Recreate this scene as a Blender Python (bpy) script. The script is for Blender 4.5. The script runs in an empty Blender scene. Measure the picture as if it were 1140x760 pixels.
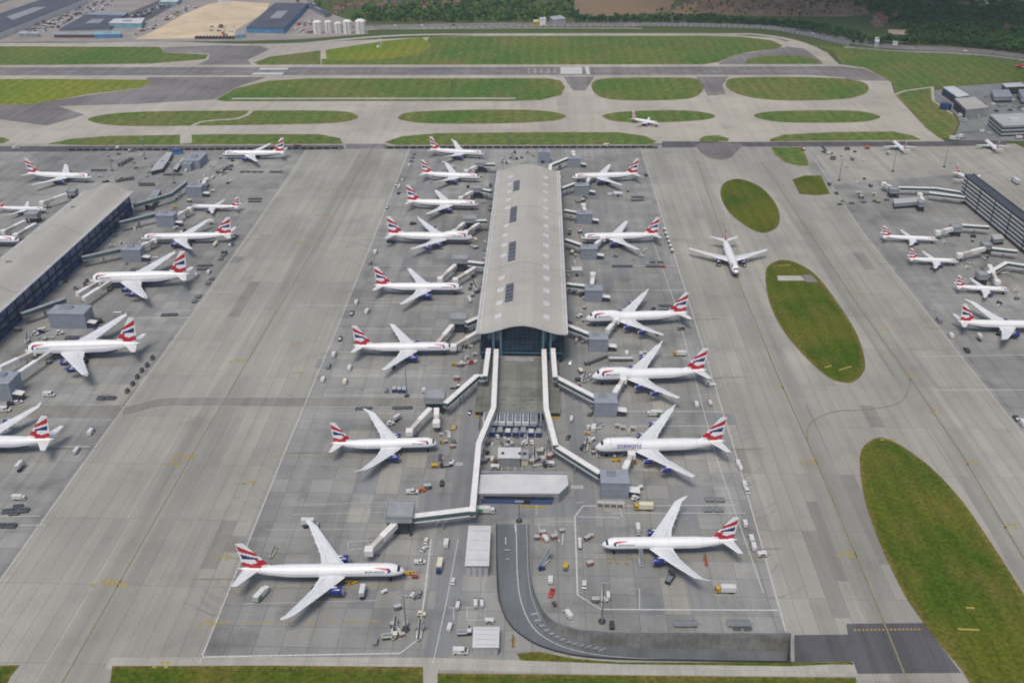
import bpy, bmesh, math, random
from mathutils import Vector, Matrix
from mathutils.geometry import tessellate_polygon
random.seed(7)
R = math.radians
SC = bpy.context.scene
COL = SC.collection

# ------------------------------------------------------------------ camera, sky, sun
CAM_H, PITCH, YAW, FPX = 300.0, R(28.34), R(1.6), 1070.0      # focal length in pixels of a 1140 px wide frame
cd = bpy.data.cameras.new("camera"); cam = bpy.data.objects.new("camera", cd); COL.objects.link(cam)
cam.location = (0, 0, CAM_H); cam.rotation_euler = (math.pi / 2 - PITCH, 0, YAW)
cd.sensor_width = 36; cd.lens = 36 * FPX / 1140; cd.clip_start = 1; cd.clip_end = 20000
SC.camera = cam
SUN_EL, SUN_AZ = R(66), R(200)          # compass bearing of the sun
w = bpy.data.worlds.new("World"); SC.world = w; w.use_nodes = True
nt = w.node_tree; nt.nodes.clear()
sky = nt.nodes.new("ShaderNodeTexSky"); sky.sky_type = 'NISHITA'; sky.sun_disc = False
sky.sun_elevation = SUN_EL; sky.sun_rotation = SUN_AZ; sky.dust_density = 3.0; sky.air_density = 1.0; sky.ozone_density = 1.0
bgn = nt.nodes.new("ShaderNodeBackground"); bgn.inputs[1].default_value = 0.125
out = nt.nodes.new("ShaderNodeOutputWorld")
nt.links.new(sky.outputs[0], bgn.inputs[0]); nt.links.new(bgn.outputs[0], out.inputs[0])
sl = bpy.data.lights.new("sun", 'SUN'); sl.energy = 1.8; sl.angle = R(22); sl.color = (1.0, 0.93, 0.82)
so = bpy.data.objects.new("sun", sl); COL.objects.link(so)
sv = Vector((math.sin(SUN_AZ) * math.cos(SUN_EL), math.cos(SUN_AZ) * math.cos(SUN_EL), math.sin(SUN_EL)))
so.rotation_euler = sv.to_track_quat('Z', 'Y').to_euler(); so.location = sv * 2000
SC.view_settings.view_transform = 'Standard'; SC.view_settings.look = 'None'
SC.view_settings.exposure = 0.10; SC.view_settings.gamma = 1.0
SC.render.engine = 'CYCLES'; SC.cycles.use_denoising = True
SC.cycles.max_bounces = 5; SC.cycles.diffuse_bounces = 3; SC.cycles.glossy_bounces = 3
SC.cycles.filter_width = 1.9

# ------------------------------------------------------------------ where a ray of the survey photograph meets height Z
_f = Vector((-math.sin(YAW) * math.cos(PITCH), math.cos(YAW) * math.cos(PITCH), -math.sin(PITCH)))
_r = Vector((math.cos(YAW), math.sin(YAW), 0)); _u = _r.cross(_f)
def at(px, py, Z=0.0):
    d = _f * FPX + _r * (px - 570) + _u * (380 - py)
    t = (Z - CAM_H) / d.z
    return Vector((d.x * t, d.y * t, Z))

# ------------------------------------------------------------------ helpers
class MB:
    def __init__(s): s.v = []; s.f = []; s.m = []; s.uv = None
    def add(s, vs, fs, mi=0):
        b = len(s.v); s.v += [tuple(v) for v in vs]
        for f in fs: s.f.append(tuple(b + i for i in f)); s.m.append(mi)
    def box(s, x0, x1, y0, y1, z0, z1, mi=0):
        s.add([(x0,y0,z0),(x1,y0,z0),(x1,y1,z0),(x0,y1,z0),(x0,y0,z1),(x1,y0,z1),(x1,y1,z1),(x0,y1,z1)],
              [(3,2,1,0),(4,5,6,7),(0,1,5,4),(1,2,6,5),(2,3,7,6),(3,0,4,7)], mi)
    def bbox(s, x0, x1, y0, y1, z0, z1, b=.1, mi=0):          # box with chamfered top edges
        s.add([(x0,y0,z0),(x1,y0,z0),(x1,y1,z0),(x0,y1,z0),(x0,y0,z1-b),(x1,y0,z1-b),(x1,y1,z1-b),(x0,y1,z1-b),
               (x0+b,y0+b,z1),(x1-b,y0+b,z1),(x1-b,y1-b,z1),(x0+b,y1-b,z1)],
              [(3,2,1,0),(0,1,5,4),(1,2,6,5),(2,3,7,6),(3,0,4,7),(4,5,9,8),(5,6,10,9),(6,7,11,10),(7,4,8,11),(8,9,10,11)], mi)
    def prof(s, pts, y0, y1, mi=0):                            # side profile (x, z) extruded across y
        n = len(pts)
        s.add([(x, y0, z) for x, z in pts] + [(x, y1, z) for x, z in pts],
              [tuple(range(n)), tuple(range(2*n-1, n-1, -1))] + [(i, i+n, (i+1) % n + n, (i+1) % n) for i in range(n)], mi)
    def lathe(s, prof, c, ax='x', n=14, mi=0, cap=True):       # profile (along, radius) turned about an axis
        b = []
        for a, r in prof:
            for k in range(n):
                t = 2*math.pi*k/n; p, q = r*math.cos(t), r*math.sin(t)
                b.append({'x': (c[0]+a, c[1]+p, c[2]+q), 'y': (c[0]+q, c[1]+a, c[2]+p), 'z': (c[0]+p, c[1]+q, c[2]+a)}[ax])
        fs = [(i*n+k, i*n+(k+1) % n, (i+1)*n+(k+1) % n, (i+1)*n+k) for i in range(len(prof)-1) for k in range(n)]
        if cap: fs += [tuple(range(n-1, -1, -1)), tuple(range((len(prof)-1)*n, len(prof)*n))]
        s.add(b, fs, mi)
    def rod(s, a, b, r, n=6, mi=0):
        a, b = Vector(a), Vector(b); d = (b-a).normalized()
        u = d.orthogonal().normalized(); v = d.cross(u)
        ring = [u*math.cos(2*math.pi*k/n)*r + v*math.sin(2*math.pi*k/n)*r for k in range(n)]
        s.add([a+p for p in ring] + [b+p for p in ring], [(k, (k+1) % n, (k+1) % n+n, k+n) for k in range(n)] + [tuple(range(n-1,-1,-1)), tuple(range(n, 2*n))], mi)
    def poly(s, pts, z0, z1, mi=0, mtop=None):                 # plan polygon extruded up
        n = len(pts)
        area = sum(pts[i][0]*pts[(i+1) % n][1]-pts[(i+1) % n][0]*pts[i][1] for i in range(n))
        if area < 0: pts = pts[::-1]
        vs = [(p[0], p[1], z0) for p in pts] + [(p[0], p[1], z1) for p in pts]
        s.add(vs, [(i, (i+1) % n, (i+1) % n+n, i+n) for i in range(n)], mi)
        tr = tessellate_polygon([[Vector((p[0], p[1], 0)) for p in pts]])
        s.add([(p[0], p[1], z1) for p in pts], [upf(pts, t) for t in tr], mi if mtop is None else mtop)
    def build(s, name, mats, parent=None, loc=None, rz=0, smooth=False):
        me = bpy.data.meshes.new(name); me.from_pydata(s.v, [], s.f)
        for m in (mats if isinstance(mats, (list, tuple)) else [mats]): me.materials.append(m)
        me.polygons.foreach_set("material_index", s.m)
        if smooth: me.polygons.foreach_set("use_smooth", [True]*len(s.f))
        me.update()
        o = bpy.data.objects.new(name, me); COL.objects.link(o)
        if parent: o.parent = parent
        if loc is not None: o.location = loc
        if rz: o.rotation_euler.z = rz
        return o
def upf(pts, t):
    a, b, c = (pts[i] for i in t)
    return tuple(t) if (b[0]-a[0])*(c[1]-a[1])-(b[1]-a[1])*(c[0]-a[0]) > 0 else (t[2], t[1], t[0])
def tag(o, label, cat, group=None):
    o['label'] = label; o['category'] = cat
    if group: o['group'] = group
    return o
def empty(name, loc=(0,0,0), rz=0, label=None, cat=None, group=None):
    o = bpy.data.objects.new(name, None); COL.objects.link(o); o.location = loc; o.rotation_euler.z = rz; o.empty_display_size = 1
    if label: tag(o, label, cat, group)
    return o
def kids(o): return [c for c in KID.get(o.name, [])]
KID = {}
def index_children():
    KID.clear()
    for o in bpy.data.objects:
        if o.parent: KID.setdefault(o.parent.name, []).append(o)
def copy_tree(o, parent=None):
    c = o.copy(); COL.objects.link(c)
    if parent: c.parent = parent
    ch = list(o.children) if o.name not in CH else CH[o.name]
    CH[o.name] = ch
    for k in ch: copy_tree(k, c)
    return c
CH = {}

# ------------------------------------------------------------------ materials
def mat(name, col, rough=.6, spec=.3, metal=0.0, var=.12, scale=.15, col2=None, coat=0):
    m = bpy.data.materials.new(name); m.use_nodes = True
    n = m.node_tree; b = n.nodes["Principled BSDF"]
    b.inputs["Roughness"].default_value = rough; b.inputs["Metallic"].default_value = metal
    b.inputs["Specular IOR Level"].default_value = spec
    if coat: b.inputs["Coat Weight"].default_value = coat
    tc = n.nodes.new("ShaderNodeTexCoord"); no = n.nodes.new("ShaderNodeTexNoise")
    no.inputs["Scale"].default_value = scale; no.inputs["Detail"].default_value = 5; no.inputs["Roughness"].default_value = .65
    mx = n.nodes.new("ShaderNodeMix"); mx.data_type = 'RGBA'
    c2 = col2 or tuple(max(0, c*(1-var*2)) for c in col)
    c1 = col if col2 else tuple(min(1, c*(1+var)) for c in col)
    mx.inputs[6].default_value = (*c1, 1); mx.inputs[7].default_value = (*c2, 1)
    rg = n.nodes.new("ShaderNodeMapRange"); rg.inputs[1].default_value = .32; rg.inputs[2].default_value = .68
    n.links.new(tc.outputs["Object"], no.inputs["Vector"]); n.links.new(no.outputs["Fac"], rg.inputs[0])
    n.links.new(rg.outputs[0], mx.inputs[0]); n.links.new(mx.outputs[2], b.inputs["Base Color"])
    return m
def N(n, t, **kw):
    o = n.nodes.new(t)
    for k, v in kw.items(): setattr(o, k, v)
    return o
def mathn(n, op, a, b=None):
    o = n.nodes.new("ShaderNodeMath"); o.operation = op
    for i, x in enumerate((a, b)):
        if x is None: continue
        if isinstance(x, (int, float)): o.inputs[i].default_value = x
        else: n.links.new(x, o.inputs[i])
    return o.outputs[0]
def slab_mat(name, c1, c2, bw, rh, mortar, streak=.25, stain=.35, patch=.12, rough=.85, joint=.8):
    """paved ground: slabs of slightly different tone, joints, tyre streaks along north-south, oil stains"""
    m = bpy.data.materials.new(name); m.use_nodes = True; n = m.node_tree; L = n.links.new
    b = n.nodes["Principled BSDF"]; b.inputs["Roughness"].default_value = rough; b.inputs["Specular IOR Level"].default_value = .25
    tc = N(n, "ShaderNodeTexCoord")
    br = N(n, "ShaderNodeTexBrick"); br.offset = 0; br.squash = 1
    br.inputs["Scale"].default_value = 1; br.inputs["Brick Width"].default_value = bw; br.inputs["Row Height"].default_value = rh
    br.inputs["Mortar Size"].default_value = mortar; br.inputs["Bias"].default_value = 0
    br.inputs["Color1"].default_value = (*c1, 1); br.inputs["Color2"].default_value = (*c2, 1)
    br.inputs["Mortar"].default_value = (*[x*joint for x in c2], 1)
    L(tc.outputs["Object"], br.inputs["Vector"])
    def noise(scale, vec=(1,1,1), det=4, lo=.35, hi=.65):
        mp = N(n, "ShaderNodeMapping"); mp.inputs["Scale"].default_value = vec
        no = N(n, "ShaderNodeTexNoise"); no.inputs["Scale"].default_value = scale; no.inputs["Detail"].default_value = det
        no.inputs["Roughness"].default_value = .6
        r = N(n, "ShaderNodeMapRange"); r.inputs[1].default_value = lo; r.inputs[2].default_value = hi
        L(tc.outputs["Object"], mp.inputs[0]); L(mp.outputs[0], no.inputs["Vector"]); L(no.outputs["Fac"], r.inputs[0])
        return r.outputs[0]
    big = noise(.009, det=3); st = noise(.16, (1, .03, 1), 3); sp = noise(.05, det=8, lo=.52, hi=.75); fine = noise(.9, det=6)
    f = mathn(n, 'SUBTRACT', 1 + patch, mathn(n, 'MULTIPLY', big, patch * 2))
    f = mathn(n, 'MULTIPLY', f, mathn(n, 'SUBTRACT', 1 + streak*.3, mathn(n, 'MULTIPLY', st, streak)))
    f = mathn(n, 'MULTIPLY', f, mathn(n, 'SUBTRACT', 1, mathn(n, 'MULTIPLY', sp, stain)))
    f = mathn(n, 'MULTIPLY', f, mathn(n, 'ADD', .93, mathn(n, 'MULTIPLY', fine, .14)))
    vm = N(n, "ShaderNodeVectorMath"); vm.operation = 'SCALE'
    L(br.outputs["Color"], vm.inputs[0]); L(f, vm.inputs["Scale"]); L(vm.outputs[0], b.inputs["Base Color"])
    return m
def grass_mat(name, g1, g2, brown, far=False):
    m = bpy.data.materials.new(name); m.use_nodes = True; n = m.node_tree; L = n.links.new
    b = n.nodes["Principled BSDF"]; b.inputs["Roughness"].default_value = .95; b.inputs["Specular IOR Level"].default_value = .05
    tc = N(n, "ShaderNodeTexCoord")
    def noise(scale, det, lo, hi, vec=(1,1,1)):
        mp = N(n, "ShaderNodeMapping"); mp.inputs["Scale"].default_value = vec
        no = N(n, "ShaderNodeTexNoise"); no.inputs["Scale"].default_value = scale; no.inputs["Detail"].default_value = det; no.inputs["Roughness"].default_value = .62
        r = N(n, "ShaderNodeMapRange"); r.inputs[1].default_value = lo; r.inputs[2].default_value = hi
        L(tc.outputs["Object"], mp.inputs[0]); L(mp.outputs[0], no.inputs["Vector"]); L(no.outputs["Fac"], r.inputs[0]); return r.outputs[0]
    a = noise(.016 if not far else .007, 5, .40, .60); d = noise(.045 if not far else .012, 9, .46, .66, (1, .5, 1)); e = noise(.5 if not far else .15, 9, .34, .66)
    at_ = N(n, "ShaderNodeAttribute"); at_.attribute_name = "rim"
    mx = N(n, "ShaderNodeMix"); mx.data_type = 'RGBA'; mx.inputs[6].default_value = (*g1, 1); mx.inputs[7].default_value = (*g2, 1); L(a, mx.inputs[0])
    rim = mathn(n, 'ADD', mathn(n, 'MULTIPLY', at_.outputs["Fac"], mathn(n, 'ADD', .45, mathn(n, 'MULTIPLY', e, .6))), mathn(n, 'MULTIPLY', d, .55))
    cl = N(n, "ShaderNodeClamp"); L(rim, cl.inputs[0])
    m2 = N(n, "ShaderNodeMix"); m2.data_type = 'RGBA'; L(cl.outputs[0], m2.inputs[0]); L(mx.outputs[2], m2.inputs[6]); m2.inputs[7].default_value = (*brown, 1)
    vm = N(n, "ShaderNodeVectorMath"); vm.operation = 'SCALE'; L(m2.outputs[2], vm.inputs[0])
    wv = N(n, "ShaderNodeTexWave"); wv.inputs['Scale'].default_value = .020 if far else .030; wv.inputs['Distortion'].default_value = 1.2; wv.inputs['Detail'].default_value = 2; L(tc.outputs['Object'], wv.inputs['Vector'])
    L(mathn(n, 'MULTIPLY', mathn(n, 'ADD', .62, mathn(n, 'MULTIPLY', e, .66)), mathn(n, 'ADD', .93, mathn(n, 'MULTIPLY', wv.outputs['Fac'], .14))), vm.inputs["Scale"]); L(vm.outputs[0], b.inputs["Base Color"])
    return m
def glass_mat(name, col, frame, bw, bh, plane='XZ', mortar=.12, rough=.12):
    """glazed wall: panes of slightly different tone between mullions"""
    m = bpy.data.materials.new(name); m.use_nodes = True; n = m.node_tree; L = n.links.new
    b = n.nodes["Principled BSDF"]; b.inputs["Roughness"].default_value = rough; b.inputs["Specular IOR Level"].default_value = .6
    tc = N(n, "ShaderNodeTexCoord"); sp = N(n, "ShaderNodeSeparateXYZ"); cb = N(n, "ShaderNodeCombineXYZ")
    L(tc.outputs["Object"], sp.inputs[0]); L(sp.outputs[{'X':0,'Y':1}[plane[0]]], cb.inputs[0]); L(sp.outputs[2], cb.inputs[1])
    br = N(n, "ShaderNodeTexBrick"); br.offset = 0
    br.inputs["Scale"].default_value = 1; br.inputs["Brick Width"].default_value = bw; br.inputs["Row Height"].default_value = bh
    br.inputs["Mortar Size"].default_value = mortar; br.inputs["Color1"].default_value = (*col, 1)
    br.inputs["Color2"].default_value = (*[c*.45 for c in col], 1); br.inputs["Mortar"].default_value = (*frame, 1)
    L(cb.outputs[0], br.inputs["Vector"]); L(br.outputs["Color"], b.inputs["Base Color"])
    return m
M = {}
M['taxi'] = slab_mat('taxiway_concrete', (.338,.325,.285), (.290,.281,.248), 7.6, 46, .18, .13, .16, .12)
M['stand'] = slab_mat('stand_concrete', (.285,.284,.264), (.228,.230,.217), 11.5, 11.5, .20, .16, .40, .20)
M['asphalt'] = slab_mat('worn_asphalt', (.205,.192,.185), (.178,.168,.165), 60, 23, .05, .25, .25, .18)
M['dark_asphalt'] = slab_mat('dark_asphalt', (.115,.112,.118), (.098,.096,.103), 15, 60, .05, .3, .3, .2)
M['road'] = slab_mat('service_road_asphalt', (.220,.227,.227), (.200,.207,.208), 200, 200, .02, .2, .3, .15)
M['blue_road'] = slab_mat('smooth_road_asphalt', (.135,.147,.160), (.122,.134,.147), 200, 200, .02, .2, .25, .15)
M['crossing'] = slab_mat('crossing_road_concrete', (.245,.236,.208), (.225,.217,.192), 7.6, 46, .1, .2, .25, .1)
M['pale_concrete'] = slab_mat('pale_concrete', (.40,.38,.33), (.36,.345,.30), 6, 40, .08, .15, .15, .1)
M['far_concrete'] = slab_mat('far_taxiway_concrete', (.42,.385,.33), (.375,.345,.30), 23, 80, .08, .12, .18, .10)
M['sand'] = mat('sandy_ground', (.64,.52,.35), .95, .1, 0, .1, .02, (.44,.36,.26))  # sand colour, made paler to carry the sunlight on the far-left lot
M['yard'] = mat('yard_ground', (.34,.30,.27), .95, .1, 0, .1, .03, (.22,.21,.21))
M['grass'] = grass_mat('island_grass', (.052,.094,.010), (.100,.116,.015), (.165,.128,.036))
M['far_grass'] = grass_mat('runway_grass', (.078,.148,.034), (.125,.166,.042), (.190,.160,.060), True)
M['sun_tinted_grass'] = grass_mat('sun_tinted_runway_grass', (.118,.195,.026), (.180,.215,.030), (.23,.20,.05), True)  # yellower green paints the sunlit patches into the grass colour
M['land'] = mat('rough_grassland', (.062,.105,.034), .95, .05, 0, .2, .01, (.095,.105,.045))
M['field'] = mat('ploughed_field', (.235,.165,.105), .95, .05, 0, .2, .012, (.19,.145,.095))
M['white_paint'] = mat('white_road_paint', (.54,.54,.52), .7, .2, 0, .15, .8)
M['worn_paint'] = mat('worn_white_paint', (.40,.40,.385), .8, .2, 0, .15, .5)
M['yellow_paint'] = mat('yellow_road_paint', (.40,.30,.06), .7, .2, 0, .1, .5, (.30,.24,.08))
M['old_yellow'] = mat('worn_yellow_paint', (.26,.225,.13), .8, .2, 0, .1, .4, (.17,.155,.11))
M['tyre_track'] = slab_mat('tyre_darkened_concrete', (.26,.262,.258), (.24,.244,.24), 7.6, 46, .08, .25, .12, .1)
M['blue_track'] = slab_mat('wheel_polished_concrete', (.300,.290,.252), (.268,.262,.232), 7.6, 46, .10, .2, .14, .1)
M['roof'] = slab_mat('metal_roof', (.43,.405,.355), (.415,.39,.342), 9, 4.4, .10, .10, .16, .07, rough=.38, joint=.97)
M['column_teal'] = mat('column_teal', (.10,.21,.25), .5, .4)
M['roof_edge'] = mat('roof_edge_grey', (.56,.56,.55), .5, .4)
M['fascia'] = mat('roof_fascia', (.27,.28,.29), .5, .4)
M['dark_roof'] = mat('dark_sheet_roof', (.085,.095,.120), .7, .3, 0, .15, .05)
M['grey_roof'] = mat('grey_sheet_roof', (.40,.405,.41), .6, .3, 0, .06, .1)
M['white_roof'] = mat('white_sheet_roof', (.56,.56,.56), .5, .3, 0, .06, .12)
M['moss_roof'] = slab_mat('weathered_roof_deck', (.200,.205,.178), (.155,.162,.140), 22, 9, .3, .3, .5, .25)
M['wall_grey'] = mat('grey_wall_panel', (.30,.31,.32), .6, .3)
M['wall_dark'] = mat('dark_wall_panel', (.06,.07,.085), .5, .4)
M['wall_blue'] = mat('blue_wall_panel', (.10,.24,.42), .6, .3)
M['wall_teal'] = mat('teal_wall_panel', (.22,.40,.45), .6, .3)
M['wall_brown'] = mat('brown_wall_panel', (.12,.075,.085), .7, .3)
M['concrete_wall'] = slab_mat('ribbed_concrete_wall', (.33,.33,.305), (.28,.28,.26), 3.0, 30, .14, .35, .40, .15)
M['glass_front'] = glass_mat('front_glazing', (.016,.042,.075), (.045,.10,.13), 3.0, 3.0, 'XZ', .10)
M['glass_side'] = glass_mat('side_glazing', (.066,.115,.250), (.13,.19,.28), 6.0, 3.2, 'YZ', .12)
M['glass'] = mat('dark_glass', (.025,.040,.055), .12, .6, 0, .3, .3)
M['teal_glass'] = mat('corridor_glazing', (.080,.135,.145), .2, .5, 0, .2, .2)
M['tower'] = mat('bridge_tower_panel', (.25,.285,.335), .55, .3, 0, .06, .3)
M['tower_roof'] = mat('bridge_tower_roof', (.275,.300,.335), .6, .3, 0, .08, .3)
M['tower_grey'] = mat('bridge_platform_grey', (.300,.315,.330), .6, .3, 0, .08, .3)
M['bridge_white'] = mat('bridge_white_panel', (.74,.72,.69), .5, .3, 0, .06, .3)
M['bridge_cream'] = mat('bridge_cream_panel', (.55,.51,.45), .5, .3, 0, .08, .3)
M['steel'] = mat('galvanised_steel', (.30,.32,.34), .45, .4, .5, .1, .5)
M['dark_steel'] = mat('dark_steel', (.05,.055,.065), .5, .4, .2, .1, .5)
M['rubber'] = mat('rubber', (.02,.02,.022), .85, .2)
M['white_body'] = mat('white_vehicle_paint', (.60,.60,.59), .35, .5, 0, .05, .6)
M['cream_body'] = mat('cream_vehicle_paint', (.66,.61,.46), .4, .5, 0, .05, .6)
M['grey_body'] = mat('grey_vehicle_paint', (.22,.23,.24), .4, .5, 0, .1, .6)
M['dark_body'] = mat('dark_vehicle_paint', (.045,.048,.055), .4, .5, 0, .1, .6)
M['blue_body'] = mat('blue_vehicle_paint', (.03,.05,.16), .35, .5, 0, .1, .6)
M['red_body'] = mat('red_vehicle_paint', (.40,.045,.03), .4, .5, 0, .1, .6)
M['yellow_body'] = mat('yellow_vehicle_paint', (.52,.33,.03), .4, .5, 0, .1, .6)
M['green_body'] = mat('green_vehicle_paint', (.10,.28,.08), .4, .5, 0, .1, .6)
M['orange_body'] = mat('orange_vehicle_paint', (.55,.14,.03), .4, .5, 0, .1, .6)
M['canvas'] = mat('grey_canvas', (.18,.17,.165), .9, .1, 0, .15, .6)
M['belt'] = mat('belt_rubber', (.06,.06,.06), .8, .2)
M['wing'] = mat('wing_grey_white', (.66,.67,.68), .4, .4, 0, .06, .25)
M['nacelle'] = mat('blue_engine_paint', (.014,.021,.155), .28, .5, 0, .1, .5, coat=.3)
M['polished'] = mat('polished_metal', (.70,.70,.72), .25, .5, .9, .04, .5)
M['belly'] = mat('blue_belly_paint', (.018,.028,.12), .35, .5, 0, .1, .4)
M['flag_red'] = mat('red_livery_paint', (.48,.020,.035), .35, .5, 0, .05, .4)
M['flag_blue'] = mat('blue_livery_paint', (.018,.030,.16), .35, .5, 0, .05, .4)
M['flag_white'] = mat('white_livery_paint', (.80,.80,.80), .35, .5, 0, .03, .4)
M['letter_blue'] = mat('blue_lettering', (.03,.04,.14), .4, .4)
M['letter_purple'] = mat('purple_lettering', (.20,.15,.42), .4, .4)
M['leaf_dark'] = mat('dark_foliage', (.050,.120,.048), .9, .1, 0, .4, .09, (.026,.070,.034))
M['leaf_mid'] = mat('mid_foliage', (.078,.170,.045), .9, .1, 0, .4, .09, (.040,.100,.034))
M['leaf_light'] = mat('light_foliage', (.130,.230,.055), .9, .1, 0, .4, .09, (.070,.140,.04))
M['bark'] = mat('bark', (.09,.07,.05), .9, .1)
M['tile_red'] = mat('red_roof_tile', (.20,.105,.085), .8, .2, 0, .2, .1)
M['tile_brown'] = mat('brown_roof_tile', (.17,.11,.085), .8, .2, 0, .2, .1)
M['render'] = mat('house_wall', (.33,.27,.23), .8, .2, 0, .15, .2)
M['silo'] = mat('silo_white', (.72,.70,.66), .5, .3, 0, .06, .2)
M['earth'] = mat('bare_earth', (.30,.19,.12), .95, .05, 0, .2, .02, (.16,.13,.08))
def body_mat(name, rows):
    """white airliner skin with rows of cabin windows laid out in the skin's own UV (metres along, height)"""
    m = bpy.data.materials.new(name); m.use_nodes = True; n = m.node_tree; L = n.links.new
    b = n.nodes["Principled BSDF"]; b.inputs["Roughness"].default_value = .33; b.inputs["Specular IOR Level"].default_value = .5
    uv = N(n, "ShaderNodeUVMap"); uv.uv_map = "skin"; sp = N(n, "ShaderNodeSeparateXYZ"); L(uv.outputs[0], sp.inputs[0])
    fr = mathn(n, 'FRACT', mathn(n, 'MULTIPLY', sp.outputs[0], 1/1.1)); wx = mathn(n, 'LESS_THAN', fr, .42)
    tot = None
    for lo, hi in rows:
        k = mathn(n, 'MULTIPLY', mathn(n, 'GREATER_THAN', sp.outputs[1], lo), mathn(n, 'LESS_THAN', sp.outputs[1], hi))
        tot = k if tot is None else mathn(n, 'ADD', tot, k)
    msk = mathn(n, 'MULTIPLY', wx, tot)
    no = N(n, "ShaderNodeTexNoise"); no.inputs["Scale"].default_value = .35; no.inputs["Detail"].default_value = 4
    tc = N(n, "ShaderNodeTexCoord"); L(tc.outputs["Object"], no.inputs["Vector"])
    mx0 = N(n, "ShaderNodeMix"); mx0.data_type = 'RGBA'; L(no.outputs["Fac"], mx0.inputs[0]); mx0.inputs[6].default_value = (.80,.80,.79,1); mx0.inputs[7].default_value = (.75,.755,.76,1)
    mx = N(n, "ShaderNodeMix"); mx.data_type = 'RGBA'; L(msk, mx.inputs[0]); L(mx0.outputs[2], mx.inputs[6]); mx.inputs[7].default_value = (.10,.11,.13,1)
    ln = mathn(n, 'LESS_THAN', mathn(n, 'FRACT', mathn(n, 'MULTIPLY', sp.outputs[0], 1/7.7)), .022); oi = N(n, 'ShaderNodeObjectInfo')
    k = mathn(n, 'MULTIPLY', mathn(n, 'SUBTRACT', 1, mathn(n, 'MULTIPLY', ln, .22)), mathn(n, 'ADD', .93, mathn(n, 'MULTIPLY', oi.outputs['Random'], .08)))
    vm = N(n, 'ShaderNodeVectorMath'); vm.operation = 'SCALE'; L(mx.outputs[2], vm.inputs[0]); L(k, vm.inputs['Scale']); L(vm.outputs[0], b.inputs["Base Color"])
    return m
M['skin'] = body_mat('white_airliner_skin', [(.10,.20)])
M['skin2'] = body_mat('white_double_deck_skin', [(.02,.10), (.52,.60)])
# ------------------------------------------------------------------ the setting: land, pavement, grass, roads, markings
def smooth_closed(pts, k=5):
    n = len(pts); o = []
    for i in range(n):
        p0, p1, p2, p3 = (Vector(pts[(i+j-1) % n]) for j in range(4))
        for s in range(k):
            t = s/k
            o.append(tuple(.5*((2*p1) + (p2-p0)*t + (2*p0-5*p1+4*p2-p3)*t*t + (3*p1-p0-3*p2+p3)*t*t*t)))
    return o
def smooth_open(pts, k=6):
    o = []; n = len(pts)
    for i in range(n-1):
        p0 = Vector(pts[max(i-1, 0)]); p1 = Vector(pts[i]); p2 = Vector(pts[i+1]); p3 = Vector(pts[min(i+2, n-1)])
        for s in range(k):
            t = s/k
            o.append(tuple(.5*((2*p1) + (p2-p0)*t + (2*p0-5*p1+4*p2-p3)*t*t + (3*p1-p0-3*p2+p3)*t*t*t)))
    return o + [tuple(pts[-1])]
def structure(o): o['kind'] = 'structure'; return o
def W2(pts): return [at(*p).xy.to_tuple() for p in pts]
def orient(p):
    a = sum(p[i][0]*p[(i+1) % len(p)][1]-p[(i+1) % len(p)][0]*p[i][1] for i in range(len(p)))
    return p if a > 0 else p[::-1]
def flat(name, pts, z, m, holes=()):
    """one flat sheet from a plan outline in metres"""
    pts = orient(list(pts)); allp = list(pts); lists = [[Vector((*p, 0)) for p in pts]]
    for h in holes: allp += list(h); lists.append([Vector((*p, 0)) for p in h])
    tr = tessellate_polygon(lists)
    b = MB(); b.add([(*p, z) for p in allp], [upf(allp, t) for t in tr])
    return structure(b.build(name, m))
def sheet(name, px, z, m, smooth=0):
    return flat(name, W2(smooth_closed(px, smooth) if smooth else px), z, m)
def lawn(name, px, z, m, rim=5.0, smooth=5):
    p = orient(W2(smooth_closed(px, smooth) if smooth else px)); n = len(p); q = []
    for i in range(n):
        a, b, c = Vector(p[i-1]), Vector(p[i]), Vector(p[(i+1) % n])
        d = (c-a); d = d.normalized() if d.length > 1e-6 else Vector((1, 0))
        q.append((b + Vector((-d.y, d.x))*rim*(.7+.6*random.random())).to_tuple())
    b = MB(); b.add([(*v, z) for v in p] + [(*v, z) for v in q], [(i, (i+1) % n, (i+1) % n+n, i+n) for i in range(n)])
    tr = tessellate_polygon([[Vector((*v, 0)) for v in q]])
    b.add([(*v, z+.005) for v in q], [upf(q, t) for t in tr])
    o = b.build(name, m); a = o.data.attributes.new("rim", 'FLOAT', 'POINT')
    for i in range(n): a.data[i].value = 1.0
    return structure(o)
def ribbon(b, pts, width, z, dash=None, smooth=0):
    """painted line along image-measured ground points; width in metres"""
    w = [Vector(p) for p in W2(smooth_open(pts, smooth) if smooth else pts)]
    if dash:
        on, off = dash; segs = []; acc = 0; d = []
        for a, c in zip(w, w[1:]):
            L = (c-a).length; t = -acc
            while t < L:
                s, e = max(t, 0), min(t+on, L)
                if e > s: segs.append([a+(c-a)*(s/L), a+(c-a)*(e/L)])
                t += on+off
            acc = (L+acc) % (on+off)
    else: segs = [w]
    for s in segs:
        L = []; Rr = []
        for i in range(len(s)):
            d = (s[min(i+1, len(s)-1)]-s[max(i-1, 0)])
            if d.length < 1e-6: d = Vector((1, 0))
            d.normalize(); nn = Vector((-d.y, d.x))*width/2
            L.append((*(s[i]+nn), z)); Rr.append((*(s[i]-nn), z))
        k = len(s)
        b.add(L+Rr, [(i, i+k, i+k+1, i+1) for i in range(k-1)])
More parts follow.
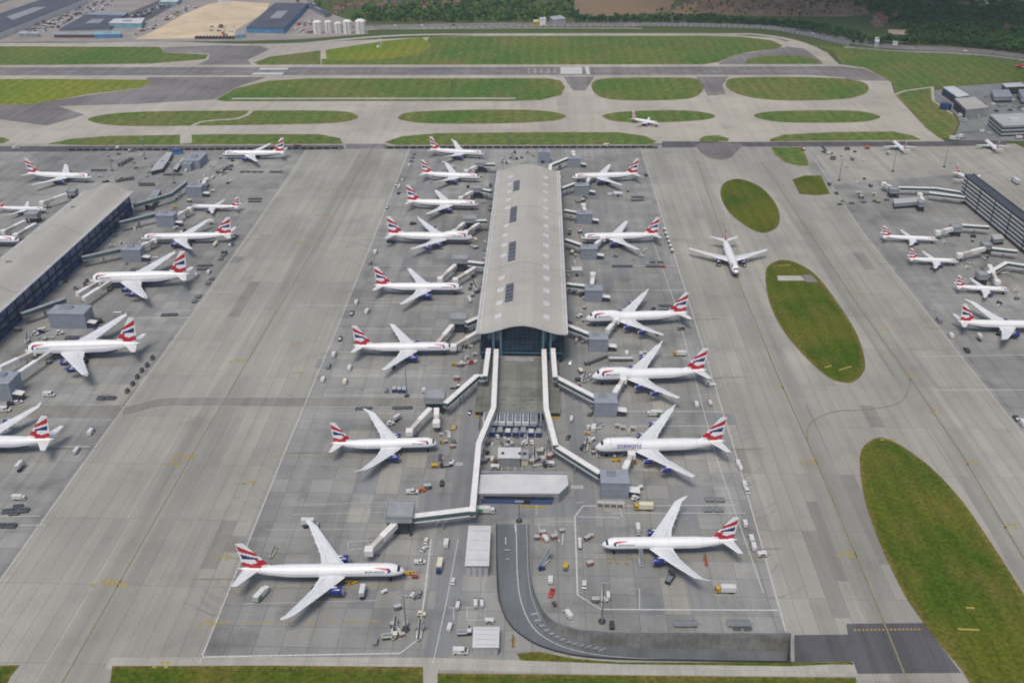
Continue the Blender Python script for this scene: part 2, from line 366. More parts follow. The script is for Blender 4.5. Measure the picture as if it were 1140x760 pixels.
# the sunken ramp road: rims at ground level and the depth along them
RN = [(589,583),(590,610),(591,637),(596,662),(610,687),(633,699),(663,703.5),(700,705),(760,705.5),(830,706),(880,706)]
RS = [(553,583),(553,610),(553.5,640),(556,668),(567,694),(588,712),(613,723),(648,730.5),(700,734),(810,736),(880,737)]
RD = [0, .5, 1.4, 2.5, 3.8, 5.2, 6.6, 7.8, 8.6, 9.2, 9.4]
rn, rs = W2(smooth_open(RN, 4)), W2(smooth_open(RS, 4))
nd = len(rn); rd = [0]*nd
for i in range(nd):
    t = i/4; k = min(int(t), len(RD)-2); rd[i] = RD[k] + (RD[k+1]-RD[k])*(t-k)
hole = rn + rs[::-1]
flat('ground', [(-5000,-600),(5000,-600),(5000,9000),(-5000,9000)], -.12, M['land'], [hole])
xl, xr = -2600, 2600
Yn = at(570, 42).y
flat('airfield_pavement', [(-1500,120),(1500,120),(1500,at(570,160).y),(-1500,at(570,160).y)], 0, M['taxi'], [hole])
Z1, Z2, Z3, Z4, Z5, Z6 = .03, .06, .09, .12, .15, .18
sheet('taxiway', [(-300,160),(-300,48),(200,48),(283,50),(560,38),(800,38),(860,42),(920,58),(935,73),(970,76),(992,92),(996,105),(1030,142),(1056,160)], .004, M['far_concrete'])
# runway and the dark asphalt of the exits
sheet('runway', [(-300,74.2),(500,74.2),(935,73),(962,77),(985,86),(990,90),(960,90),(900,85),(500,85),(-300,86)], Z2, M['asphalt'])
sheet('taxiway_asphalt', [(180,53),(283,49),(300,55),(276,67),(282,74.5),(215,74.5),(232,66),(233,60),(184,58)], Z1, M['asphalt'])
sheet('taxiway_asphalt', [(166,85),(300,85),(262,98),(238,111),(150,116),(40,119),(-60,121),(-60,117),(35,116),(100,106),(152,99)], Z1, M['asphalt'])
sheet('taxiway_asphalt', [(-60,116),(60,117),(95,128),(52,140),(0,133),(-60,134)], Z2, M['asphalt'])
sheet('taxiway_asphalt', [(627,84.5),(662,84.5),(657,93),(652,101),(638,101),(632,93)], Z1, M['asphalt'], 0)
sheet('taxiway_asphalt', [(774,84.5),(812,84.5),(804,95),(808,105),(788,107),(782,95)], Z1, M['asphalt'])
sheet('taxiway_asphalt', [(800,74.5),(801,70),(815,62),(845,57),(876,52),(895,54),(914,68),(918,74.5)], Z1, M['asphalt'])
sheet('runway_shoulder', [(-300,73),(935,71.8),(962,75.5),(966,77.5),(935,74),(500,75),(-300,75.2)], Z3, M['far_concrete'])
sheet('runway_shoulder', [(-300,84.6),(500,83.8),(900,83.8),(940,86.5),(940,88),(900,85.6),(500,85.6),(-300,87)], Z3, M['far_concrete'])
b = MB()
for q in ([(283,81),(316,81),(314,83.4),(279,83.4)], [(290,75.8),(321,75.8),(320,77.8),(288,77.8)], [(624,75),(648,75),(648,82.6),(624,82.6)]): b.add([(*p, Z4) for p in W2(q)], [(3,2,1,0)])
ribbon(b, [(653,74.6),(655,83)], 5, Z4); ribbon(b, [(-100,80),(620,79.6)], .9, Z4, (30, 20)); ribbon(b, [(660,79.5),(940,79.5)], .9, Z4, (30, 20))
for x in (587,594,601,609,616): ribbon(b, [(x,77.5),(x+3,77.5)], 4, Z4); ribbon(b, [(x,80.5),(x+3,80.5)], 4, Z4)
structure(b.build('runway_marking', M['white_paint']))
# northern perimeter road, trunk road and its verge
b = MB(); ribbon(b, [(-100,50),(60,49),(180,47.5),(260,50),(330,49),(380,44.5),(450,39.5),(560,38.3),(800,38.2),(845,39),(885,46),(912,57),(928,72)], 13, Z4, None, 4)
structure(b.build('perimeter_road', M['pale_concrete']))
b = MB(); ribbon(b, [(880,46),(905,56),(926,71)], 19, Z5, None, 4); structure(b.build('perimeter_road', M['far_concrete']))
b = MB(); ribbon(b, [(380,31),(500,28.5),(640,27.2),(800,28),(880,33),(945,46),(1000,52.5),(1060,55),(1110,59),(1200,70)], 34, Z4, None, 4); structure(b.build('trunk_road', M['asphalt']))
b = MB(); ribbon(b, [(330,35),(420,33),(560,31.6),(680,31.6),(715,32)], 6, Z5, None, 4); ribbon(b, [(940,52.5),(1000,57),(1060,59),(1110,63),(1200,75)], 7, Z5, None, 4)
structure(b.build('verge_path', M['pale_concrete']))
# grass
lawn('far_grass', [(-200,50.5),(60,52),(178,52.5),(184,58.5),(232,61),(229,66),(170,71),(60,72.5),(-200,73)], Z4, M['far_grass'], 6, 0)
lawn('far_grass', [(-200,88.5),(60,88),(164,89),(168,94),(150,99),(98,105),(35,116.5),(-200,119)], Z4, M['sun_tinted_grass'], 6, 0)
lawn('far_grass', [(282,70),(300,63.5),(340,58.5),(357,56.4),(357,62),(357,72),(288,72.3)], Z4, M['far_grass'], 6, 0)
lawn('far_grass', [(362,56.0),(430,45.5),(470,42),(480,50),(470,60),(430,66),(364,68)], Z5, M['sun_tinted_grass'], 6, 0)
lawn('far_grass', [(358,66),(430,62),(468,55),(478,41.5),(520,40.3),(780,40),(825,41.2),(858,45),(872,51),(866,54.5),(838,57.5),(815,62.5),(800,69.5),(782,72),(358,72.3)], Z3, M['far_grass'], 6, 0)
lawn('far_grass', [(829,71),(832,66.5),(850,62.5),(890,62),(910,67),(912,71)], Z4, M['far_grass'], 4, 0)
lawn('far_grass', [(240,111),(262,98.5),(300,90),(345,87.5),(480,87.3),(610,87.3),(624,90),(629,97),(625,106),(602,111.5),(570,112.8),(400,112.8),(250,113)], Z4, M['far_grass'], 5, 0)
lawn('far_grass', [(659,93),(669,88),(700,86.8),(768,86.8),(780,92),(783,100),(771,109),(740,111.8),(690,111.8),(668,108),(660,101)], Z4, M['far_grass'], 5, 3)
lawn('far_grass', [(808,92),(818,87),(860,86),(930,87),(960,91.5),(967,98),(962,105),(938,110.5),(880,112.3),(838,109),(813,101)], Z4, M['far_grass'], 5, 3)
lawn('far_grass', [(98,134),(114,128),(160,124.5),(260,123.3),(370,123.5),(396,127.5),(396,133),(372,137),(310,138.8),(200,140.3),(130,140)], Z4, M['far_grass'], 4, 3)
lawn('far_grass', [(443,130.5),(458,125),(520,122.5),(590,122.6),(622,126),(630,130.3),(615,134.7),(560,137.6),(480,137.6),(450,134.5)], Z4, M['far_grass'], 4, 3)
lawn('far_grass', [(671,128.5),(690,124.8),(725,123.2),(765,123.2),(790,126.5),(796,130),(784,133.6),(740,136.4),(690,135.8),(674,132)], Z4, M['far_grass'], 4, 3)
lawn('far_grass', [(840,127.5),(862,124),(910,123),(955,123.8),(976,128),(979,131.8),(958,136),(910,136.9),(870,136.2),(846,132.3)], Z4, M['far_grass'], 4, 3)
lawn('far_grass', [(52,160.5),(80,154.5),(122,151.5),(250,149.5),(355,149.5),(379,154),(381,160.3),(250,161),(100,162)], Z4, M['far_grass'], 4, 0)
lawn('far_grass', [(428,158.5),(447,152),(485,148.5),(590,147.3),(688,147.3),(718,151.5),(731,157.5),(724,161),(580,161.5),(440,161.5)], Z4, M['far_grass'], 4, 0)
lawn('far_grass', [(857,155),(872,150),(930,147.2),(995,146.5),(1016,151),(1026,156),(940,157),(858,157.5)], Z4, M['far_grass'], 4, 0)
lawn('far_grass', [(858,164),(892,164),(897,173),(901,184),(890,185),(874,181),(863,173)], Z4, M['far_grass'], 3, 0)
lawn('far_grass', [(778,155.5),(784,151.5),(800,150.8),(812,154.5),(810,157.5),(780,157.5)], Z4, M['far_grass'], 3, 0)
lawn('far_grass', [(-60,152),(4,153),(11,156),(4,159.5),(-60,160)], Z4, M['far_grass'], 3, 0)
lawn('grass_verge', [(900,50),(945,53.5),(1000,58),(1060,60.5),(1110,65),(1200,78),(1300,100),(1140,92),(1062,97),(1038,99),(1039,112),(1062,128),(1067,137),(1059,155),(1046,154),(1030,142),(998,107),(994,93),(985,87),(962,75.5),(938,72),(928,57)], Z4, M['far_grass'], 5, 0)
lawn('grass_island', [(882,200),(896,195.5),(914,195.5),(924,216),(908,217.5),(890,216)], Z4, M['grass'], 2.5, 0)
lawn('grass_island', [(802,213),(806,204),(818,199.3),(832,201.5),(849,210),(863,226),(868,241),(865,253),(850,259.5),(834,254),(815,240),(805,226)], Z4, M['grass'], 3, 4)
lawn('grass_island', [(852,305),(859,293),(875,289.5),(894,296),(912,310),(936,342),(955,374),(963,402),(961,415),(952,424),(942,426),(924,421),(900,401),(874,371),(857,338)], Z4, M['grass'], 3, 4)
lawn('grass_island', [(957,513),(962,496),(978,487),(995,491.5),(1014,503),(1040,523.5),(1070,556),(1096,593),(1122,633),(1146,672),(1170,720),(1190,780),(1230,860),(1180,900),(1120,830),(1076,754),(1052,724),(1028,693),(1007,662),(987,622),(971,583),(961,549)], Z4, M['grass'], 3, 4)
lawn('grass_verge', [(125,741),(300,740.5),(471,742),(472,860),(110,860)], Z4, M['grass'], 3, 0)
lawn('grass_verge', [(-120,744),(-20,741),(22,740),(12,752),(-10,800),(-120,860)], Z4, M['grass'], 3, 0)
lawn('grass_verge', [(487,749),(700,751.5),(953,754),(953,860),(487,860)], Z4, M['grass'], 2.5, 0)
lawn('grass_verge', [(575,727),(600,725),(640,733),(690,737),(880,739),(942,736),(950,739.5),(690,738.8),(580,735)], Z4, M['grass'], 1.2, 0)
sheet('inspection_strip', [(865,307),(892,307),(896,312.5),(866,312.5)], Z5, M['pale_concrete']); sheet('inspection_strip', [(893,306),(903,306),(911,314),(897,314)], Z5, M['asphalt'])
b = MB(); ribbon(b, [(213,141),(222,136.5),(240,134),(262,132.5),(275,128),(280,123)], 5, Z5, None, 4); ribbon(b, [(207,149),(207,160)], 12, Z5)
ribbon(b, [(995,106),(1010,101),(1037,97.5)], 4, Z5, None, 4); ribbon(b, [(258,110),(574,109.7)], 7, Z5); ribbon(b, [(1038,97),(1039,112),(1060,127)], 4, Z5)
structure(b.build('access_road', M['pale_concrete']))
sheet('bare_runway_marker', [(502,90),(505,90),(504.5,103),(501.5,103)], Z5, M['land'])
# dark road along the head of the stands and the paved aprons
for q in ([(-60,163),(52,163),(382,162),(384,166.5),(52,169),(-60,169)], [(429,162.5),(732,162.5),(733,165.5),(429,166)], [(737,157.5),(800,157.5),(800,164),(737,164.5)], [(800,158.2),(1046,157.5),(1120,156),(1120,162),(1046,163),(800,163.5)]):
    sheet('apron_head_road', q, Z3, M['dark_asphalt'])
sheet('apron_head_road', [(385,160.5),(430,160.5),(430,165.5),(385,165.5)], Z3, M['asphalt'])
sheet('asphalt_patch', [(777,160),(822,160),(822,167),(812,176),(800,178),(788,175),(779,168)], Z4, M['asphalt'], 3)
SWl, NWl = (222,738), (457,164); SEl, NEl = (875,703), (713,164)
A = [SWl, (300,545), NWl, (560,164), (560,240), (520,600), (510,738)]
sheet('stand_apron', A, Z1, M['stand'])
RNs, RSs = smooth_open(RN, 4), smooth_open(RS, 4)
flat('stand_apron', W2([(540,164), NEl, (760,316), (820,508), SEl, (880,705)] + RNs[::-1][1:] + [(553,582.5),(505,600),(530,240)]), Z1+.004, M['stand'])
flat('stand_apron', W2([(500,600),(552,585)] + RSs[1:26] + [(600,738),(480,738)]), Z1+.008, M['stand'])
sheet('stand_apron', [(-160,860),(0,646),(100,506),(211,354),(341,167),(150,169),(-160,169)], Z1, M['stand'])
sheet('stand_apron', [(925,205),(957,254),(1034,351),(1140,485),(1400,820),(1700,400),(1300,165),(1000,164),(908,164),(900,190)], Z1, M['stand'])
sheet('blast_apron', [(902,165),(1130,160),(1180,185),(930,205)], Z1+.01, M['taxi'])
sheet('blast_apron', [(1060,200),(1180,180),(1500,300),(1500,420),(1140,250),(1085,212)], Z1+.014, M['taxi'])
sheet('compound_paving', [(1041,101),(1062,97),(1140,91),(1260,92),(1260,160),(1120,157),(1061,156.5),(1069,137),(1064,127),(1041,111)], Z5, M['road'])
# polished wheel tracks of the taxilanes
b = MB()
for pts, wd in (([(52,790),(140,636),(214,506),(330,310),(415,164)], 21), ([(1030,790),(951,613),(910,516),(867,421),(824,318),(776,180)], 17)): ribbon(b, pts, wd, Z1+.012)
ribbon(b, [(1190,706),(1071,506),(1011,418),(954,338),(904,264),(848,180)], 17, Z1+.012)
structure(b.build('taxiway_track', M['blue_track']))
# dark asphalt over the tunnel
sheet('tunnel_cover', [(880,706.5),(944,706),(942,694),(1028,693),(1070,748.5),(955,749.5),(950,736),(880,737)], Z2, M['dark_asphalt'])
b = MB(); ribbon(b, [(951,701),(1027,700)], .9, Z4, (.9, .8)); structure(b.build('stop_bar_marking', M['yellow_paint']))
b = MB(); ribbon(b, [(120,738),(300,737.2),(480,738.3),(700,744.5),(953,746)], 6.2, Z3); ribbon(b, [(479,741),(476,860)], 6.5, Z3+.01)
structure(b.build('perimeter_road', M['pale_concrete']))
# service roads in the stand area
b = MB()
ribbon(b, [(485,737),(495,690),(508,600),(520,500),(528,430),(533,380),(540,300),(547,240),(551,190)], 11, Z2+.005, None, 4)
ribbon(b, [(652,585),(650,545),(645,500),(638,440),(633,380),(631,300),(627,240)], 10, Z2+.005, None, 4)
structure(b.build('service_road', M['road']))
sheet('service_road', [(505,566),(545,556),(660,556),(660,574),(592,576),(520,582)], Z3+.012, M['road'])
b = MB(); ribbon(b, [(-200,457),(0,457.5),(135,458.5)], 13, Z3); ribbon(b, [(135,458.5),(150,454.5),(181,447.5),(240,447),(345,447.5),(500,447.5)], 9, Z3+.004, None, 3); structure(b.build('crossing_road', M['crossing']))
b = MB()
for pts in ([(-100,449.5),(135,450.5)], [(-100,467),(130,467.5)], [(135,453.5),(181,442.5),(240,441.8),(345,442.3)], [(135,463.5),(181,452.8),(240,452.2),(345,452.8)], [(345,442),(500,442)], [(345,453),(480,453)]): ribbon(b, pts, .55, Z4)
for pts in ([(345,460),(470,460)], [(330,562),(430,559)], [(325,572.5),(428,570)], [(296,589.5),(420,588.5)], [(270,672),(420,668)]): ribbon(b, pts, .5, Z4)
structure(b.build('road_edge_marking', M['worn_paint']))
# ramp road surface and the white lines on it
b = MB(); vs = []
for i in range(nd): vs += [(*rn[i], -rd[i]), (*rs[i], -rd[i])]
b.add(vs, [(2*i, 2*i+1, 2*i+3, 2*i+2) for i in range(nd-1)]); structure(b.build('ramp_road', M['blue_road']))
b = MB()
def rampline(f, w, a, e):
    L = []
    for i in range(a, e):
        n_, s_ = Vector(rn[i]), Vector(rs[i]); d = (s_-n_); k = d.length
        L.append(((*(n_+d*(f-w/k/2)), -rd[i]+.05), (*(n_+d*(f+w/k/2)), -rd[i]+.05)))
    b.add([p for q in L for p in q], [(2*i, 2*i+1, 2*i+3, 2*i+2) for i in range(len(L)-1)])
rampline(.40, .4, 0, nd-8); rampline(.08, .18, 0, 16)
for i in range(14, nd-14, 1):                                   # ladder hatching of the closed inner lane
    n_, s_ = Vector(rn[i]), Vector(rs[i]); d = s_-n_; e = (Vector(rn[i+1])-n_).normalized()*.5
    p = n_+d*.10; q = n_+d*.26
    b.add([(*p, -rd[i]+.05), (*q, -rd[i]+.05), (*(q+e), -rd[i]+.05), (*(p+e), -rd[i]+.05)], [(0,1,2,3)])
structure(b.build('ramp_marking', M['white_paint']))
b = MB()
ribbon(b, [(573,583),(574,592)], .5, Z4)
structure(b.build('ramp_marking', M['white_paint']))
# stand lines, white
b = MB()
ribbon(b, [SWl, (316,506), (380,354), NWl], .5, Z4); ribbon(b, [NEl, (741,254), (760,314), (820,508), SEl], .5, Z4)
ribbon(b, [(722,254),(752,340),(797,508),(850,660)], .4, Z4)
ribbon(b, [(-160,860),(0,646),(100,506),(211,354),(284,251),(341,167)], .5, Z4)
ribbon(b, [(905,175),(925,205),(957,254),(1034,351),(1140,485),(1300,690)], .45, Z4)
ribbon(b, [(224,731),(330,729),(445,727),(466,711),(472,668),(480,600)], .7, Z4); ribbon(b, [(482,738),(497,670),(510,600)], .35, Z4)
ribbon(b, [(866,679),(760,678.5),(669,678),(643,662),(640,575),(649,563),(690,563)], .7, Z4)
ribbon(b, [(690,563),(820,562)], .5, Z4); ribbon(b, [(680,571),(830,571)], .45, Z4)
for y, x0, x1 in ((474,700,818),(458,690,805),(395,690,790),(323,680,762),(296,665,755),(340,330,440)): ribbon(b, [(x0, y), (x1, y)], .5, Z4)
for y, x0, x1 in ((418,372,500),(440,360,470),(366,395,500),(337,405,500),(296,420,500),(268,430,500),(325,212,262),(354,200,212),(390,180,192)): ribbon(b, [(x0, y), (x1, y)], .45, Z4)
for pts in ([(0,575),(45,574)], [(0,585),(50,584)], [(150,354),(212,353)], [(100,497),(60,497)], [(1020,397),(1140,395)], [(1040,434),(1140,434)], [(880,300),(883,300)], [(970,165),(1000,195)], [(1030,165),(1050,185)]): ribbon(b, pts, .5, Z4)
ribbon(b, [(643,575),(690,576)], .4, Z4); ribbon(b, [(688,560),(693,576)], .4, Z4); ribbon(b, [(700,655),(712,655),(712,678)], .3, Z4); ribbon(b, [(670,655),(670,678)], .3, Z4)
for pts in ([(387,603),(430,600)], [(387,603),(388,612),(418,608)], [(408,600),(414,614)], [(610,580),(640,580)], [(600,582),(600,600)], [(642,560),(651,558)], [(499,676),(540,676),(540,690),(520,690)], [(505,676),(505,690)], [(520,676),(520,690)]): ribbon(b, pts, .3, Z4)
structure(b.build('stand_line_marking', M['white_paint']))
# zebra crossings and painted arrows on the roads
b = MB()
for x0, x1, y in ((501,516,516.5),(636,650,542)):
    for k in range(7): ribbon(b, [(x0+(x1-x0)*k/7, y), (x0+(x1-x0)*k/7+1.2, y)], 3, Z5)
for i in range(5): ribbon(b, [(596,563+i*2.2),(598.5,563+i*2.2)], .5, Z5)
for pts in ([(485,585),(490,578)], [(492,585),(497,579)], [(563,606),(563,598)], [(563,622),(567,622)], [(561,612),(568,612)], [(618,590),(623,603)], [(627,590),(626,606)]): ribbon(b, pts, .5, Z5)
structure(b.build('road_marking', M['white_paint']))
# taxiway centre lines and stand numbers, yellow
b = MB()
ribbon(b, [(52,790),(140,636),(214,506),(330,310),(415,164)], .5, Z5); ribbon(b, [(1030,790),(1011,760),(987,700)], .8, Z5); ribbon(b, [(987,700),(951,613),(910,516),(867,421),(824,318),(776,180)], .8, Z5)
ribbon(b, [(1190,706),(1071,506),(1011,418),(954,338),(904,264),(848,180)], .8, Z5)
ribbon(b, [(899,490),(899,478),(907,467),(930,458),(961,456),(994,451),(1008,441),(1014,421)], .6, Z5, None, 5)
structure(b.build('taxiway_centre_line', M['old_yellow']))
b = MB()
ribbon(b, [(244,693),(330,692),(425,691)], .5, Z5, (5, 4)); ribbon(b, [(258,655),(450,651)], .35, Z5); ribbon(b, [(700,620),(850,620)], .4, Z5); ribbon(b, [(300,508),(480,508)], .3, Z5)
def code(px, py, n, sz=1.0):                                  # two rows of painted location boxes
    c = at(px, py)
    for r in range(2):
        for k in range(n):
            if (k*7+r*3) % 5 == 0: continue
            x = c.x+(k-n/2)*2.6*sz; y = c.y-r*2.4*sz+1
            b.add([(x, y, Z5), (x+1.7*sz, y, Z5), (x+1.7*sz, y+1.5*sz, Z5), (x, y+1.5*sz, Z5)], [(0,1,2,3)])
for x, y, n, s in ((124,650,6,1.1),(205,509,5,1),(192,517,3,1),(247,621,3,.9),(230,694,3,.9),(180,741,3,.9),(278,538,3,.9),(265,402,4,1),(335,271,4,1),(330,383,3,.9),(332,416,3,.9),(900,514,4,1),(943,618,4,1),(867,432,3,1),(985,367,3,1),(955,327,3,1),(1014,417,3,1),(1042,458,3,1),(1082,516,3,1),(1126,586,3,1),(819,316,2,1),(838,368,2,1),(370,212,4,1),(380,176,4,1),(360,240,5,1)): code(x, y, n, s)
for x, y in ((256,621),(263,538),(240,694),(395,693)): ribbon(b, [(x-2,y),(x+10,y)], .4, Z5)
structure(b.build('taxiway_location_marking', M['yellow_paint']))
b = MB()
for pts in ([(987,488.5),(998,489)], [(980,490),(984,489)], [(918,409),(926,407)], [(934,412),(948,408)], [(866,296),(880,295)], [(1066,700),(1090,701)], [(1075,676),(1085,677)], [(884,301),(886,301)]): ribbon(b, pts, 1.1, Z6)
structure(b.build('turf_marking', M['yellow_paint']))
# far land: field, earth, sand, yards
sheet('ploughed_field', [(637,-20),(640,15),(652,18.5),(715,17),(745,13),(760,-20)], .05, M['field']); sheet('bare_earth', [(742,15),(770,1),(850,-5),(960,-2),(968,16),(940,19),(830,18)], .05, M['earth'])
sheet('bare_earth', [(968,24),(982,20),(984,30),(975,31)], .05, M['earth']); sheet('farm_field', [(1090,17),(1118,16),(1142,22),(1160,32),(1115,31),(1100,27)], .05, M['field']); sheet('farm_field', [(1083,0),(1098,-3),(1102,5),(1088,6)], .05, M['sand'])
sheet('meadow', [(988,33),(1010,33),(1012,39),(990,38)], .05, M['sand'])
sheet('works_yard', [(-200,48),(-200,-60),(215,-60),(345,-30),(352,10),(410,30),(410,38),(335,44),(262,46),(180,46.5)], .02, M['yard'])
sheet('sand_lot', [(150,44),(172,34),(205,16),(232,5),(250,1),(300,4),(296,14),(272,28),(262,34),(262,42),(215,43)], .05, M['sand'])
sheet('car_park', [(112,30),(150,12),(178,0),(200,-4),(196,6),(166,22),(148,30)], .06, M['dark_asphalt'])

# repaired slabs: darker and paler rectangles laid on the slab grid of the stands and taxilanes
rp = random.Random(31)
def patches(name, m, z, boxes, n, sx, sy):
    b = MB()
    for k in range(n):
        x0, x1, y0, y1 = rp.choice(boxes); py = y0+(y1-y0)*rp.random()**.6; c = at(x0+(x1-x0)*rp.random(), py)
        g = 11.5 if sy < 3 else 7.6; x = round(c.x/g)*g; y = round(c.y/11.5)*11.5; w_ = g*rp.randint(1, sx); l_ = 11.5*rp.randint(1, sy)
        b.add([(x, y, z+k*.0004), (x+w_, y, z+k*.0004), (x+w_, y+l_, z+k*.0004), (x, y+l_, z+k*.0004)], [(0,1,2,3)])
    structure(b.build(name, m))
patches('repaired_slab', M['tyre_track'], Z1+.014, [(330,500,330,720),(430,530,180,330),(660,780,330,690),(640,720,170,330)], 34, 2, 2)
patches('stained_slab', M['road'], Z1+.03, [(330,500,330,720),(430,530,180,330),(660,790,330,690),(640,720,170,330),(120,260,180,350)], 54, 1, 2)
patches('pale_slab', M['taxi'], Z1+.045, [(680,820,400,690),(360,480,330,700),(40,160,360,480)], 16, 1, 2)
patches('stained_slab', M['crossing'], .012, [(120,420,180,730),(800,1000,200,690)], 18, 1, 5)
# rubber laid down by nose wheels turning on to the stands
b = MB()
for i in range(46):
    side = rp.random() < .5; y = rp.uniform(180, 700); f = (y-164)/574
    x = (457-235*f if side else 713+160*(y-164)/539)+rp.uniform(-6, 4)
    d = 1 if side else -1; L = rp.uniform(20, 60)*(.4+f)
    ribbon(b, [(x-d*L*.5, y-14*(.3+f)), (x, y-3), (x+d*L, y+rp.uniform(-1, 1))], .55, Z1+.046+i*.0003, None, 4)
structure(b.build('tyre_mark', M['tyre_track']))
# ------------------------------------------------------------------ ramp walls
def wall_strip(label, rim, inner, t=.35, up=.9, name='retaining_wall'):
    """wall along a ramp rim: from the road up to a parapet above the apron"""
    r = empty(name, (*rim[0], 0), 0, label, 'wall'); o0 = Vector((*rim[0], 0)); n = len(rim)
    b = MB(); p = MB()
    for i in range(n-1):
        for k, (mb, f0, f1, th) in enumerate(((b, None, .12, t), (p, .12, up, t*.8))):
            q = []
            for j in (i, i+1):
                a = Vector(rim[j]); d = (Vector(rim[min(j+1, n-1)])-Vector(rim[max(j-1, 0)])).normalized(); nn = Vector((-d.y, d.x))*(1 if inner else -1)
                z0 = -rd[j] if f0 is None else f0
                q.append([Vector((*a, z0))-o0, Vector((*(a+nn*th), z0))-o0, Vector((*(a+nn*th), f1))-o0, Vector((*a, f1))-o0])
            mb.add(q[0]+q[1], [(0,4,7,3),(3,7,6,2),(1,2,6,5)])
    b.build('wall_face', M['concrete_wall'], r); p.build('parapet', M['dark_steel'] if not inner else M['fascia'], r)
wall_strip('curved ribbed concrete wall along the outer side of the sunken road', rn, True)
wall_strip('low dark parapet wall along the inner side of the sunken road', rs, False)
r = empty('tunnel_portal', (*rn[-1], 0), 0, 'dark tunnel mouth at the end of the sunken road', 'tunnel')
a, c = Vector(rn[-1]), Vector(rs[-1]); o0 = Vector((*a, 0))
b = MB(); n_ = Vector((0.01, 0))
d = c-a
for s, e in ((0, .12), (.88, 1)): b = MB(); b.poly([tuple(a+d*s-a), tuple(a+d*e-a), (d.x*e+1.5, d.y*e), (d.x*s+1.5, d.y*s)], -9.4, -3.0); b.build('portal_jamb', M['concrete_wall'], r)
b = MB(); b.poly([(0, 0), tuple(d), (d.x+1.5, d.y), (1.5, 0)], -3.0, .9); b.build('portal_lintel', M['concrete_wall'], r)
b = MB(); b.poly([(0, 0), tuple(d), (d.x+40, d.y), (40, 0)], -9.42, -9.40); b.poly([(40, 0), (d.x+40, d.y), (d.x+40.5, d.y), (40.5, 0)], -9.4, -.2); b.build('tunnel_lining', M['wall_dark'], r)
b = MB()
for i in range(16, nd-14, 2):
    a = Vector(rn[i]); e = Vector(rs[i])-a; p = a+e*.28
    b.box(p.x-.15, p.x+.15, p.y-.15, p.y+.15, -rd[i], -rd[i]+1.1)
    if i+2 < nd-13:
        a2 = Vector(rn[i+2]); p2 = a2+(Vector(rs[i+2])-a2)*.28; b.rod((p.x, p.y, -rd[i]+1), (p2.x, p2.y, -rd[i+2]+1), .12, 4)
tag(b.build('guard_rail', M['steel']), 'steel guard rail on posts along the inside of the curved ramp road', 'guard rail')

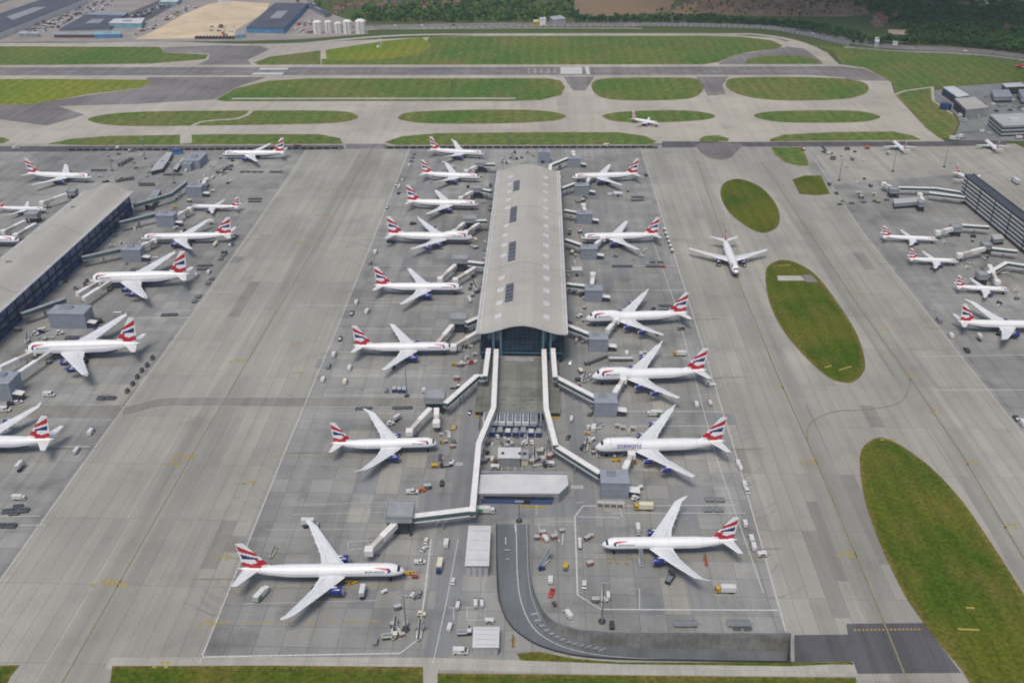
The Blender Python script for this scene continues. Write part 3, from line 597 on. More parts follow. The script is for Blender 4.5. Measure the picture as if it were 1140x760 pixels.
# ------------------------------------------------------------------ terminals with vaulted roofs
def terminal(label, hw, y0, y1, xc, eave, rise, n_sky, skew, side_inset, front=True, rot=0):
    """x across, y along; origin at the middle of the south end"""
    r = empty('terminal_building', (xc, y0, 0), rot, label, 'terminal')
    Ln = y1-y0; nx = 36
    def rz(x): return eave + rise*.5*(1+math.cos(math.pi*min(1, abs(x)/(hw*.96))))
    b = MB(); xs = [-hw+2*hw*i/nx for i in range(nx+1)]
    ny = 6
    for j in range(ny+1):
        y = Ln*j/ny
        b.v += [(x, y, rz(x)) for x in xs]
    for j in range(ny):
        for i in range(nx):
            k = j*(nx+1)+i; b.f.append((k, k+1, k+nx+2, k+nx+1)); b.m.append(0)
    roof = b.build('roof', M['roof'], r, smooth=True)
    b = MB(); t = .9
    for y in (0, Ln):                                           # fascia bands along both ends and both eaves
        for i in range(nx): b.add([(xs[i], y, rz(xs[i])+.03), (xs[i+1], y, rz(xs[i+1])+.03), (xs[i+1], y, rz(xs[i+1])-t), (xs[i], y, rz(xs[i])-t)], [(0,1,2,3)] if y else [(3,2,1,0)])
    for i in range(nx):                                         # soffit
        b.add([(xs[i], 0, rz(xs[i])-t), (xs[i+1], 0, rz(xs[i+1])-t), (xs[i+1], Ln, rz(xs[i+1])-t), (xs[i], Ln, rz(xs[i])-t)], [(0,1,2,3)])
    for x in (-hw, hw): b.add([(x, 0, rz(x)+.03), (x, Ln, rz(x)+.03), (x, Ln, rz(x)-t), (x, 0, rz(x)-t)], [(0,1,2,3)])
    b.build('fascia', M['roof_edge'], roof)
    for y in (Ln*.30, Ln*.66):
        b = MB()
        for i in range(nx):
            b.add([(xs[i], y, rz(xs[i])+.06), (xs[i+1], y, rz(xs[i+1])+.06), (xs[i+1], y+.9, rz(xs[i+1])+.06), (xs[i], y+.9, rz(xs[i])+.06)], [(0,1,2,3)])
        b.build('roof_seam', M['fascia'], roof)
    for s in (-1, 1):
        b = MB(); b.box(s*hw-.5, s*hw+.5, 0, Ln, rz(hw)-.05, rz(hw)+.25); b.build('eaves_rail', M['roof_edge'], roof); b = MB()
        x = s*hw*.93; b.box(x-.35, x+.35, .4, Ln-.4, rz(x)-.2, rz(x)+.22); b.build('gutter', M['roof_edge'], roof)
    # walls below the vault
    wi = hw-side_inset; yi = 5.0
    n2 = 24; ws = [-wi+2*wi*i/n2 for i in range(n2+1)]
    for y, fl in ((yi, False), (Ln-yi, True)):
        b = MB()
        for i in range(n2):
            q = [(ws[i], y, 0), (ws[i+1], y, 0), (ws[i+1], y, rz(ws[i+1])-t), (ws[i], y, rz(ws[i])-t)]
            b.add(q, [(0,1,2,3)] if not fl else [(3,2,1,0)])
        b.build('end_wall', M['glass_front'], r)
    for x in (-wi, wi): b = MB(); b.add([(x, yi, 0), (x, Ln-yi, 0), (x, Ln-yi, rz(x)-t), (x, yi, rz(x)-t)], [(0,1,2,3)] if x > 0 else [(3,2,1,0)]); b.build('side_wall', M['glass_side'], r)
    for x in (-wi, wi):
        b = MB(); s = 1 if x > 0 else -1
        for z in (4.5, 9.5): b.box(min(x, x+s*1.2), max(x, x+s*1.2), yi, Ln-yi, z, z+.5)
        k = yi+6
        while k < Ln-yi: b.box(min(x, x+s*.5), max(x, x+s*.5), k, k+.5, .1, rz(x)-t-.05); k += 12
        b.build('ledge', M['wall_dark'], r)
    for x in (-wi*.70, -wi*.52, wi*.52, wi*.70):
        b = MB(); b.box(x-.7, x+.7, yi-1.6, yi-.2, 0, rz(x)-t-.05); b.build('column', M['column_teal'], r)
    for z in (6.5, 13.5): b = MB(); b.box(-wi, wi, yi-.5, yi-.02, z, z+.35); b.build('mullion', M['wall_dark'] if z > 10 else M['column_teal'], r)
    return r, roof, rz
EAV = 23.0; y0c = at(582, 371, EAV).y; y1c = at(588, 190, EAV).y
xl_, xr_ = at(531, 371, EAV).x, at(632, 371, EAV).x
xc_ = (at(581.5,371,EAV).x + at(588,190,EAV).x)/2; hw_ = (xr_-xl_)/2
tc, tc_roof, rzc = terminal('long grey vaulted terminal in the middle with glazed south front and skylights', hw_, y0c, y1c, xc_, EAV, 6.0, 15, 0, 2.5)
sky_m = bpy.data.meshes.new('skylight')
def on_roof(mb, x, y, wx, wy, lift, rz=rzc):
    x0, x1 = x-wx/2, x+wx/2
    z0, z1 = rz(x0)+lift, rz(x1)+lift
    mb.add([(x0, y-wy/2, z0), (x1, y-wy/2, z1), (x1, y+wy/2, z1), (x0, y+wy/2, z0), (x0, y-wy/2, z0-lift-.1), (x1, y-wy/2, z1-lift-.1), (x1, y+wy/2, z1-lift-.1), (x0, y+wy/2, z0-lift-.1)],
           [(0,1,2,3), (0,4,5,1), (1,5,6,2), (2,6,7,3), (3,7,4,0)])
Lc = y1c-y0c
for sx in (-1, 1):
    for k in range(15):
        if sx == -1 and k in (4, 9): continue
        b = MB(); on_roof(b, sx*hw_*.545, 17+k*(Lc-34)/14.5, 4.4, 6.2, .7); b.build('skylight', M['white_roof'], tc_roof)
for py0, py1, px in ((208,219,575),(237,254,571.5),(277,298,570),(324,344,567)):
    ya, yb = at(px, py1, 22).y-y0c, at(px, py0, 22).y-y0c; x = at(px, (py0+py1)/2, 22).x-xc_
    b = MB(); on_roof(b, x, (ya+yb)/2, 5.2, yb-ya, .35); nf = len(b.f)
    for k in range(5): on_roof(b, x, ya+(yb-ya)*(k+.5)/5, 5.2, .5, .5)
    b.m[nf:] = [1]*(len(b.f)-nf); b.build('roof_louvre', [M['dark_roof'], M['fascia']], tc_roof)
# the western terminal, partly outside the frame
e0, e1 = at(0, 347, 19), at(149, 213, 19)
hwB = 21.5; xB = (e0.x+e1.x)/2-hwB; y0B = e0.y-60; y1B = e1.y
tb, tb_roof, rzb = terminal('long vaulted terminal at the left edge with dark blue glazed side', hwB, y0B, y1B, xB, 19, 7.5, 0, 0, 2.5)
for fx, fy in ((-.2, .80), (-.1, .42)):
    b = MB(); x = fx*hwB; y = fy*(y1B-y0B); z = rzb(x)
    b.box(x-2, x+2, y-.6, y+.6, z-.2, z+1.2); b.build('roof_vent', M['fascia'], tb_roof)
# ------------------------------------------------------------------ podium south of the middle terminal
yp0 = at(580, 459, 4.6).y; yp1 = y0c+4.5; xp0 = at(545, 430, 4.6).x-xc_; xp1 = at(609, 430, 4.6).x-xc_
r = empty('podium_building', (xc_, yp0, 0), 0, 'low building with weathered greenish deck roof before the glazed terminal front', 'building')
Lp = yp1-yp0; b = MB(); b.box(xp0, xp1, 0, Lp, .02, 4.2); b.build('wall', M['wall_dark'], r)
b = MB(); b.box(xp0-.4, xp1+.4, -.4, Lp, 4.203, 4.6); b.build('roof', M['moss_roof'], r)
for sx in (-1, 1):
    xa, xb = sorted(((xp0 if sx < 0 else xp1)+sx*.6, (xp0 if sx < 0 else xp1)+sx*7.0))
    b = MB(); b.box(xa, xb, 3, Lp-2, .02, 2.6); o = b.build('side_wing', M['wall_dark'], r)
    b = MB(); b.box(xa-.3, xb+.3, 2.7, Lp-2, 2.603, 2.95); b.build('wing_roof', M['moss_roof'], o)
    b = MB(); xe = xb+.3 if sx > 0 else xa-.3; b.rod((xe, 2.7, 3.9), (xe, Lp-2, 3.9), .08, 4)
    for k in range(12): b.rod((xe, 2.7+(Lp-5)*k/11, 2.9), (xe, 2.7+(Lp-5)*k/11, 3.9), .07, 4)
    b.build('railing', M['steel'], o)
    b = MB(); b.box(xa, xb, 1.2, 1.9, .05, 1.0); b.build('yellow_kerb', M['yellow_body'], r)
b = MB(); b.box(xp0+8, xp1-8, Lp-9, Lp-4, 4.6, 5.8); b.build('roof_upstand', M['wall_grey'], r)
for i in range(6):
    for j in range(2):
        if (i*3+j) % 4 == 3: continue
        b = MB(); x = xp0+3+i*(xp1-xp0-6)/5; y = 5+j*8+i % 3; b.bbox(x-1.0, x+1.0, y-.7, y+.7, 4.6, 5.2, .1); b.build('roof_unit', M['moss_roof'], r)
# cooling plant south of the podium
c = at(571, 480, 0); r = empty('cooling_plant', (c.x, c.y, 0), 0, 'rack of white fans on dark blue steel frame south of the greenish deck', 'cooling plant')
for i in range(7):
    x = -15+i*4.4
    b = MB(); b.bbox(x-1.9, x+1.9, 1, 11, 3.0, 5.6, .3); f = b.build('cooler_unit', M['white_roof'] if i < 6 else M['grey_roof'], r)
    for k in range(3):
        b = MB(); b.lathe([(0, 1.35), (.5, 1.5)], (x, 2.8+k*3.2, 5.6), 'z', 14); b.build('fan_ring', M['steel'], f)
b = MB()
for i in range(10):
    x = -19+i*4.1
    for y in (.5, 6, 11.5): b.box(x-.2, x+.2, y-.2, y+.2, .02, 3.0 if i < 9 else 5.2)
    b.box(x-.15, x+.15, .7, 11.3, 2.7, 2.95)
for y in (.5, 6, 11.5): b.box(-19, 18.2, y-.14, y+.14, 2.4, 2.68)
b.build('frame', M['blue_body'], r)
for i in range(5):
    b = MB(); b.lathe([(0, .9), (3.2, .9), (3.6, .4)], (-14+i*6.3, 3.2, .02), 'z', 12); b.build('tank', M['steel'], r)
for i in range(8):
    b = MB(); b.bbox(-17+i*4.3, -14.2+i*4.3, -5.5, -.6, .4, 2.6+.5*(i % 3), .2); q = b.build('chiller', M['tower_roof'] if i % 3 else M['white_roof'], r)
    b = MB(); b.box(-17.3+i*4.3, -13.9+i*4.3, -5.9, -5.6, .05, 3.0); b.build('louvre', M['blue_body'], q)
b = MB(); b.rod((13.5, .4, 4.6), (13.5, 11, 6.2), .5, 8); b.rod((15.6, .4, 3.4), (15.6, 11, 5.4), .6, 8); b.build('pipe', M['steel'], r)
# ------------------------------------------------------------------ smaller buildings
def plan_building(label, roof_px, h, wall, roof, name='building', cat='building', par=.5, base=0.02):
    p = W2h(roof_px, h); c = Vector((sum(q[0] for q in p)/len(p), sum(q[1] for q in p)/len(p)))
    q = [(a[0]-c.x, a[1]-c.y) for a in p]
    r = empty(name, (c.x, c.y, 0), 0, label, cat)
    b = MB(); b.poly(q, base, h); b.build('wall', wall, r)
    k = 1+.6/max(4, max(Vector(a).length for a in q)); b = MB(); b.poly([(a[0]*k, a[1]*k) for a in q], h+.003, h+par); b.build('roof', roof, r)
    return r, q
def W2h(pts, h): return [at(x, y, h).xy.to_tuple() for x, y in pts]
def extra(r, name, m, fn): b = MB(); fn(b); return b.build(name, m, r)
# service building with the cut corner
r, q = plan_building('white flat roofed service building with cut corner and ribbon windows', [(536,529),(630,527.5),(632,540),(622,549.5),(533.5,549.5)], 6, M['wall_grey'], M['white_roof'])
y = min(a[1] for a in q); x0 = min(a[0] for a in q); x1 = max(a[0] for a in q)
extra(r, 'window_band', M['glass'], lambda b: b.box(x0+2, x1-7, y-.12, y-.02, 3.2, 4.8)); extra(r, 'door', M['dark_steel'], lambda b: b.box(-4, 0, y-.16, y-.02, .05, 4.2))
extra(r, 'roof_rim', M['fascia'], lambda b: b.box(x0, x1, max(a[1] for a in q)-1.4, max(a[1] for a in q)+.2, 6.51, 7.2))
extra(r, 'glass_front', M['glass_side'], lambda b: b.box(x0+1, x1-8, y-.10, y-.02, .3, 2.9))
extra(r, 'yellow_barrier', M['yellow_body'], lambda b: b.box(-6, 8, y-2.8, y-2.6, .05, 1.0))
# small plant house
r, q = plan_building('small white plant house with roof vents between the raised walkways', [(555.5,499),(579,499),(579,510),(555,510)], 5.5, M['wall_grey'], M['white_roof'])
for i in (-1, 1): extra(r, 'roof_vent', M['dark_steel'], lambda b: b.lathe([(0, .8), (.6, .8), (.7, .3)], (i*4.5+1, -1, 6), 'z', 10))
for i in range(5): extra(r, 'bollard', M['white_body'], lambda b: b.lathe([(0, .4), (1.1, .4), (1.3, .2)], (-7.5+i*3.6, min(a[1] for a in q)-2.5, .02), 'z', 8))
r, q = plan_building('cream annex beside the small white plant house', [(580,501),(588,501),(588,511),(580,511)], 4, M['cream_body'], M['tower_grey']); extra(r, 'hatch', M['dark_steel'], lambda b: b.box(-1, 1, -1, 1, 4.5, 4.9))
# sheds on the south side
def shed(label, px0, px1, py0, py1, h, wall, roof, rolls):
    r, q = plan_building(label, [(px0[0],py0),(px1[0],py0),(px1[1],py1),(px0[1],py1)], h, wall, roof, 'shed', 'shed', .25)
    y = min(a[1] for a in q); xa = min(a[0] for a in q if a[1] < 0); xb = max(a[0] for a in q if a[1] < 0)
    for k in range(rolls):
        w_ = (xb-xa)/rolls; extra(r, 'roller_door', M['grey_roof'], lambda b: b.box(xa+w_*k+.3, xa+w_*(k+1)-.3, y-.09, y-.02, .05, h*.82))
    for k in range(4):
        yy = y+(k+.5)*(max(a[1] for a in q)-y)/4; extra(r, 'roof_rib', M['grey_roof'], lambda b: b.box(xa+.5, xb-.5, yy-.12, yy+.12, h+.25, h+.33))
    return r
shed('long pale shed with grey doors between the road and the ramp', (522,518), (546,544), 586, 629, 6.5, M['wall_grey'], M['white_roof'], 4)
shed('small square shed with white roof south of the long pale shed', (528,527), (555,554.5), 698.5, 720, 4.6, M['grey_roof'], M['white_roof'], 4)
# northern ends of the piers
def pbox(label, x, ybase, wpx, dep, h, wall, roof, name='building', cat='building', cut=False):
    c = at(x, ybase); s = (at(x+wpx/2, ybase)-at(x-wpx/2, ybase)).x/2
    r = empty(name, (c.x, c.y, 0), 0, label, cat)
    b = MB(); b.box(-s, s, 0, dep, .02, h); b.build('wall', wall, r)
    b = MB(); b.bbox(-s-.2, s+.2, -.2, dep+.2, h+.003, h+.5, .15); b.build('roof', roof, r)
    return r, s
for lab, x, yb, wp, dep, h in (('grey block at the northern tip of the middle terminal', 605.5, 182, 13, 12, 11), ('pale grey block on the apron north of the left terminal', 214, 188, 18, 26, 8), ('low grey block in front of the pale block north of the left terminal', 208, 191, 10, 10, 7)):
    r, s = pbox(lab, x, yb, wp, dep, h, M['tower'], M['tower_roof'])
    extra(r, 'door', M['dark_steel'], lambda b: b.box(-s*.5, s*.1, -.1, -.02, .05, 3)); extra(r, 'roof_unit', M['steel'], lambda b: b.bbox(-s*.4, s*.3, dep*.3, dep*.6, h+.5, h+1.6))
for lab, q, h, wl, rf in (('long flat roofed stores building north of the left terminal', [(170,187),(178,178),(186,170),(192,170),(188,178),(181,188),(168,191)], 4, 'wall_dark', 'grey_roof'),
                      ('blue roofed van shelter by the grass at the head of the left terminal', [(190,165),(201,164.5),(202,168),(191,168.5)], 4, 'wall_blue', 'blue_body'),
                      ('narrow covered walk north of the left terminal', [(193,188),(203,176),(206,176),(197,189)], 3.5, 'wall_dark', 'grey_roof'),
                      ('glass lean to at the north end of the left terminal', [(161,228),(171,212),(179,212),(169,229)], 5, 'wall_dark', 'tower_roof')):
    r, qq = plan_building(lab, q, h, M[wl], M[rf]); extra(r, 'roof_unit', M['steel'], lambda b: b.bbox(-1.5, 1.5, -1, 1, h+.5, h+1.3))
# ------------------------------------------------------------------ pier at the right edge, dark with white bands
pa = at(1074, 195, 23); pb = at(1140, 246, 23); dv = (pb-pa); dv.z = 0; rot = math.atan2(dv.y, dv.x)
r = empty('pier_building', (pa.x, pa.y, 0), rot, 'dark pier building at the right edge with pale horizontal bands', 'pier')
PL = dv.length+140
b = MB(); b.box(0, PL, 0, 7.5, .02, 23); b.build('wall', M['wall_dark'], r)
b = MB(); b.box(-.5, PL, -.5, 8, 23.003, 23.6); o = b.build('roof', M['wall_dark'], r)
b = MB(); b.box(-.6, PL, 7.4, 8.1, 23.6, 24.4); b.build('parapet', M['dark_roof'], o)
for k in range(6):
    z = 3.2+k*3.4; b = MB(); b.box(0, PL, -.8, -.05, z, z+1.25); b.build('facade_band', M['white_roof'], r)
for k in range(9):
    x = 8+k*PL/9; b = MB(); b.box(x, x+1.0, -1.1, -.82, .1, 22.8); b.build('downpipe', M['dark_steel'], r)
# ------------------------------------------------------------------ hangars and offices at the right edge
r, q = plan_building('small pale hangar roof on blue posts by the grass', [(1050,97.5),(1062,96.5),(1079,106.5),(1066,108.5)], 9, M['wall_blue'], M['white_roof'], 'hangar', 'hangar')
x = min(a[0] for a in q); extra(r, 'hangar_door', M['dark_steel'], lambda b: b.poly([(q[0][0]-.3, q[0][1]-.2), (q[3][0]-.3, q[3][1]+.3), (q[3][0]-.1, q[3][1]+.3), (q[0][0]-.1, q[0][1]-.2)], .1, 7.5))
r, q = plan_building('large beige roofed hangar with dark open doors', [(1063,110),(1085,108.5),(1101,120),(1076,122.5)], 11, M['wall_grey'], M['roof'], 'hangar', 'hangar')
extra(r, 'hangar_door', M['dark_steel'], lambda b: b.poly([(q[0][0]-.3, q[0][1]-.6), (q[3][0]-.3, q[3][1]+.6), (q[3][0]-.1, q[3][1]+.6), (q[0][0]-.1, q[0][1]-.6)], .1, 9))
r, q = plan_building('square pale office block with banded windows at the right edge', [(1102,128),(1139,126.5),(1154,139),(1117,140.5)], 14, M['grey_roof'], M['grey_roof'], 'office_block', 'office block')
yy = min(a[1] for a in q)
for k in range(3):
    z = 2.5+k*4; extra(r, 'window_band', M['glass'], lambda b: b.poly([(a[0]*1.006, a[1]*1.006) for a in q], z, z+1.7))
extra(r, 'roof_unit', M['white_roof'], lambda b: b.bbox(-5, 6, -3, 3, 14.5, 16))
for lab, qd, h, wl, rf in (('pale blue workshop behind the beige hangar', [(1104,100.5),(1123,100),(1127,108),(1107,108.5)], 7, 'wall_grey', 'tower_roof'), ('white roofed freight shed at the right edge behind the workshop', [(1116,93.5),(1136,92.5),(1142,96.5),(1120,97.5)], 9, 'wall_dark', 'white_roof'), ('pale shed cut by the right edge beside the freight shed', [(1134,100),(1160,99),(1168,108),(1138,109)], 8, 'grey_roof', 'tower_roof')):
    r, qq = plan_building(lab, qd, h, M[wl], M[rf], 'shed', 'shed'); extra(r, 'door', M['dark_steel'], lambda b: b.poly([(a[0]*1.004, a[1]*1.004) for a in qq], .1, 3))
c = at(1052, 121.5); r = empty('fuel_tank', (c.x, c.y, 0), 0, 'round blue fuel tank beside the hangar by the grass', 'tank')
extra(r, 'tank_shell', M['blue_body'], lambda b: b.lathe([(0, 6.5), (6.5, 6.5), (7.6, 3), (7.8, .5)], (0,0,.02), 'z', 20)); extra(r, 'ladder', M['steel'], lambda b: b.box(-.3, .3, -6.7, -6.5, .1, 6.8))
# ------------------------------------------------------------------ industrial estate beyond the runway, top left
EST = [('long dark roofed warehouse with pale eaves in the top left corner', [(-24,46),(-44,30),(58,-4),(102,-4)], 9, 'silo', 'dark_roof'),
 ('second dark warehouse above the long one in the top left corner', [(-60,22),(-60,4),(-10,-14),(30,-14)], 9, 'silo', 'dark_roof'),
 ('low green grey store below the long dark warehouse', [(22,35.5),(42,35.5),(43,38),(21,38)], 5, 'wall_grey', 'grey_roof'),
 ('long low shed with purple brown wall facing the runway', [(60,36),(104,36),(105,39),(60,39)], 4.5, 'wall_brown', 'tower_grey'),
 ('bright blue low shed facing the runway', [(105,35.5),(134,35),(134,38.5),(105,39)], 5.5, 'wall_blue', 'wall_teal'),
 ('teal warehouse with white roof among the parked vehicles', [(121,26),(127,21.5),(161,20.5),(157,26.5)], 8, 'wall_teal', 'white_roof'),
 ('flat dark roofed depot behind the purple brown shed', [(66,33),(95,17),(140,16),(122,32)], 3.5, 'wall_grey', 'dark_roof'),
 ('blue fronted strip building behind the depot', [(92,16.5),(106,13.5),(142,14),(138,17.5)], 5, 'wall_blue', 'tower_roof'),
 ('small teal shed with white roof at the top edge by the car park', [(177,2.5),(184,-2),(202,-2),(197,2.5)], 6, 'wall_teal', 'white_roof'),
 ('dark roofed works with blue front on the sandy lot', [(274,31),(306,4),(343,4),(316,32)], 8, 'wall_blue', 'dark_roof'),
 ('blue hut beside the dark roofed works', [(261,36),(271,34.5),(272,39),(262,40)], 5, 'wall_teal', 'tower_roof'),
 ('thin dark roofed shed behind the white silos', [(340,5),(346,3.5),(369,15),(362,17)], 5, 'wall_grey', 'dark_roof'),
 ('small white hut on the far side of the sandy lot', [(243,0),(254,-.5),(255,1),(243,1.5)], 5, 'silo', 'white_roof'),
 ('white gatehouse by the trunk road before the dark hedge', [(994,44.5),(1000,44.5),(1000,47.5),(994,47.5)], 4, 'silo', 'white_roof'),
 ('pale pumping house in trees beside the gatehouse', [(974,42),(979,42),(979,47),(974,47)], 8, 'grey_roof', 'white_roof'),
 ('grey works by the trees at the bend of the trunk road', [(601,20),(607,19.5),(608,22),(601,22)], 9, 'silo', 'white_roof'),
 ('pale batching plant building by the trees', [(612,19),(624,17.5),(630,21),(616,22.5)], 8, 'grey_roof', 'grey_roof'),
 ('yellow works shed left of the pale batching plant', [(594,22.5),(604,22),(605,24.5),(594,25)], 5, 'yellow_body', 'sand')]
for lab, qd, h, wl, rf in EST:
    r, qq = plan_building(lab, qd, h, M[wl], M[rf], 'warehouse' if h > 7.5 else 'shed', 'warehouse' if h > 7.5 else 'shed')
    yy = min(a[1] for a in qq); xx = [a[0] for a in qq if a[1] < yy+8]; xa, xb = min(xx), max(xx)
    extra(r, 'roof_light', M['fascia'], lambda b: b.poly([(a[0]*.3, a[1]*.3) for a in qq], h+.5, h+.9))
for k, (x, y, rr) in enumerate(((354,37.5,7.2),(366,36.5,6),(377,36.5,6),(387.5,37.5,7.2),(402,37,8.6))):
    c = at(x, y); r = empty('silo', (c.x, c.y, 0), 0, ['domed white silo on an open steel skirt, leftmost of five', 'short slim silo second from the left of five', 'short slim silo in the middle of five', 'tall cylindrical silo second from the right of five', 'widest white silo at the right end of five'][k], 'silo', 'white silos by the trees')
    h = (18, 17, 15, 19, 19)[k]; extra(r, 'shell', M['silo'], lambda b: b.lathe([(0, rr), (h, rr), (h+rr*.3, rr*.6), (h+rr*.4, .3)], (0,0,.02), 'z', 20)); extra(r, 'ladder', M['steel'], lambda b: b.box(-.5, .5, -rr-.5, -rr-.05, .1, h+1))
# trailers standing in a row before the sandy lot
for k in range(12):
    c = at(219+k*3.7, 43.2); b = MB(); b.box(-1.3, 1.3, -5, 5, 1.0, 3.6); b.box(-1.1, 1.1, -4, -2, .02, 1.0); b.box(-1.1, 1.1, 2, 4, .02, 1.0)
    tag(b.build('trailer', M['wall_brown'], None, (c.x, c.y, 0)), 'dark brown trailer parked in the row before the sandy lot', 'trailer', 'trailers before the sandy lot')
# white screen fence along the bend of the perimeter
def fence(label, px, step, h, m, name='screen_fence', post=M['steel']):
    pts = [at(*p) for p in smooth_open(px, 6)]; o0 = pts[0]
    r = empty(name, o0, 0, label, 'fence'); d = [0]
    for a, c in zip(pts, pts[1:]): d.append(d[-1]+(c-a).length)
    k = 0; i = 0; ps = []
    while k < d[-1]:
        while d[i+1] < k: i += 1
        f = (k-d[i])/(d[i+1]-d[i]); ps.append(pts[i]+(pts[i+1]-pts[i])*f-o0); k += step
    b = MB(); p = MB()
    for a, c in zip(ps, ps[1:]):
        u = (c-a).normalized(); nn = Vector((-u.y, u.x, 0))*.15
        q = [a+u*step*.12-nn, c-u*step*.12-nn, c-u*step*.12+nn, a+u*step*.12+nn]
        b.add([v+Vector((0,0,.3)) for v in q]+[v+Vector((0,0,h)) for v in q], [(0,1,5,4),(1,2,6,5),(2,3,7,6),(3,0,4,7),(4,5,6,7)])
        p.box(a.x-.25, a.x+.25, a.y-.25, a.y+.25, .02, h+.3)
    b.build('screen_panel', m, r); p.build('fence_post', post, r)
fence('white panelled screen fence curving along the trunk road', [(712,29.5),(780,30.5),(850,33),(890,39),(925,47),(946,52.5)], 9, 6, M['tower_grey'])
fence('low grey fence along the straight of the trunk road', [(420,33.5),(520,31.3),(640,30),(711,30)], 12, 2.6, M['grey_roof'])
fence('dark blast fence along the head of the left stands', [(76,168),(200,167.5),(382,166)], 8, 2.2, M['dark_steel'])
fence('dark blast fence along the head of the middle stands', [(430,165.5),(600,165),(733,164.5)], 8, 2.2, M['dark_steel'])
fence('grey wire fence beyond the road at the top right corner', [(950,54),(1010,59),(1062,61),(1112,65),(1150,71)], 12, 2.4, M['wall_grey'])
# striped windsock mast and radio huts on the far grass
c = at(424, 53); r = empty('antenna_mast', c, 0, 'white lattice antenna mast on the sunlit-tinted grass by the runway', 'mast')
extra(r, 'pole', M['white_body'], lambda b: b.lathe([(0, .6), (16, .35)], (0,0,0), 'z', 8)); extra(r, 'crossbar', M['white_body'], lambda b: b.box(-3, 3, -.2, .2, 12, 12.5)); extra(r, 'cabin', M['silo'], lambda b: b.box(-6, -2.5, -1.5, 1.5, .02, 3))
c = at(1137, 76); r = empty('fire_training_rig', c, R(20), 'red and white rig on the far right grass edge', 'training rig')
extra(r, 'drum', M['red_body'], lambda b: b.lathe([(-10, 1), (-7, 2.4), (8, 2.4), (12, 1)], (0,0,3.2), 'x', 12)); extra(r, 'stand', M['white_body'], lambda b: (b.box(-3, 3, -8, 8, 2.2, 2.7), b.box(-5, -4, -.6, .6, .02, 1.2), b.box(3, 4, -.6, .6, .02, 1.2), b.box(-.4, .4, -.4, .4, .02, 2.2)))
# the air over the airfield: thin even haze round the camera and everything built
zt = CAM_H+20; b = MB(); b.box(-2600, 2600, -60, 3600, -14, zt)
m = bpy.data.materials.new('haze'); m.use_nodes = True; n = m.node_tree; n.nodes.remove(n.nodes["Principled BSDF"])
v = n.nodes.new("ShaderNodeVolumePrincipled"); v.inputs["Color"].default_value = (.80, .86, .95, 1); v.inputs["Density"].default_value = .00006; v.inputs["Anisotropy"].default_value = .2
n.links.new(v.outputs[0], n.nodes["Material Output"].inputs["Volume"])
hz = b.build('haze', m); hz['kind'] = 'stuff'; hz['label'] = 'thin pale haze in the air over the airfield'

# cloudlike mesh added out of view to shade the far right of the airfield; the far left lies in the sun
cl = bpy.data.materials.new('shade_cloud'); cl.use_nodes = True; n = cl.node_tree; n.nodes.remove(n.nodes["Principled BSDF"])
df, tl, mx = n.nodes.new("ShaderNodeBsdfDiffuse"), n.nodes.new("ShaderNodeBsdfTranslucent"), n.nodes.new("ShaderNodeMixShader")
df.inputs[0].default_value = tl.inputs[0].default_value = (.88, .89, .91, 1); mx.inputs[0].default_value = .55
n.links.new(df.outputs[0], mx.inputs[1]); n.links.new(tl.outputs[0], mx.inputs[2]); n.links.new(mx.outputs[0], n.nodes["Material Output"].inputs[0])
rc = random.Random(4); bm = bmesh.new()
for i in range(24):
    x, y = rc.uniform(330, 1300), rc.uniform(700, 2100); s_ = rc.uniform(120, 230)
    if (x < 640 and y < 1250) or y > 1750: continue
    bmesh.ops.create_icosphere(bm, subdivisions=3, radius=1, matrix=Matrix.Translation((x, y, 620+rc.uniform(-25, 25))) @ Matrix.Diagonal((s_, s_*rc.uniform(.7, 1.1), s_*.32, 1)))
for v in bm.verts: v.co += Vector((math.sin(v.co.y*.05+v.co.x*.03), math.sin(v.co.x*.06), math.sin(v.co.x*.045+v.co.y*.04)))*11
me = bpy.data.meshes.new('shade_clouds'); bm.to_mesh(me); bm.free(); me.materials.append(cl); me.polygons.foreach_set("use_smooth", [True]*len(me.polygons))
o = bpy.data.objects.new('shade_clouds', me); COL.objects.link(o); o['kind'] = 'stuff'; o['label'] = 'cloudlike mesh out of view, added to shade the right of the airfield'
# ------------------------------------------------------------------ covered walkways and passenger bridges
def tube_mesh(b, pts, w, z0, z1, o0):
    """square section corridor along points (x, y, zmid); z0, z1 relative to each point"""
    pts = [Vector(p)-o0 for p in pts]; n = len(pts); rings = []
    for i in range(n):
        d = (pts[min(i+1, n-1)]-pts[max(i-1, 0)]); d.z = 0; d.normalize()
        k = 1.0
        if 0 < i < n-1:
            e = (pts[i+1]-pts[i]); e.z = 0; e.normalize(); k = min(1.6, 1/max(.5, abs(d.dot(e))))
        nn = Vector((-d.y, d.x, 0))*w/2*k; p = pts[i]
        rings.append([p+nn+Vector((0,0,z0)), p-nn+Vector((0,0,z0)), p-nn+Vector((0,0,z1)), p+nn+Vector((0,0,z1))])
    vs = [v for r_ in rings for v in r_]; fs = [(0,1,2,3), (4*n-1, 4*n-2, 4*n-3, 4*n-4)]
    for i in range(n-1):
        for k in range(4): fs.append((4*i+k, 4*i+4+k, 4*i+4+(k+1) % 4, 4*i+(k+1) % 4))
    b.add(vs, fs)
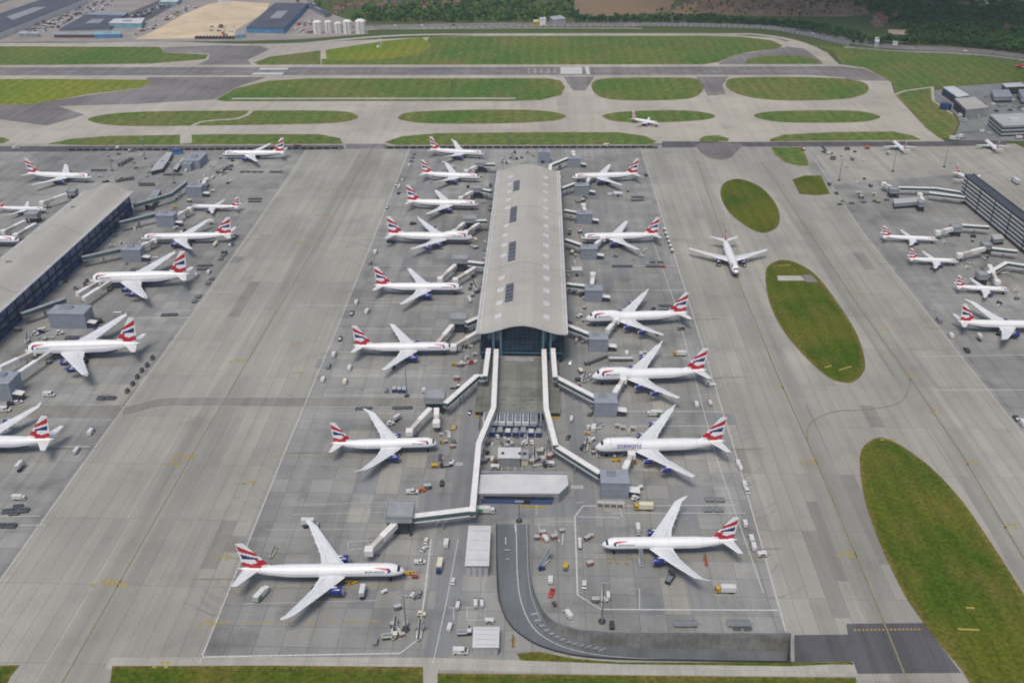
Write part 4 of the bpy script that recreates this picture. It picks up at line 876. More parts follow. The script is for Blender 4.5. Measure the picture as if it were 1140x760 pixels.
def corridor(r, o0, pts, w=3.2, wall=None, roof=None, part='corridor', legs=True, h=3.0):
    b = MB(); tube_mesh(b, pts, w, -h/2, h/2-.1, o0); c = b.build(part, wall or M['teal_glass'], r)
    b = MB(); tube_mesh(b, pts, w+.25, h/2-.097, h/2+.22, o0); b.build('corridor_roof', roof or M['bridge_white'], c)
    b = MB(); tube_mesh(b, pts, w+.16, -h/2-.25, -h/2+.5, o0); b.build('sill_beam', roof or M['bridge_white'], c)
    if legs:
        for a, e in zip(pts, pts[1:]):
            a, e = Vector(a), Vector(e); L = (e-a).length; k = max(1, int(L/22))
            for i in range(k):
                p = a+(e-a)*((i+.5)/k)-o0; d = (e-a); d.z = 0; d.normalize(); nn = Vector((-d.y, d.x, 0))*1.2
                b = MB(); 
                for s in (-1, 1): q = p+nn*s; b.box(q.x-.3, q.x+.3, q.y-.3, q.y+.3, .02, q.z-h/2-.2)
                b.build('support_frame', M['steel'], r)
    return c
def walkway(label, pts, zs):
    P = [at(x, y, z) for (x, y), z in zip(pts, zs)]; o0 = Vector((P[0].x, P[0].y, 0))
    r = empty('walkway', o0, 0, label, 'walkway', 'raised walkways'); corridor(r, o0, P, 2.7, M['teal_glass'], M['bridge_white'])
walkway('long raised white walkway on the left of the greenish deck running south', [(552.5,391),(549.5,456),(533,496),(526,572)], [10.5,10.5,9.5,8])
walkway('long raised white walkway on the right of the greenish deck bending southeast', [(605.5,391),(608,457),(618.5,498)], [10.5,10.5,9])
walkway('short raised white walkway at the front left corner of the glazed terminal', [(544,390),(540,421)], [11,10])
walkway('short raised white walkway at the front right corner of the glazed terminal', [(615.5,390),(618,422)], [11,10])
def bridge(label, box, link, arms, style='tower', lz=7.5, roofm=None, stairs=True, az=6.2, lab_arm=None):
    """box = (px centre, py of the front base, px width, depth, height) of the node tower"""
    px, py, wpx, dep, h = box; c = at(px, py); s = (at(px+wpx/2, py)-at(px-wpx/2, py)).x/2
    o0 = Vector((c.x, c.y, 0)); r = empty('jet_bridge', o0, 0, label, 'jet bridge', 'passenger boarding bridges')
    wallm, rf = (M['tower'], M['tower_roof']) if style == 'tower' else (M['tower_grey'], M['tower_grey'])
    b = MB()
    if style == 'tower':
        b.box(-s, s, 0, dep, .02, h)
        t = b.build('node_tower', wallm, r)
        b = MB(); b.bbox(-s-.25, s+.25, -.25, dep+.25, h+.003, h+.55, .12); b.build('tower_roof', rf, t)
        b = MB(); b.box(-s*.35, s*.35, -.12, -.02, h*.52, h*.70); b.build('stand_number_panel', M['wall_grey'], t)
        b = MB(); b.bbox(-s*.6, s*.1, dep*.5, dep*.8, h+.55, h+1.5, .1); b.build('roof_unit', M['steel'], t)
        b = MB(); b.box(-s, s, -.02, .0, h*.30, h*.34); b.build('cladding_rail', M['wall_grey'], t)
        for k in (-.5, 0, .5): b = MB(); b.box(s*k-.12, s*k+.12, -.14, -.02, .3, h-.2); b.build('cladding_joint', M['wall_grey'], t)
        if stairs:
            b = MB(); b.box(s+.6, s+5.2, 1, 4.6, .02, h*.30); q = b.build('stair_housing', M['wall_dark'], r)
            b = MB(); b.prof([(s+.3, h*.42), (s+5.8, h*.34), (s+5.8, h*.37), (s+.3, h*.46)], .5, 5.1); b.build('stair_canopy', M['bridge_white'], q)
    else:
        b.box(-s, s, 0, dep, h-3.4, h); t = b.build('node_platform', wallm, r)
        b = MB(); b.bbox(-s-.3, s+.3, -.3, dep+.3, h+.003, h+.4, .12); b.build('platform_roof', M['wall_grey'], t)
        b = MB(); b.box(-s-.2, s+.2, -.2, .25, h+.4, h+1.0); b.box(-s-.2, s+.2, dep-.25, dep+.2, h+.4, h+1.0); b.box(-s-.2, -s+.25, .25, dep-.25, h+.4, h+1.0); b.box(s-.25, s+.2, .25, dep-.25, h+.4, h+1.0); b.build('roof_parapet', M['tower_grey'], t)
        for x in (-s*.8, s*.8):
            for y in (dep*.12, dep*.85): b = MB(); b.box(x-.5, x+.5, y-.5, y+.5, .02, h-3.4); b.build('support_leg', M['dark_steel'], r)
        b = MB(); b.box(-s*.5, s*.6, dep*.2, dep*.8, .02, h-3.5); b.build('stair_core', M['wall_dark'], r)
    if link:
        P = [at(x, y, lz) for x, y in link]; corridor(r, o0, P, 3.0, M['teal_glass'], roofm or M['bridge_white'], 'link_corridor')
    for (x0, y0), (x1, y1) in arms:
        a, e = at(x0, y0, az+.6), at(x1, y1, az-.2); m_ = a+(e-a)*.52
        b = MB(); tube_mesh(b, [a, m_], 3.0, -1.5, 1.5, o0); t1 = b.build('telescopic_arm', M['bridge_white'], r)
        b = MB(); tube_mesh(b, [m_, e], 2.5, -1.25, 1.25, o0); b.build('inner_tunnel', M['bridge_cream'], t1)
        b = MB(); p = e-o0; b.bbox(p.x-2.0, p.x+2.0, p.y-2.0, p.y+2.0, p.z-1.6, p.z+1.7, .3); b.build('bridge_cab', M['bridge_white'], r)
        d = (e-a); d.z = 0; d.normalize(); p = a+(e-a)*.8-o0; nn = Vector((-d.y, d.x, 0))*1.5
        b = MB()
        for s_ in (-1, 1): q = p+nn*s_; b.box(q.x-.25, q.x+.25, q.y-.25, q.y+.25, .9, q.z-1.2)
        b.box(p.x-1.6, p.x+1.6, p.y-.5, p.y+.5, .8, 1.3); q_ = b.build('drive_column', M['steel'], r)
        b = MB()
        for s_ in (-1, 1): b.lathe([(-.35, .65), (.35, .65)], (p.x+s_*1.4, p.y, .66), 'x', 10)
        b.build('wheel', M['rubber'], q_)
    return r
# right hand stands of the middle terminal
bridge('blue grey bridge tower with walkway at the white jet with purple lettering', (684,555,31,11,9.5), [(617,497),(668,529)], [((695,524),(703,506))])
bridge('blue grey bridge tower at the middle of the three four engined jets on the right', (674,464.5,25,10,9.5), [(618,421),(664,445)], [((684,439),(694,423))])
bridge('blue grey bridge tower at the northern four engined jet on the right', (666,392,21,9,9), [(632,364),(657,374)], [((676,369),(686,357))])
bridge('blue grey bridge tower at the empty stand between the right hand jets', (660.5,336.5,19,9,9), [(631,317.5),(652,320)], [((659,318),(660,306))])
bridge('blue grey bridge tower beside the twin jet nearest the empty right stand', (655,289.5,18,9,9), [(629.5,268),(647,274)], [((663,273),(671,266))])
bridge('blue grey bridge tower at the second empty stand on the right', (650.5,250,17,9,9), [(628,235.5),(643,238)], [((651,236),(649.5,229))])
bridge('blue grey bridge tower at the northern twin jet on the right', (647.5,218,16,9,9), [(625,211),(641,205)], [((654,203),(657,197))])
bridge('blue grey bridge tower at the north end of the right stands', (639,187,14,9,9), [(612,192),(613,185),(634,176.5)], [((639,175),(638,170))])
# left hand stands of the middle terminal
bridge('grey bridge platform with one arm at the longest jet in the lower left', (445,598,30,12,12), [(526,569),(460,577)], [((440,584),(411,613))], 'platform', 8)
bridge('grey bridge platform with two arms north of the second jet from the south', (484,462,22,11,11), [(540,421),(531,420),(496,451)], [((479,456),(456,481)), ((486,456),(486,471))], 'platform', 8.5)
bridge('grey bridge platform with two arms at the third jet from the south', (510,372,19,10,11), [(538,353),(519,361)], [((504,363),(485,385)), ((533,370),(505,386))], 'platform', 8.5)
bridge('grey bridge platform with two arms at the fourth jet from the south', (512,304,18,10,11), [(539,295),(521,293)], [((507,296),(490,311)), ((529,299),(507,312))], 'platform', 8.5)
bridge('grey bridge platform with two arms at the four engined jet on the left', (523,258,16,10,11), [(542,247),(528,247)], [((518,248),(506,258)), ((533,250),(519,259))], 'platform', 8.5)
bridge('grey bridge platform at the sixth jet from the south', (530.5,222,14,10,10), [(547,214),(536,212)], [((526,214),(513,221))], 'platform', 8)
bridge('grey bridge platform at the seventh jet from the south', (535,193,13,10,10), [(551,184),(539,184)], [((530,186),(519,191))], 'platform', 8)
# left terminal, both sides
bridge('blue grey bridge tower at the north end of the left terminal', (217,220,17,10,9.5), [(150,229),(190,217),(207,204)], [((226,206),(230,200))], roofm=M['tower_grey'])
bridge('blue grey bridge tower at the small jet beside the left terminal', (185,253,20,10,10), [(133,249),(174,239)], [((196,241),(211,233))], roofm=M['tower_grey'])
bridge('blue grey bridge tower at the long twin jet beside the left terminal', (147.5,292,21,10,10), [(91,288),(137,278)], [((158,274),(172,268))], roofm=M['tower_grey'])
bridge('large blue grey bridge tower pair with three arms at the northern double deck jet', (77,366,41,13,11), [(24,351),(73,334)], [((93,333),(127,311)), ((86,328),(110,314))], roofm=M['tower_grey'])
bridge('blue grey bridge tower with two arms at the big double deck jet', (3,447,24,14,12), None, [((0,410),(38,392)), ((18,418),(60,390))])
bridge('bridge arm with white cab on the far side of the left terminal', (80,222,9,8,7), None, [((74,217),(47,226))], 'platform')
bridge('pair of bridge arms on the far side of the left terminal', (36,249,14,8,8), None, [((28,247),(4,258)), ((40,250),(18,262))], 'platform')
# bridges of the right hand pier
bridge('long pale bridge reaching north west from the dark striped pier', (995,221,10,8,8), [(1074,216),(1042,211),(1000,210)], [((992,209),(984,205))], 'platform', 6)
bridge('short teal bridge below the long pale one at the striped pier', (1025,236,6,7,8), [(1074,221),(1034,216)], [((1027,224),(1024,217))], 'platform', 6)
bridge('teal glazed bridge at the first short jet by the striped pier', (1064,264,10,8,8), [(1101,254),(1070,252)], [((1060,255),(1044,259))], 'platform', 6)
bridge('cream armed bridge at the second short jet by the striped pier', (1098,284,9,8,8), [(1132,281),(1104,278)], [((1096,277),(1068,284))], 'platform', 6)
bridge('teal bridge with raised white arm at the third short jet', (1093,318,10,8,8), [(1160,300),(1120,294),(1099,306)], [((1101,296),(1110,314))], 'platform', 6)
for lab, q in (('low grey gate lounge under the long pale bridge', [(995,222),(1023,220),(1024,225),(996,227)]), ('small grey box at the gate right of the teal bridge', [(1104,262),(1114,261),(1118,266),(1107,267)])):
    r, qq = plan_building(lab, q, 5, M['tower_grey'], M['grey_roof']); extra(r, 'door', M['dark_steel'], lambda b: b.poly([(a[0]*1.004, a[1]*1.004) for a in qq], .1, 2.5))
# small service blocks between the right towers
for lab, x, y, wp, dep, h in (('small grey block beside the terminal between two empty right stands', 642, 308, 11, 6, 5), ('low white plant box by the curb near the northern right tower', 688, 219.5, 9, 6, 3)):
    r, s = pbox(lab, x, y, wp, dep, h, M['tower_grey'], M['white_roof']); extra(r, 'door', M['dark_steel'], lambda b: b.box(-1, 1, -.1, -.02, .05, 2.4))

# ------------------------------------------------------------------ airliners
# L length, R radius, h axis height, b span, kind specific layout
TY = {
 'long twin':   dict(L=73.9, R=3.1, h=5.9, b=64.8, eng=[(.315, 3.9, 7.6)], rt=.345, rc=.172, sw=34, fin=13.0, tip='rake'),
 'twin':        dict(L=63.7, R=3.1, h=5.9, b=60.9, eng=[(.315, 3.8, 7.4)], rt=.340, rc=.198, sw=33, fin=13.0, tip='plain'),
 'curved twin': dict(L=62.8, R=2.9, h=5.6, b=60.1, eng=[(.325, 3.7, 6.2)], rt=.335, rc=.195, sw=34, fin=11.8, tip='curve'),
 'short twin':  dict(L=56.7, R=2.9, h=5.6, b=60.1, eng=[(.325, 3.7, 6.2)], rt=.325, rc=.215, sw=34, fin=11.8, tip='curve'),
 'four':        dict(L=70.0, R=3.5, h=6.4, b=64.4, eng=[(.37, 2.9, 6.0), (.66, 2.9, 6.0)], rt=.285, rc=.205, sw=40, fin=13.5, tip='winglet'),
 'double':      dict(L=72.0, R=3.9, h=7.2, b=79.8, eng=[(.37, 3.6, 6.2), (.65, 3.6, 6.2)], rt=.305, rc=.235, sw=36, fin=16.0, tip='fence'),
 'single':      dict(L=44.5, R=2.0, h=3.9, b=34.1, eng=[(.335, 2.3, 4.6)], rt=.37, rc=.16, sw=27, fin=7.8, tip='plain'),
 'small':       dict(L=37.6, R=2.0, h=3.9, b=34.1, eng=[(.335, 2.3, 4.6)], rt=.355, rc=.185, sw=27, fin=7.8, tip='plain'),
 'smaller':     dict(L=33.8, R=2.0, h=3.9, b=34.1, eng=[(.335, 2.3, 4.6)], rt=.345, rc=.205, sw=27, fin=7.8, tip='plain')}
def section(T, t):
    """radius sideways, up, down and axis lift at fraction t of the length"""
    R_ = T['R']; nl = .105 if T['L'] > 50 else .12
    if t < nl: k = max(0, 1-(1-t/nl)**2)**.60; zc = -.30*R_*(1-t/nl)**1.7
    else: k, zc = 1.0, 0.0
    tl = .66
    if t > tl: q = (t-tl)/(1-tl); k = 1-.95*q**1.55; zc = R_*(1-k)*.62
    ry = R_*k; up = dn = R_*k
    if T['eng'][0][0] == .37 and T['b'] < 70:                   # upper deck hump
        hb = min(1, max(0, (t-.035)/.05))*min(1, max(0, (.36-t)/.10)); hb = hb*hb*(3-2*hb); up *= 1+.42*hb
    if T['b'] > 70: up *= 1.30 if t > nl else 1+.30*(t/nl); dn *= 1.10
    if .34 < t < .60: s_ = math.sin(math.pi*(t-.34)/.26); dn *= 1+.16*s_
    return ry, up, dn, zc
def surf(T, t, a, off=0.0):
    ry, up, dn, zc = section(T, t); c, s_ = math.cos(a), math.sin(a)
    return Vector((T['L']/2-t*T['L'], (ry+off)*c, T['h']+zc+((up if s_ > 0 else dn)+off)*s_))
def make_fuselage(T, parent, two=False):
    n = 32; ts = [0, .003, .008, .016, .026, .038, .052, .068, .086, .105]+[.125+.535*i/20 for i in range(21)]+[.66+.34*(i+1)/14 for i in range(14)]
    b = MB(); uv = []
    for t in ts:
        ry, up, dn, zc = section(T, t)
        for k in range(n):
            p = surf(T, t, 2*math.pi*k/n); b.v.append(tuple(p)); uv.append((t*T['L'], math.sin(2*math.pi*k/n) if .115 < t < .86 else -.4))
    for i in range(len(ts)-1):
        for k in range(n):
            b.f.append((i*n+k, (i+1)*n+k, (i+1)*n+(k+1) % n, i*n+(k+1) % n))
            mid = 2*math.pi*(k+.5)/n; t = (ts[i]+ts[i+1])/2
            b.m.append(1 if math.sin(mid) < (-.40 if t < .8 else -.75) else 0)
    b.f.append(tuple(len(b.v)-n+k for k in range(n-1, -1, -1))); b.m.append(0)
    o = b.build('fuselage', [M['skin2'] if two else M['skin'], M['belly']], parent, smooth=True)
    l = o.data.uv_layers.new(name='skin')
    for lp in o.data.loops: l.data[lp.index].uv = uv[lp.vertex_index]
    return o
def airfoil(x, y, z, c, th, up=Vector((0,0,1))):
    """closed section, leading edge at x going aft by c"""
    return [Vector((x, y, z)), Vector((x-.22*c, y, z))+up*th*.62, Vector((x-.55*c, y, z))+up*th*.5, Vector((x-c, y, z))+up*.02, Vector((x-.55*c, y, z))-up*th*.3, Vector((x-.2*c, y, z))-up*th*.38]
def loft(b, secs, mi=0):
    n = len(secs[0]); b.add([p for s_ in secs for p in s_], [(i*n+k, i*n+(k+1) % n, (i+1)*n+(k+1) % n, (i+1)*n+k) for i in range(len(secs)-1) for k in range(n)] + [tuple(range(n-1,-1,-1)), tuple(range((len(secs)-1)*n, len(secs)*n))], mi)
def wing_at(T, f):
    """leading edge x, z, chord at span fraction f"""
    s_ = T['b']/2; y = f*s_; tan = math.tan(R(T['sw'])); x = T['L']/2-T['rt']*T['L']-max(0, y-T['R']*.7)*tan
    kink = .36; c0 = T['rc']*T['L']; ck = c0*.60; c1 = c0*.235
    c = c0+(ck-c0)*f/kink if f < kink else ck+(c1-ck)*(f-kink)/(1-kink)
    z = T['h']-.48*T['R']+y*.085
    if T['tip'] == 'curve': z += 2.6*f**2.4
    elif T['tip'] != 'plain': z += 1.2*f**2
    return x, y, z, c
def make_wing(T, s, parent):
    b = MB(); secs = []; fl = [0, .12, .24, .36, .5, .64, .78, .9]
    if T['tip'] in ('plain', 'winglet', 'fence'): fl += [.985, 1.0]
    for f in fl:
        x, y, z, c = wing_at(T, f); th = c*(.13-.05*f)
        if f == 1.0: x -= .6; c *= .7; th *= .4
        secs.append(airfoil(x, y*s, z, c, th))
    if T['tip'] in ('rake', 'curve'):
        x9, y9, z9, c9 = wing_at(T, .9); s_ = T['b']/2
        for f, dx, cc in (((.95, 3.4, .74), (.985, 6.2, .42), (1.0, 7.8, .14)) if T['tip'] == 'curve' else ((.95, 2.3, .84), (.985, 4.1, .60), (1.0, 5.2, .30))):
            y = f*s_; z = wing_at(T, f)[2]+(.3*(f-.9)/.1 if T['tip'] == 'curve' else 0)
            secs.append(airfoil(x9-dx*.80, y*s, z, c9*cc, c9*cc*.07))
    loft(b, secs)
    if T['tip'] == 'winglet':
        x, y, z, c = wing_at(T, 1.0); loft(b, [airfoil(x-.8, y*s, z, c*.65, .12, Vector((0, s, .3))), airfoil(x-3.4, (y+.9)*s, z+2.2, c*.3, .08, Vector((0, s, .3)))])
    if T['tip'] == 'fence':
        x, y, z, c = wing_at(T, 1.0); b.prof([(x-.6, z+.1), (x-2.6, z+1.5), (x-3.6, z+1.5), (x-3.0, z-1.0), (x-2.2, z-1.0)], y*s-.06, y*s+.06)
    o = b.build('wing', M['wing'], parent)
    for f in (.2, .42, .58, .74):                              # flap track fairings
        b = MB(); x, y, z, c = wing_at(T, f); b.lathe([(0, .1), (1.0, .34), (2.4, .34), (3.6, .05)], (x-c-.7, y*s, z-.5), 'x', 8); b.build('flap_fairing', M['wing'], o)
    b = MB()
    for f0, f1 in ((.13, .34), (.38, .62), (.66, .86)):        # flap and aileron gaps
        p = []
        for f in (f0, f1):
            x, y, z, c = wing_at(T, f); p.append((x-.74*c, y*s, z+c*(.13-.05*f)*.36)); p.append((x-.755*c, y*s, z+c*(.13-.05*f)*.36))
        b.add(p, [(0, 1, 3, 2)])
    b.build('flap_gap', M['wall_grey'], o)
    return o
def make_engine(T, s, parent, f, D, ln):
    x, y, z, c = wing_at(T, f); r_ = D/2; zc = z-r_*1.08; x1 = x+ln*.62; c0 = (x1, y*s, zc)
    def X(p): return [(-a*ln, q*r_) for a, q in p]
    b = MB(); b.lathe(X([(.10, .82), (.0, .90), (.03, 1.0), (.2, 1.07), (.45, 1.06), (.72, .90), (.78, .82)]), c0, 'x', 20, cap=False)
    e = b.build('engine', M['nacelle'], parent, smooth=True)
    b = MB(); b.lathe(X([(.035, 1.012), (-.005, .95), (-.01, .90), (.05, .84)]), c0, 'x', 20, cap=False); b.build('intake_ring', M['polished'], e, smooth=True)
    b = MB(); b.lathe(X([(.11, .86), (.12, .30), (.06, .05)]), c0, 'x', 20); b.build('fan', M['dark_steel'], e)
    b = MB(); b.lathe(X([(.60, .70), (.80, .62), (.98, .44), (1.0, .34), (1.16, .08)]), c0, 'x', 14); b.build('exhaust_cone', M['steel'], e, smooth=True)
    b = MB(); b.prof([(x1-ln*.22, zc+r_*.95), (x1-ln*.45, z+.1), (x1-ln*1.3, z-.1), (x1-ln*.85, zc+r_*.5)], y*s-.28, y*s+.28); b.build('pylon', M['flag_white'], e)
def flag(u, v):
    """union colours of the fin: u from leading to trailing edge, v from root to tip -> 0 white 1 red 2 blue"""
    if u > .975 and v > .3: return 0
    w1 = .545+.30*u+.02*math.sin(5*u)
    if abs(v-w1) < .085+.035*u and v < .93: return 1
    wb = .385+.085*u
    if abs(v-wb) < .125*max(0, u-.08)**.7 and .08 < u < .93: return 2
    wv = .185-.10*u+.045*math.sin(7.5*u+.4)
    if abs(v-wv) < .085+.015*u: return 1
    if v < .33+.1*u and v > .27 and u < .30: return 1
    return 0
def make_fin(T, parent):
    L = T['L']; H = T['fin']; x0 = L/2-L*.795; cr = L*.175 if L > 50 else L*.19; ct = cr*.27; sweep = cr*.86
    z0 = surf(T, .86, math.pi/2).z-.35; H *= 1.05; b = MB(); nu, nv = 22, 30; xt = x0
    for sd in (1, -1):
        base = len(b.v)
        for j in range(nv+1):
            v = j/nv; le = x0-sweep*v**1.0; ch = cr+(ct-cr)*v
            if v < .10: le += (1-v/.10)**2*cr*.22; ch += (1-v/.10)**2*cr*.22
            for i in range(nu+1):
                u = i/nu; th = ch*.045*(math.sin(math.pi*min(1, u**.6))+.02)
                b.v.append((le-u*ch, sd*th, z0+v*H))
        for j in range(nv):
            for i in range(nu):
                k = base+j*(nu+1)+i; q = (k, k+nu+1, k+nu+2, k+1)
                b.f.append(q if sd > 0 else q[::-1]); b.m.append(flag((i+.5)/nu, (j+.5)/nv))
    m1 = nv*(nu+1); base = (nu+1)*(nv+1)
    for i in range(nu): b.f.append((m1+i, base+m1+i, base+m1+i+1, m1+i+1)); b.m.append(0)
    o = b.build('tail_fin', [M['flag_white'], M['flag_red'], M['flag_blue']], parent, smooth=False)
    for s in (1, -1):
        b = MB(); hs = (.168*L if L > 50 else .15*L); cr2 = L*.105; zt = T['h']+T['R']*.45 if T['b'] < 70 else T['h']+T['R']*.3
        loft(b, [airfoil(L/2-L*.865, s*T['R']*.10, zt, cr2, cr2*.10), airfoil(L/2-L*.865-hs*.62*.5, s*hs*.5, zt+hs*.05, cr2*.66, cr2*.06), airfoil(L/2-L*.865-hs*.62, s*hs, zt+hs*.10, cr2*.34, cr2*.03)])
        b.build('tailplane', M['wing'], parent)
def make_gear(T, parent):
    L, h, R_ = T['L'], T['h'], T['R']; big = L > 50
    for x, y, main in ((L/2-.09*L, 0, False), (L/2-.53*L, R_*1.75, True), (L/2-.53*L, -R_*1.75, True)):
        b = MB(); b.rod((x, y, .6), (x, y*.9, h-R_*.6), .28 if main else .2, 8); b.box(x-(1.6 if main and big else .3), x+(1.6 if main and big else .3), y-.25, y+.25, .5, .8)
        g = b.build('main_gear' if main else 'nose_gear', M['steel'], parent)
        for dx in ((-1.4, 0, 1.4) if main and big else (0,)):
            for sy in (-1, 1): b = MB(); b.lathe([(-.25, .62), (.25, .62)], (x+dx, y+sy*.6, .63), 'y', 12); b.build('wheel', M['rubber'], g)
def patch(T, name, m, parent, fn, n=14, k=3):
    b = MB()
    for i in range(n+1):
        for j in range(k+1): t, a = fn(i/n, j/k); b.v.append(tuple(surf(T, t, a, .07)))
    for i in range(n):
        for j in range(k): q = i*(k+1)+j; b.f.append((q, q+1, q+k+2, q+k+1)); b.m.append(0)
    return b.build(name, m, parent)
TXT = {}
def text_shape(s):
    if s in TXT: return TXT[s]
    cu = bpy.data.curves.new('lettering', 'FONT'); cu.body = s; cu.resolution_u = 2; cu.size = 1.0; cu.offset = .022
    o = bpy.data.objects.new('lettering', cu); COL.objects.link(o)
    me = bpy.data.meshes.new_from_object(o.evaluated_get(bpy.context.evaluated_depsgraph_get()))
    bm = bmesh.new(); bm.from_mesh(me); y0, y1 = min(p.co.y for p in bm.verts), max(p.co.y for p in bm.verts)
    for i in range(1, 10): bmesh.ops.bisect_plane(bm, geom=bm.verts[:]+bm.edges[:]+bm.faces[:], dist=1e-5, plane_co=(0, y0+(y1-y0)*i/10, 0), plane_no=(0, 1, 0))
    bm.verts.index_update(); v = [tuple(p.co) for p in bm.verts]; f = [tuple(q.index for q in p.verts) for p in bm.faces]; bm.free()
    bpy.data.objects.remove(o); bpy.data.curves.remove(cu); bpy.data.meshes.remove(me)
    TXT[s] = (v, f); return TXT[s]
def lettering(T, parent, s, t0, t1, a0, m, bold=0):
    v, f = text_shape(s); x0 = min(p[0] for p in v); wd = max(p[0] for p in v)-x0; sc = (t1-t0)*T['L']/wd
    for side in (1, -1):                                       # port reads aft, starboard reads forward
        b = MB()
        for x, y, z in v:
            fx = (x-x0)/wd; t = t0+(t1-t0)*(fx if side > 0 else 1-fx); a = a0+y*sc/T['R']
            b.v.append(tuple(surf(T, t, a if side > 0 else math.pi-a, .06)))
        b.f = [tuple(q) for q in f]; b.m = [0]*len(f); b.build('lettering', m, parent)
def make_plane(kind, extra_=None):
    T = TY[kind]; r = empty('airliner'); four = len(T['eng']) > 1
    make_fuselage(T, r, T['b'] > 70)
    for s in (1, -1):
        make_wing(T, s, r)
        for f, D, ln in T['eng']: make_engine(T, s, r, f, D, ln)
    make_fin(T, r); make_gear(T, r)
    hump = four and T['b'] < 70
    tw = (.040, .056) if hump else (.024, .040) if T['L'] > 50 else (.030, .055); aw = (48, 132) if hump else (30, 150)
    patch(T, 'cockpit_window', M['glass'], r, lambda i, j: (tw[0]+(tw[1]-tw[0])*j+.004*abs(i-.5)*2, R(aw[0]+(aw[1]-aw[0])*i)), 12, 1)
    if extra_ != 'alliance':
        for side in (1, -1):
            g = lambda a: a if side > 0 else math.pi-a
            patch(T, 'red_ribbon', M['flag_red'], r, lambda i, j: (.086+.105*i, g(R(54+6*math.sin(i*2.2)-(1-i)**.7*22*j-1.5*i))))
            patch(T, 'blue_ribbon', M['flag_blue'], r, lambda i, j: (.094-.022*math.sin(math.pi*i*.9)+.012*i+(.004+.016*math.sin(math.pi*min(1, .15+.85*i)))*j, g(R(50-40*i))))
        if T['L'] > 50: lettering(T, r, 'BRITISH AIRWAYS', .118, .235, R(17), M['letter_blue'])
    else: lettering(T, r, 'oneworld', .16, .345, R(10), M['letter_purple'])
    return r
PROTO = {}
def plane(kind, nose, tail, label, var=None, group='white airliners with red and blue fins', z=0):
    T = TY[kind]; a, e = at(*nose, T['h']), at(*tail, T['h']+T['R']*.4); d = a-e; d.z = 0
    k = (kind, var)
    if k in PROTO: r = copy_tree(PROTO[k])
    else: r = PROTO[k] = make_plane(kind, var)
    ratio = d.length/T['L']; mid = a-d.normalized()*T['L']/2 if 1.1 < ratio < 2 else e+d.normalized()*T['L']/2 if ratio > 2 else (a+e)/2; r.location = (mid.x, mid.y, .19); r.rotation_euler.z = math.atan2(d.y, d.x)
    tag(r, label, 'airliner', group)
    return r
PL_ = [
 ('long twin', (450,634), (266,634), 'longest white twin jet in the lower left with trucks along its near side'),
 ('short twin', (485,492.5), (370,494), 'white twin jet with curved wings, second from the south in the left row'),
 ('twin', (503,386), (394,385.5), 'white twin jet, third from the south in the left row'),
 ('twin', (514,319.5), (418,318), 'white twin jet, fourth from the south in the left row'),
 ('four', (526,264), (431,261), 'four engined white jet in the left row of the middle terminal'),
 ('twin', (532,227), (453,224), 'white twin jet just north of the four engined one in the left row'),
 ('short twin', (533,197), (470,193), 'small white twin jet, second from the north in the left row'),
 ('short twin', (538,171), (479,166.5), 'northernmost white jet in the left row, by the grass'),
 ('curved twin', (671,605), (820,601.5), 'white twin jet with curved wings in the lower right stand, stairs at its side'),
 ('four', (662,497), (808,491.5), 'white four engined jet with purple alliance lettering in the right row', 'alliance'),
 ('four', (657,418), (789,412.5), 'white four engined jet, middle one of three in the right row'),
 ('four', (651,354), (767,348.5), 'white four engined jet, northern one of three in the right row'),
 ('twin', (648,264), (733,261), 'white twin jet alone between empty right hand stands'),
 ('twin', (637,197), (711,193.5), 'northernmost white twin jet in the right row of the middle terminal'),
 ('twin', (247,171), (319,169.5), 'white twin jet on the open apron north of the left terminal'),
 ('single', (213,230), (266,230), 'small white jet with a dark belly between two towers of the left terminal'),
 ('long twin', (158,264.5), (259,261), 'long white twin jet beside the glazed side of the left terminal'),
 ('double', (103,311), (208,306), 'northern of two double deck jets beside the left terminal'),
 ('double', (29,389), (155,383), 'large double deck jet with two bridge arms beside the left terminal'),
 ('four', (-84,492), (62,490), 'white jet cut by the left edge with only its tail and far wing showing'),
 ('twin', (103,197), (29,193), 'white jet with raised wing on the far side of the left terminal'),
 ('single', (50,233), (-2,231), 'small white jet cut by the left edge behind the left terminal'),
 ('twin', (17,267), (-60,264), 'white jet nose poking out behind the left terminal at the left edge'),
 ('twin', (820,303), (803,258), 'white twin jet taxiing toward the viewer by the grass island'),
 ('smaller', (734,138), (703,132), 'small white jet taxiing on the far taxiway beside grass'),
 ('single', (1041,266.5), (984,263), 'northern of the small jets nosed toward the striped pier'),
 ('small', (1066,291), (1012,288), 'second small jet from the north nosed toward the striped pier'),
 ('small', (1120,322.5), (1067,319), 'third small jet from the north, below the raised white bridge arm'),
 ('short twin', (1160,362), (1068,358.5), 'wide body white jet cut by the right edge'),
 ('small', (994,157), (1013,172.5), 'small white jet parked nose to the dark road, left of the pair by the offices'),
 ('small', (1097,156), (1117,172), 'small white jet parked in front of the banded office block'),
 ('small', (1093,204), (1066.5,193), 'jet whose red fin shows above the end of the striped pier')]
for row in PL_: plane(*row[:4], *(row[4:] or (None,)))
b = MB()                                                        # yellow lead-in line under each parked jet
for i, row in enumerate(PL_[:14]+PL_[15:20]+PL_[25:29]):
    a, e = Vector(row[1]), Vector(row[2]); d = (e-a).normalized()
    g0, g1 = at(*row[1], 5.5), at(*row[2], 5.5); v = (g1-g0).normalized(); p = g0-v*4; q = g1+v*22; nn = Vector((-v.y, v.x, 0))*.22
    b.add([p.xy.to_tuple()+(Z5+.01,) for p in (p+nn, p-nn, q-nn, q+nn)], [(0,1,2,3)])
structure(b.build('lead_in_line', M['old_yellow']))
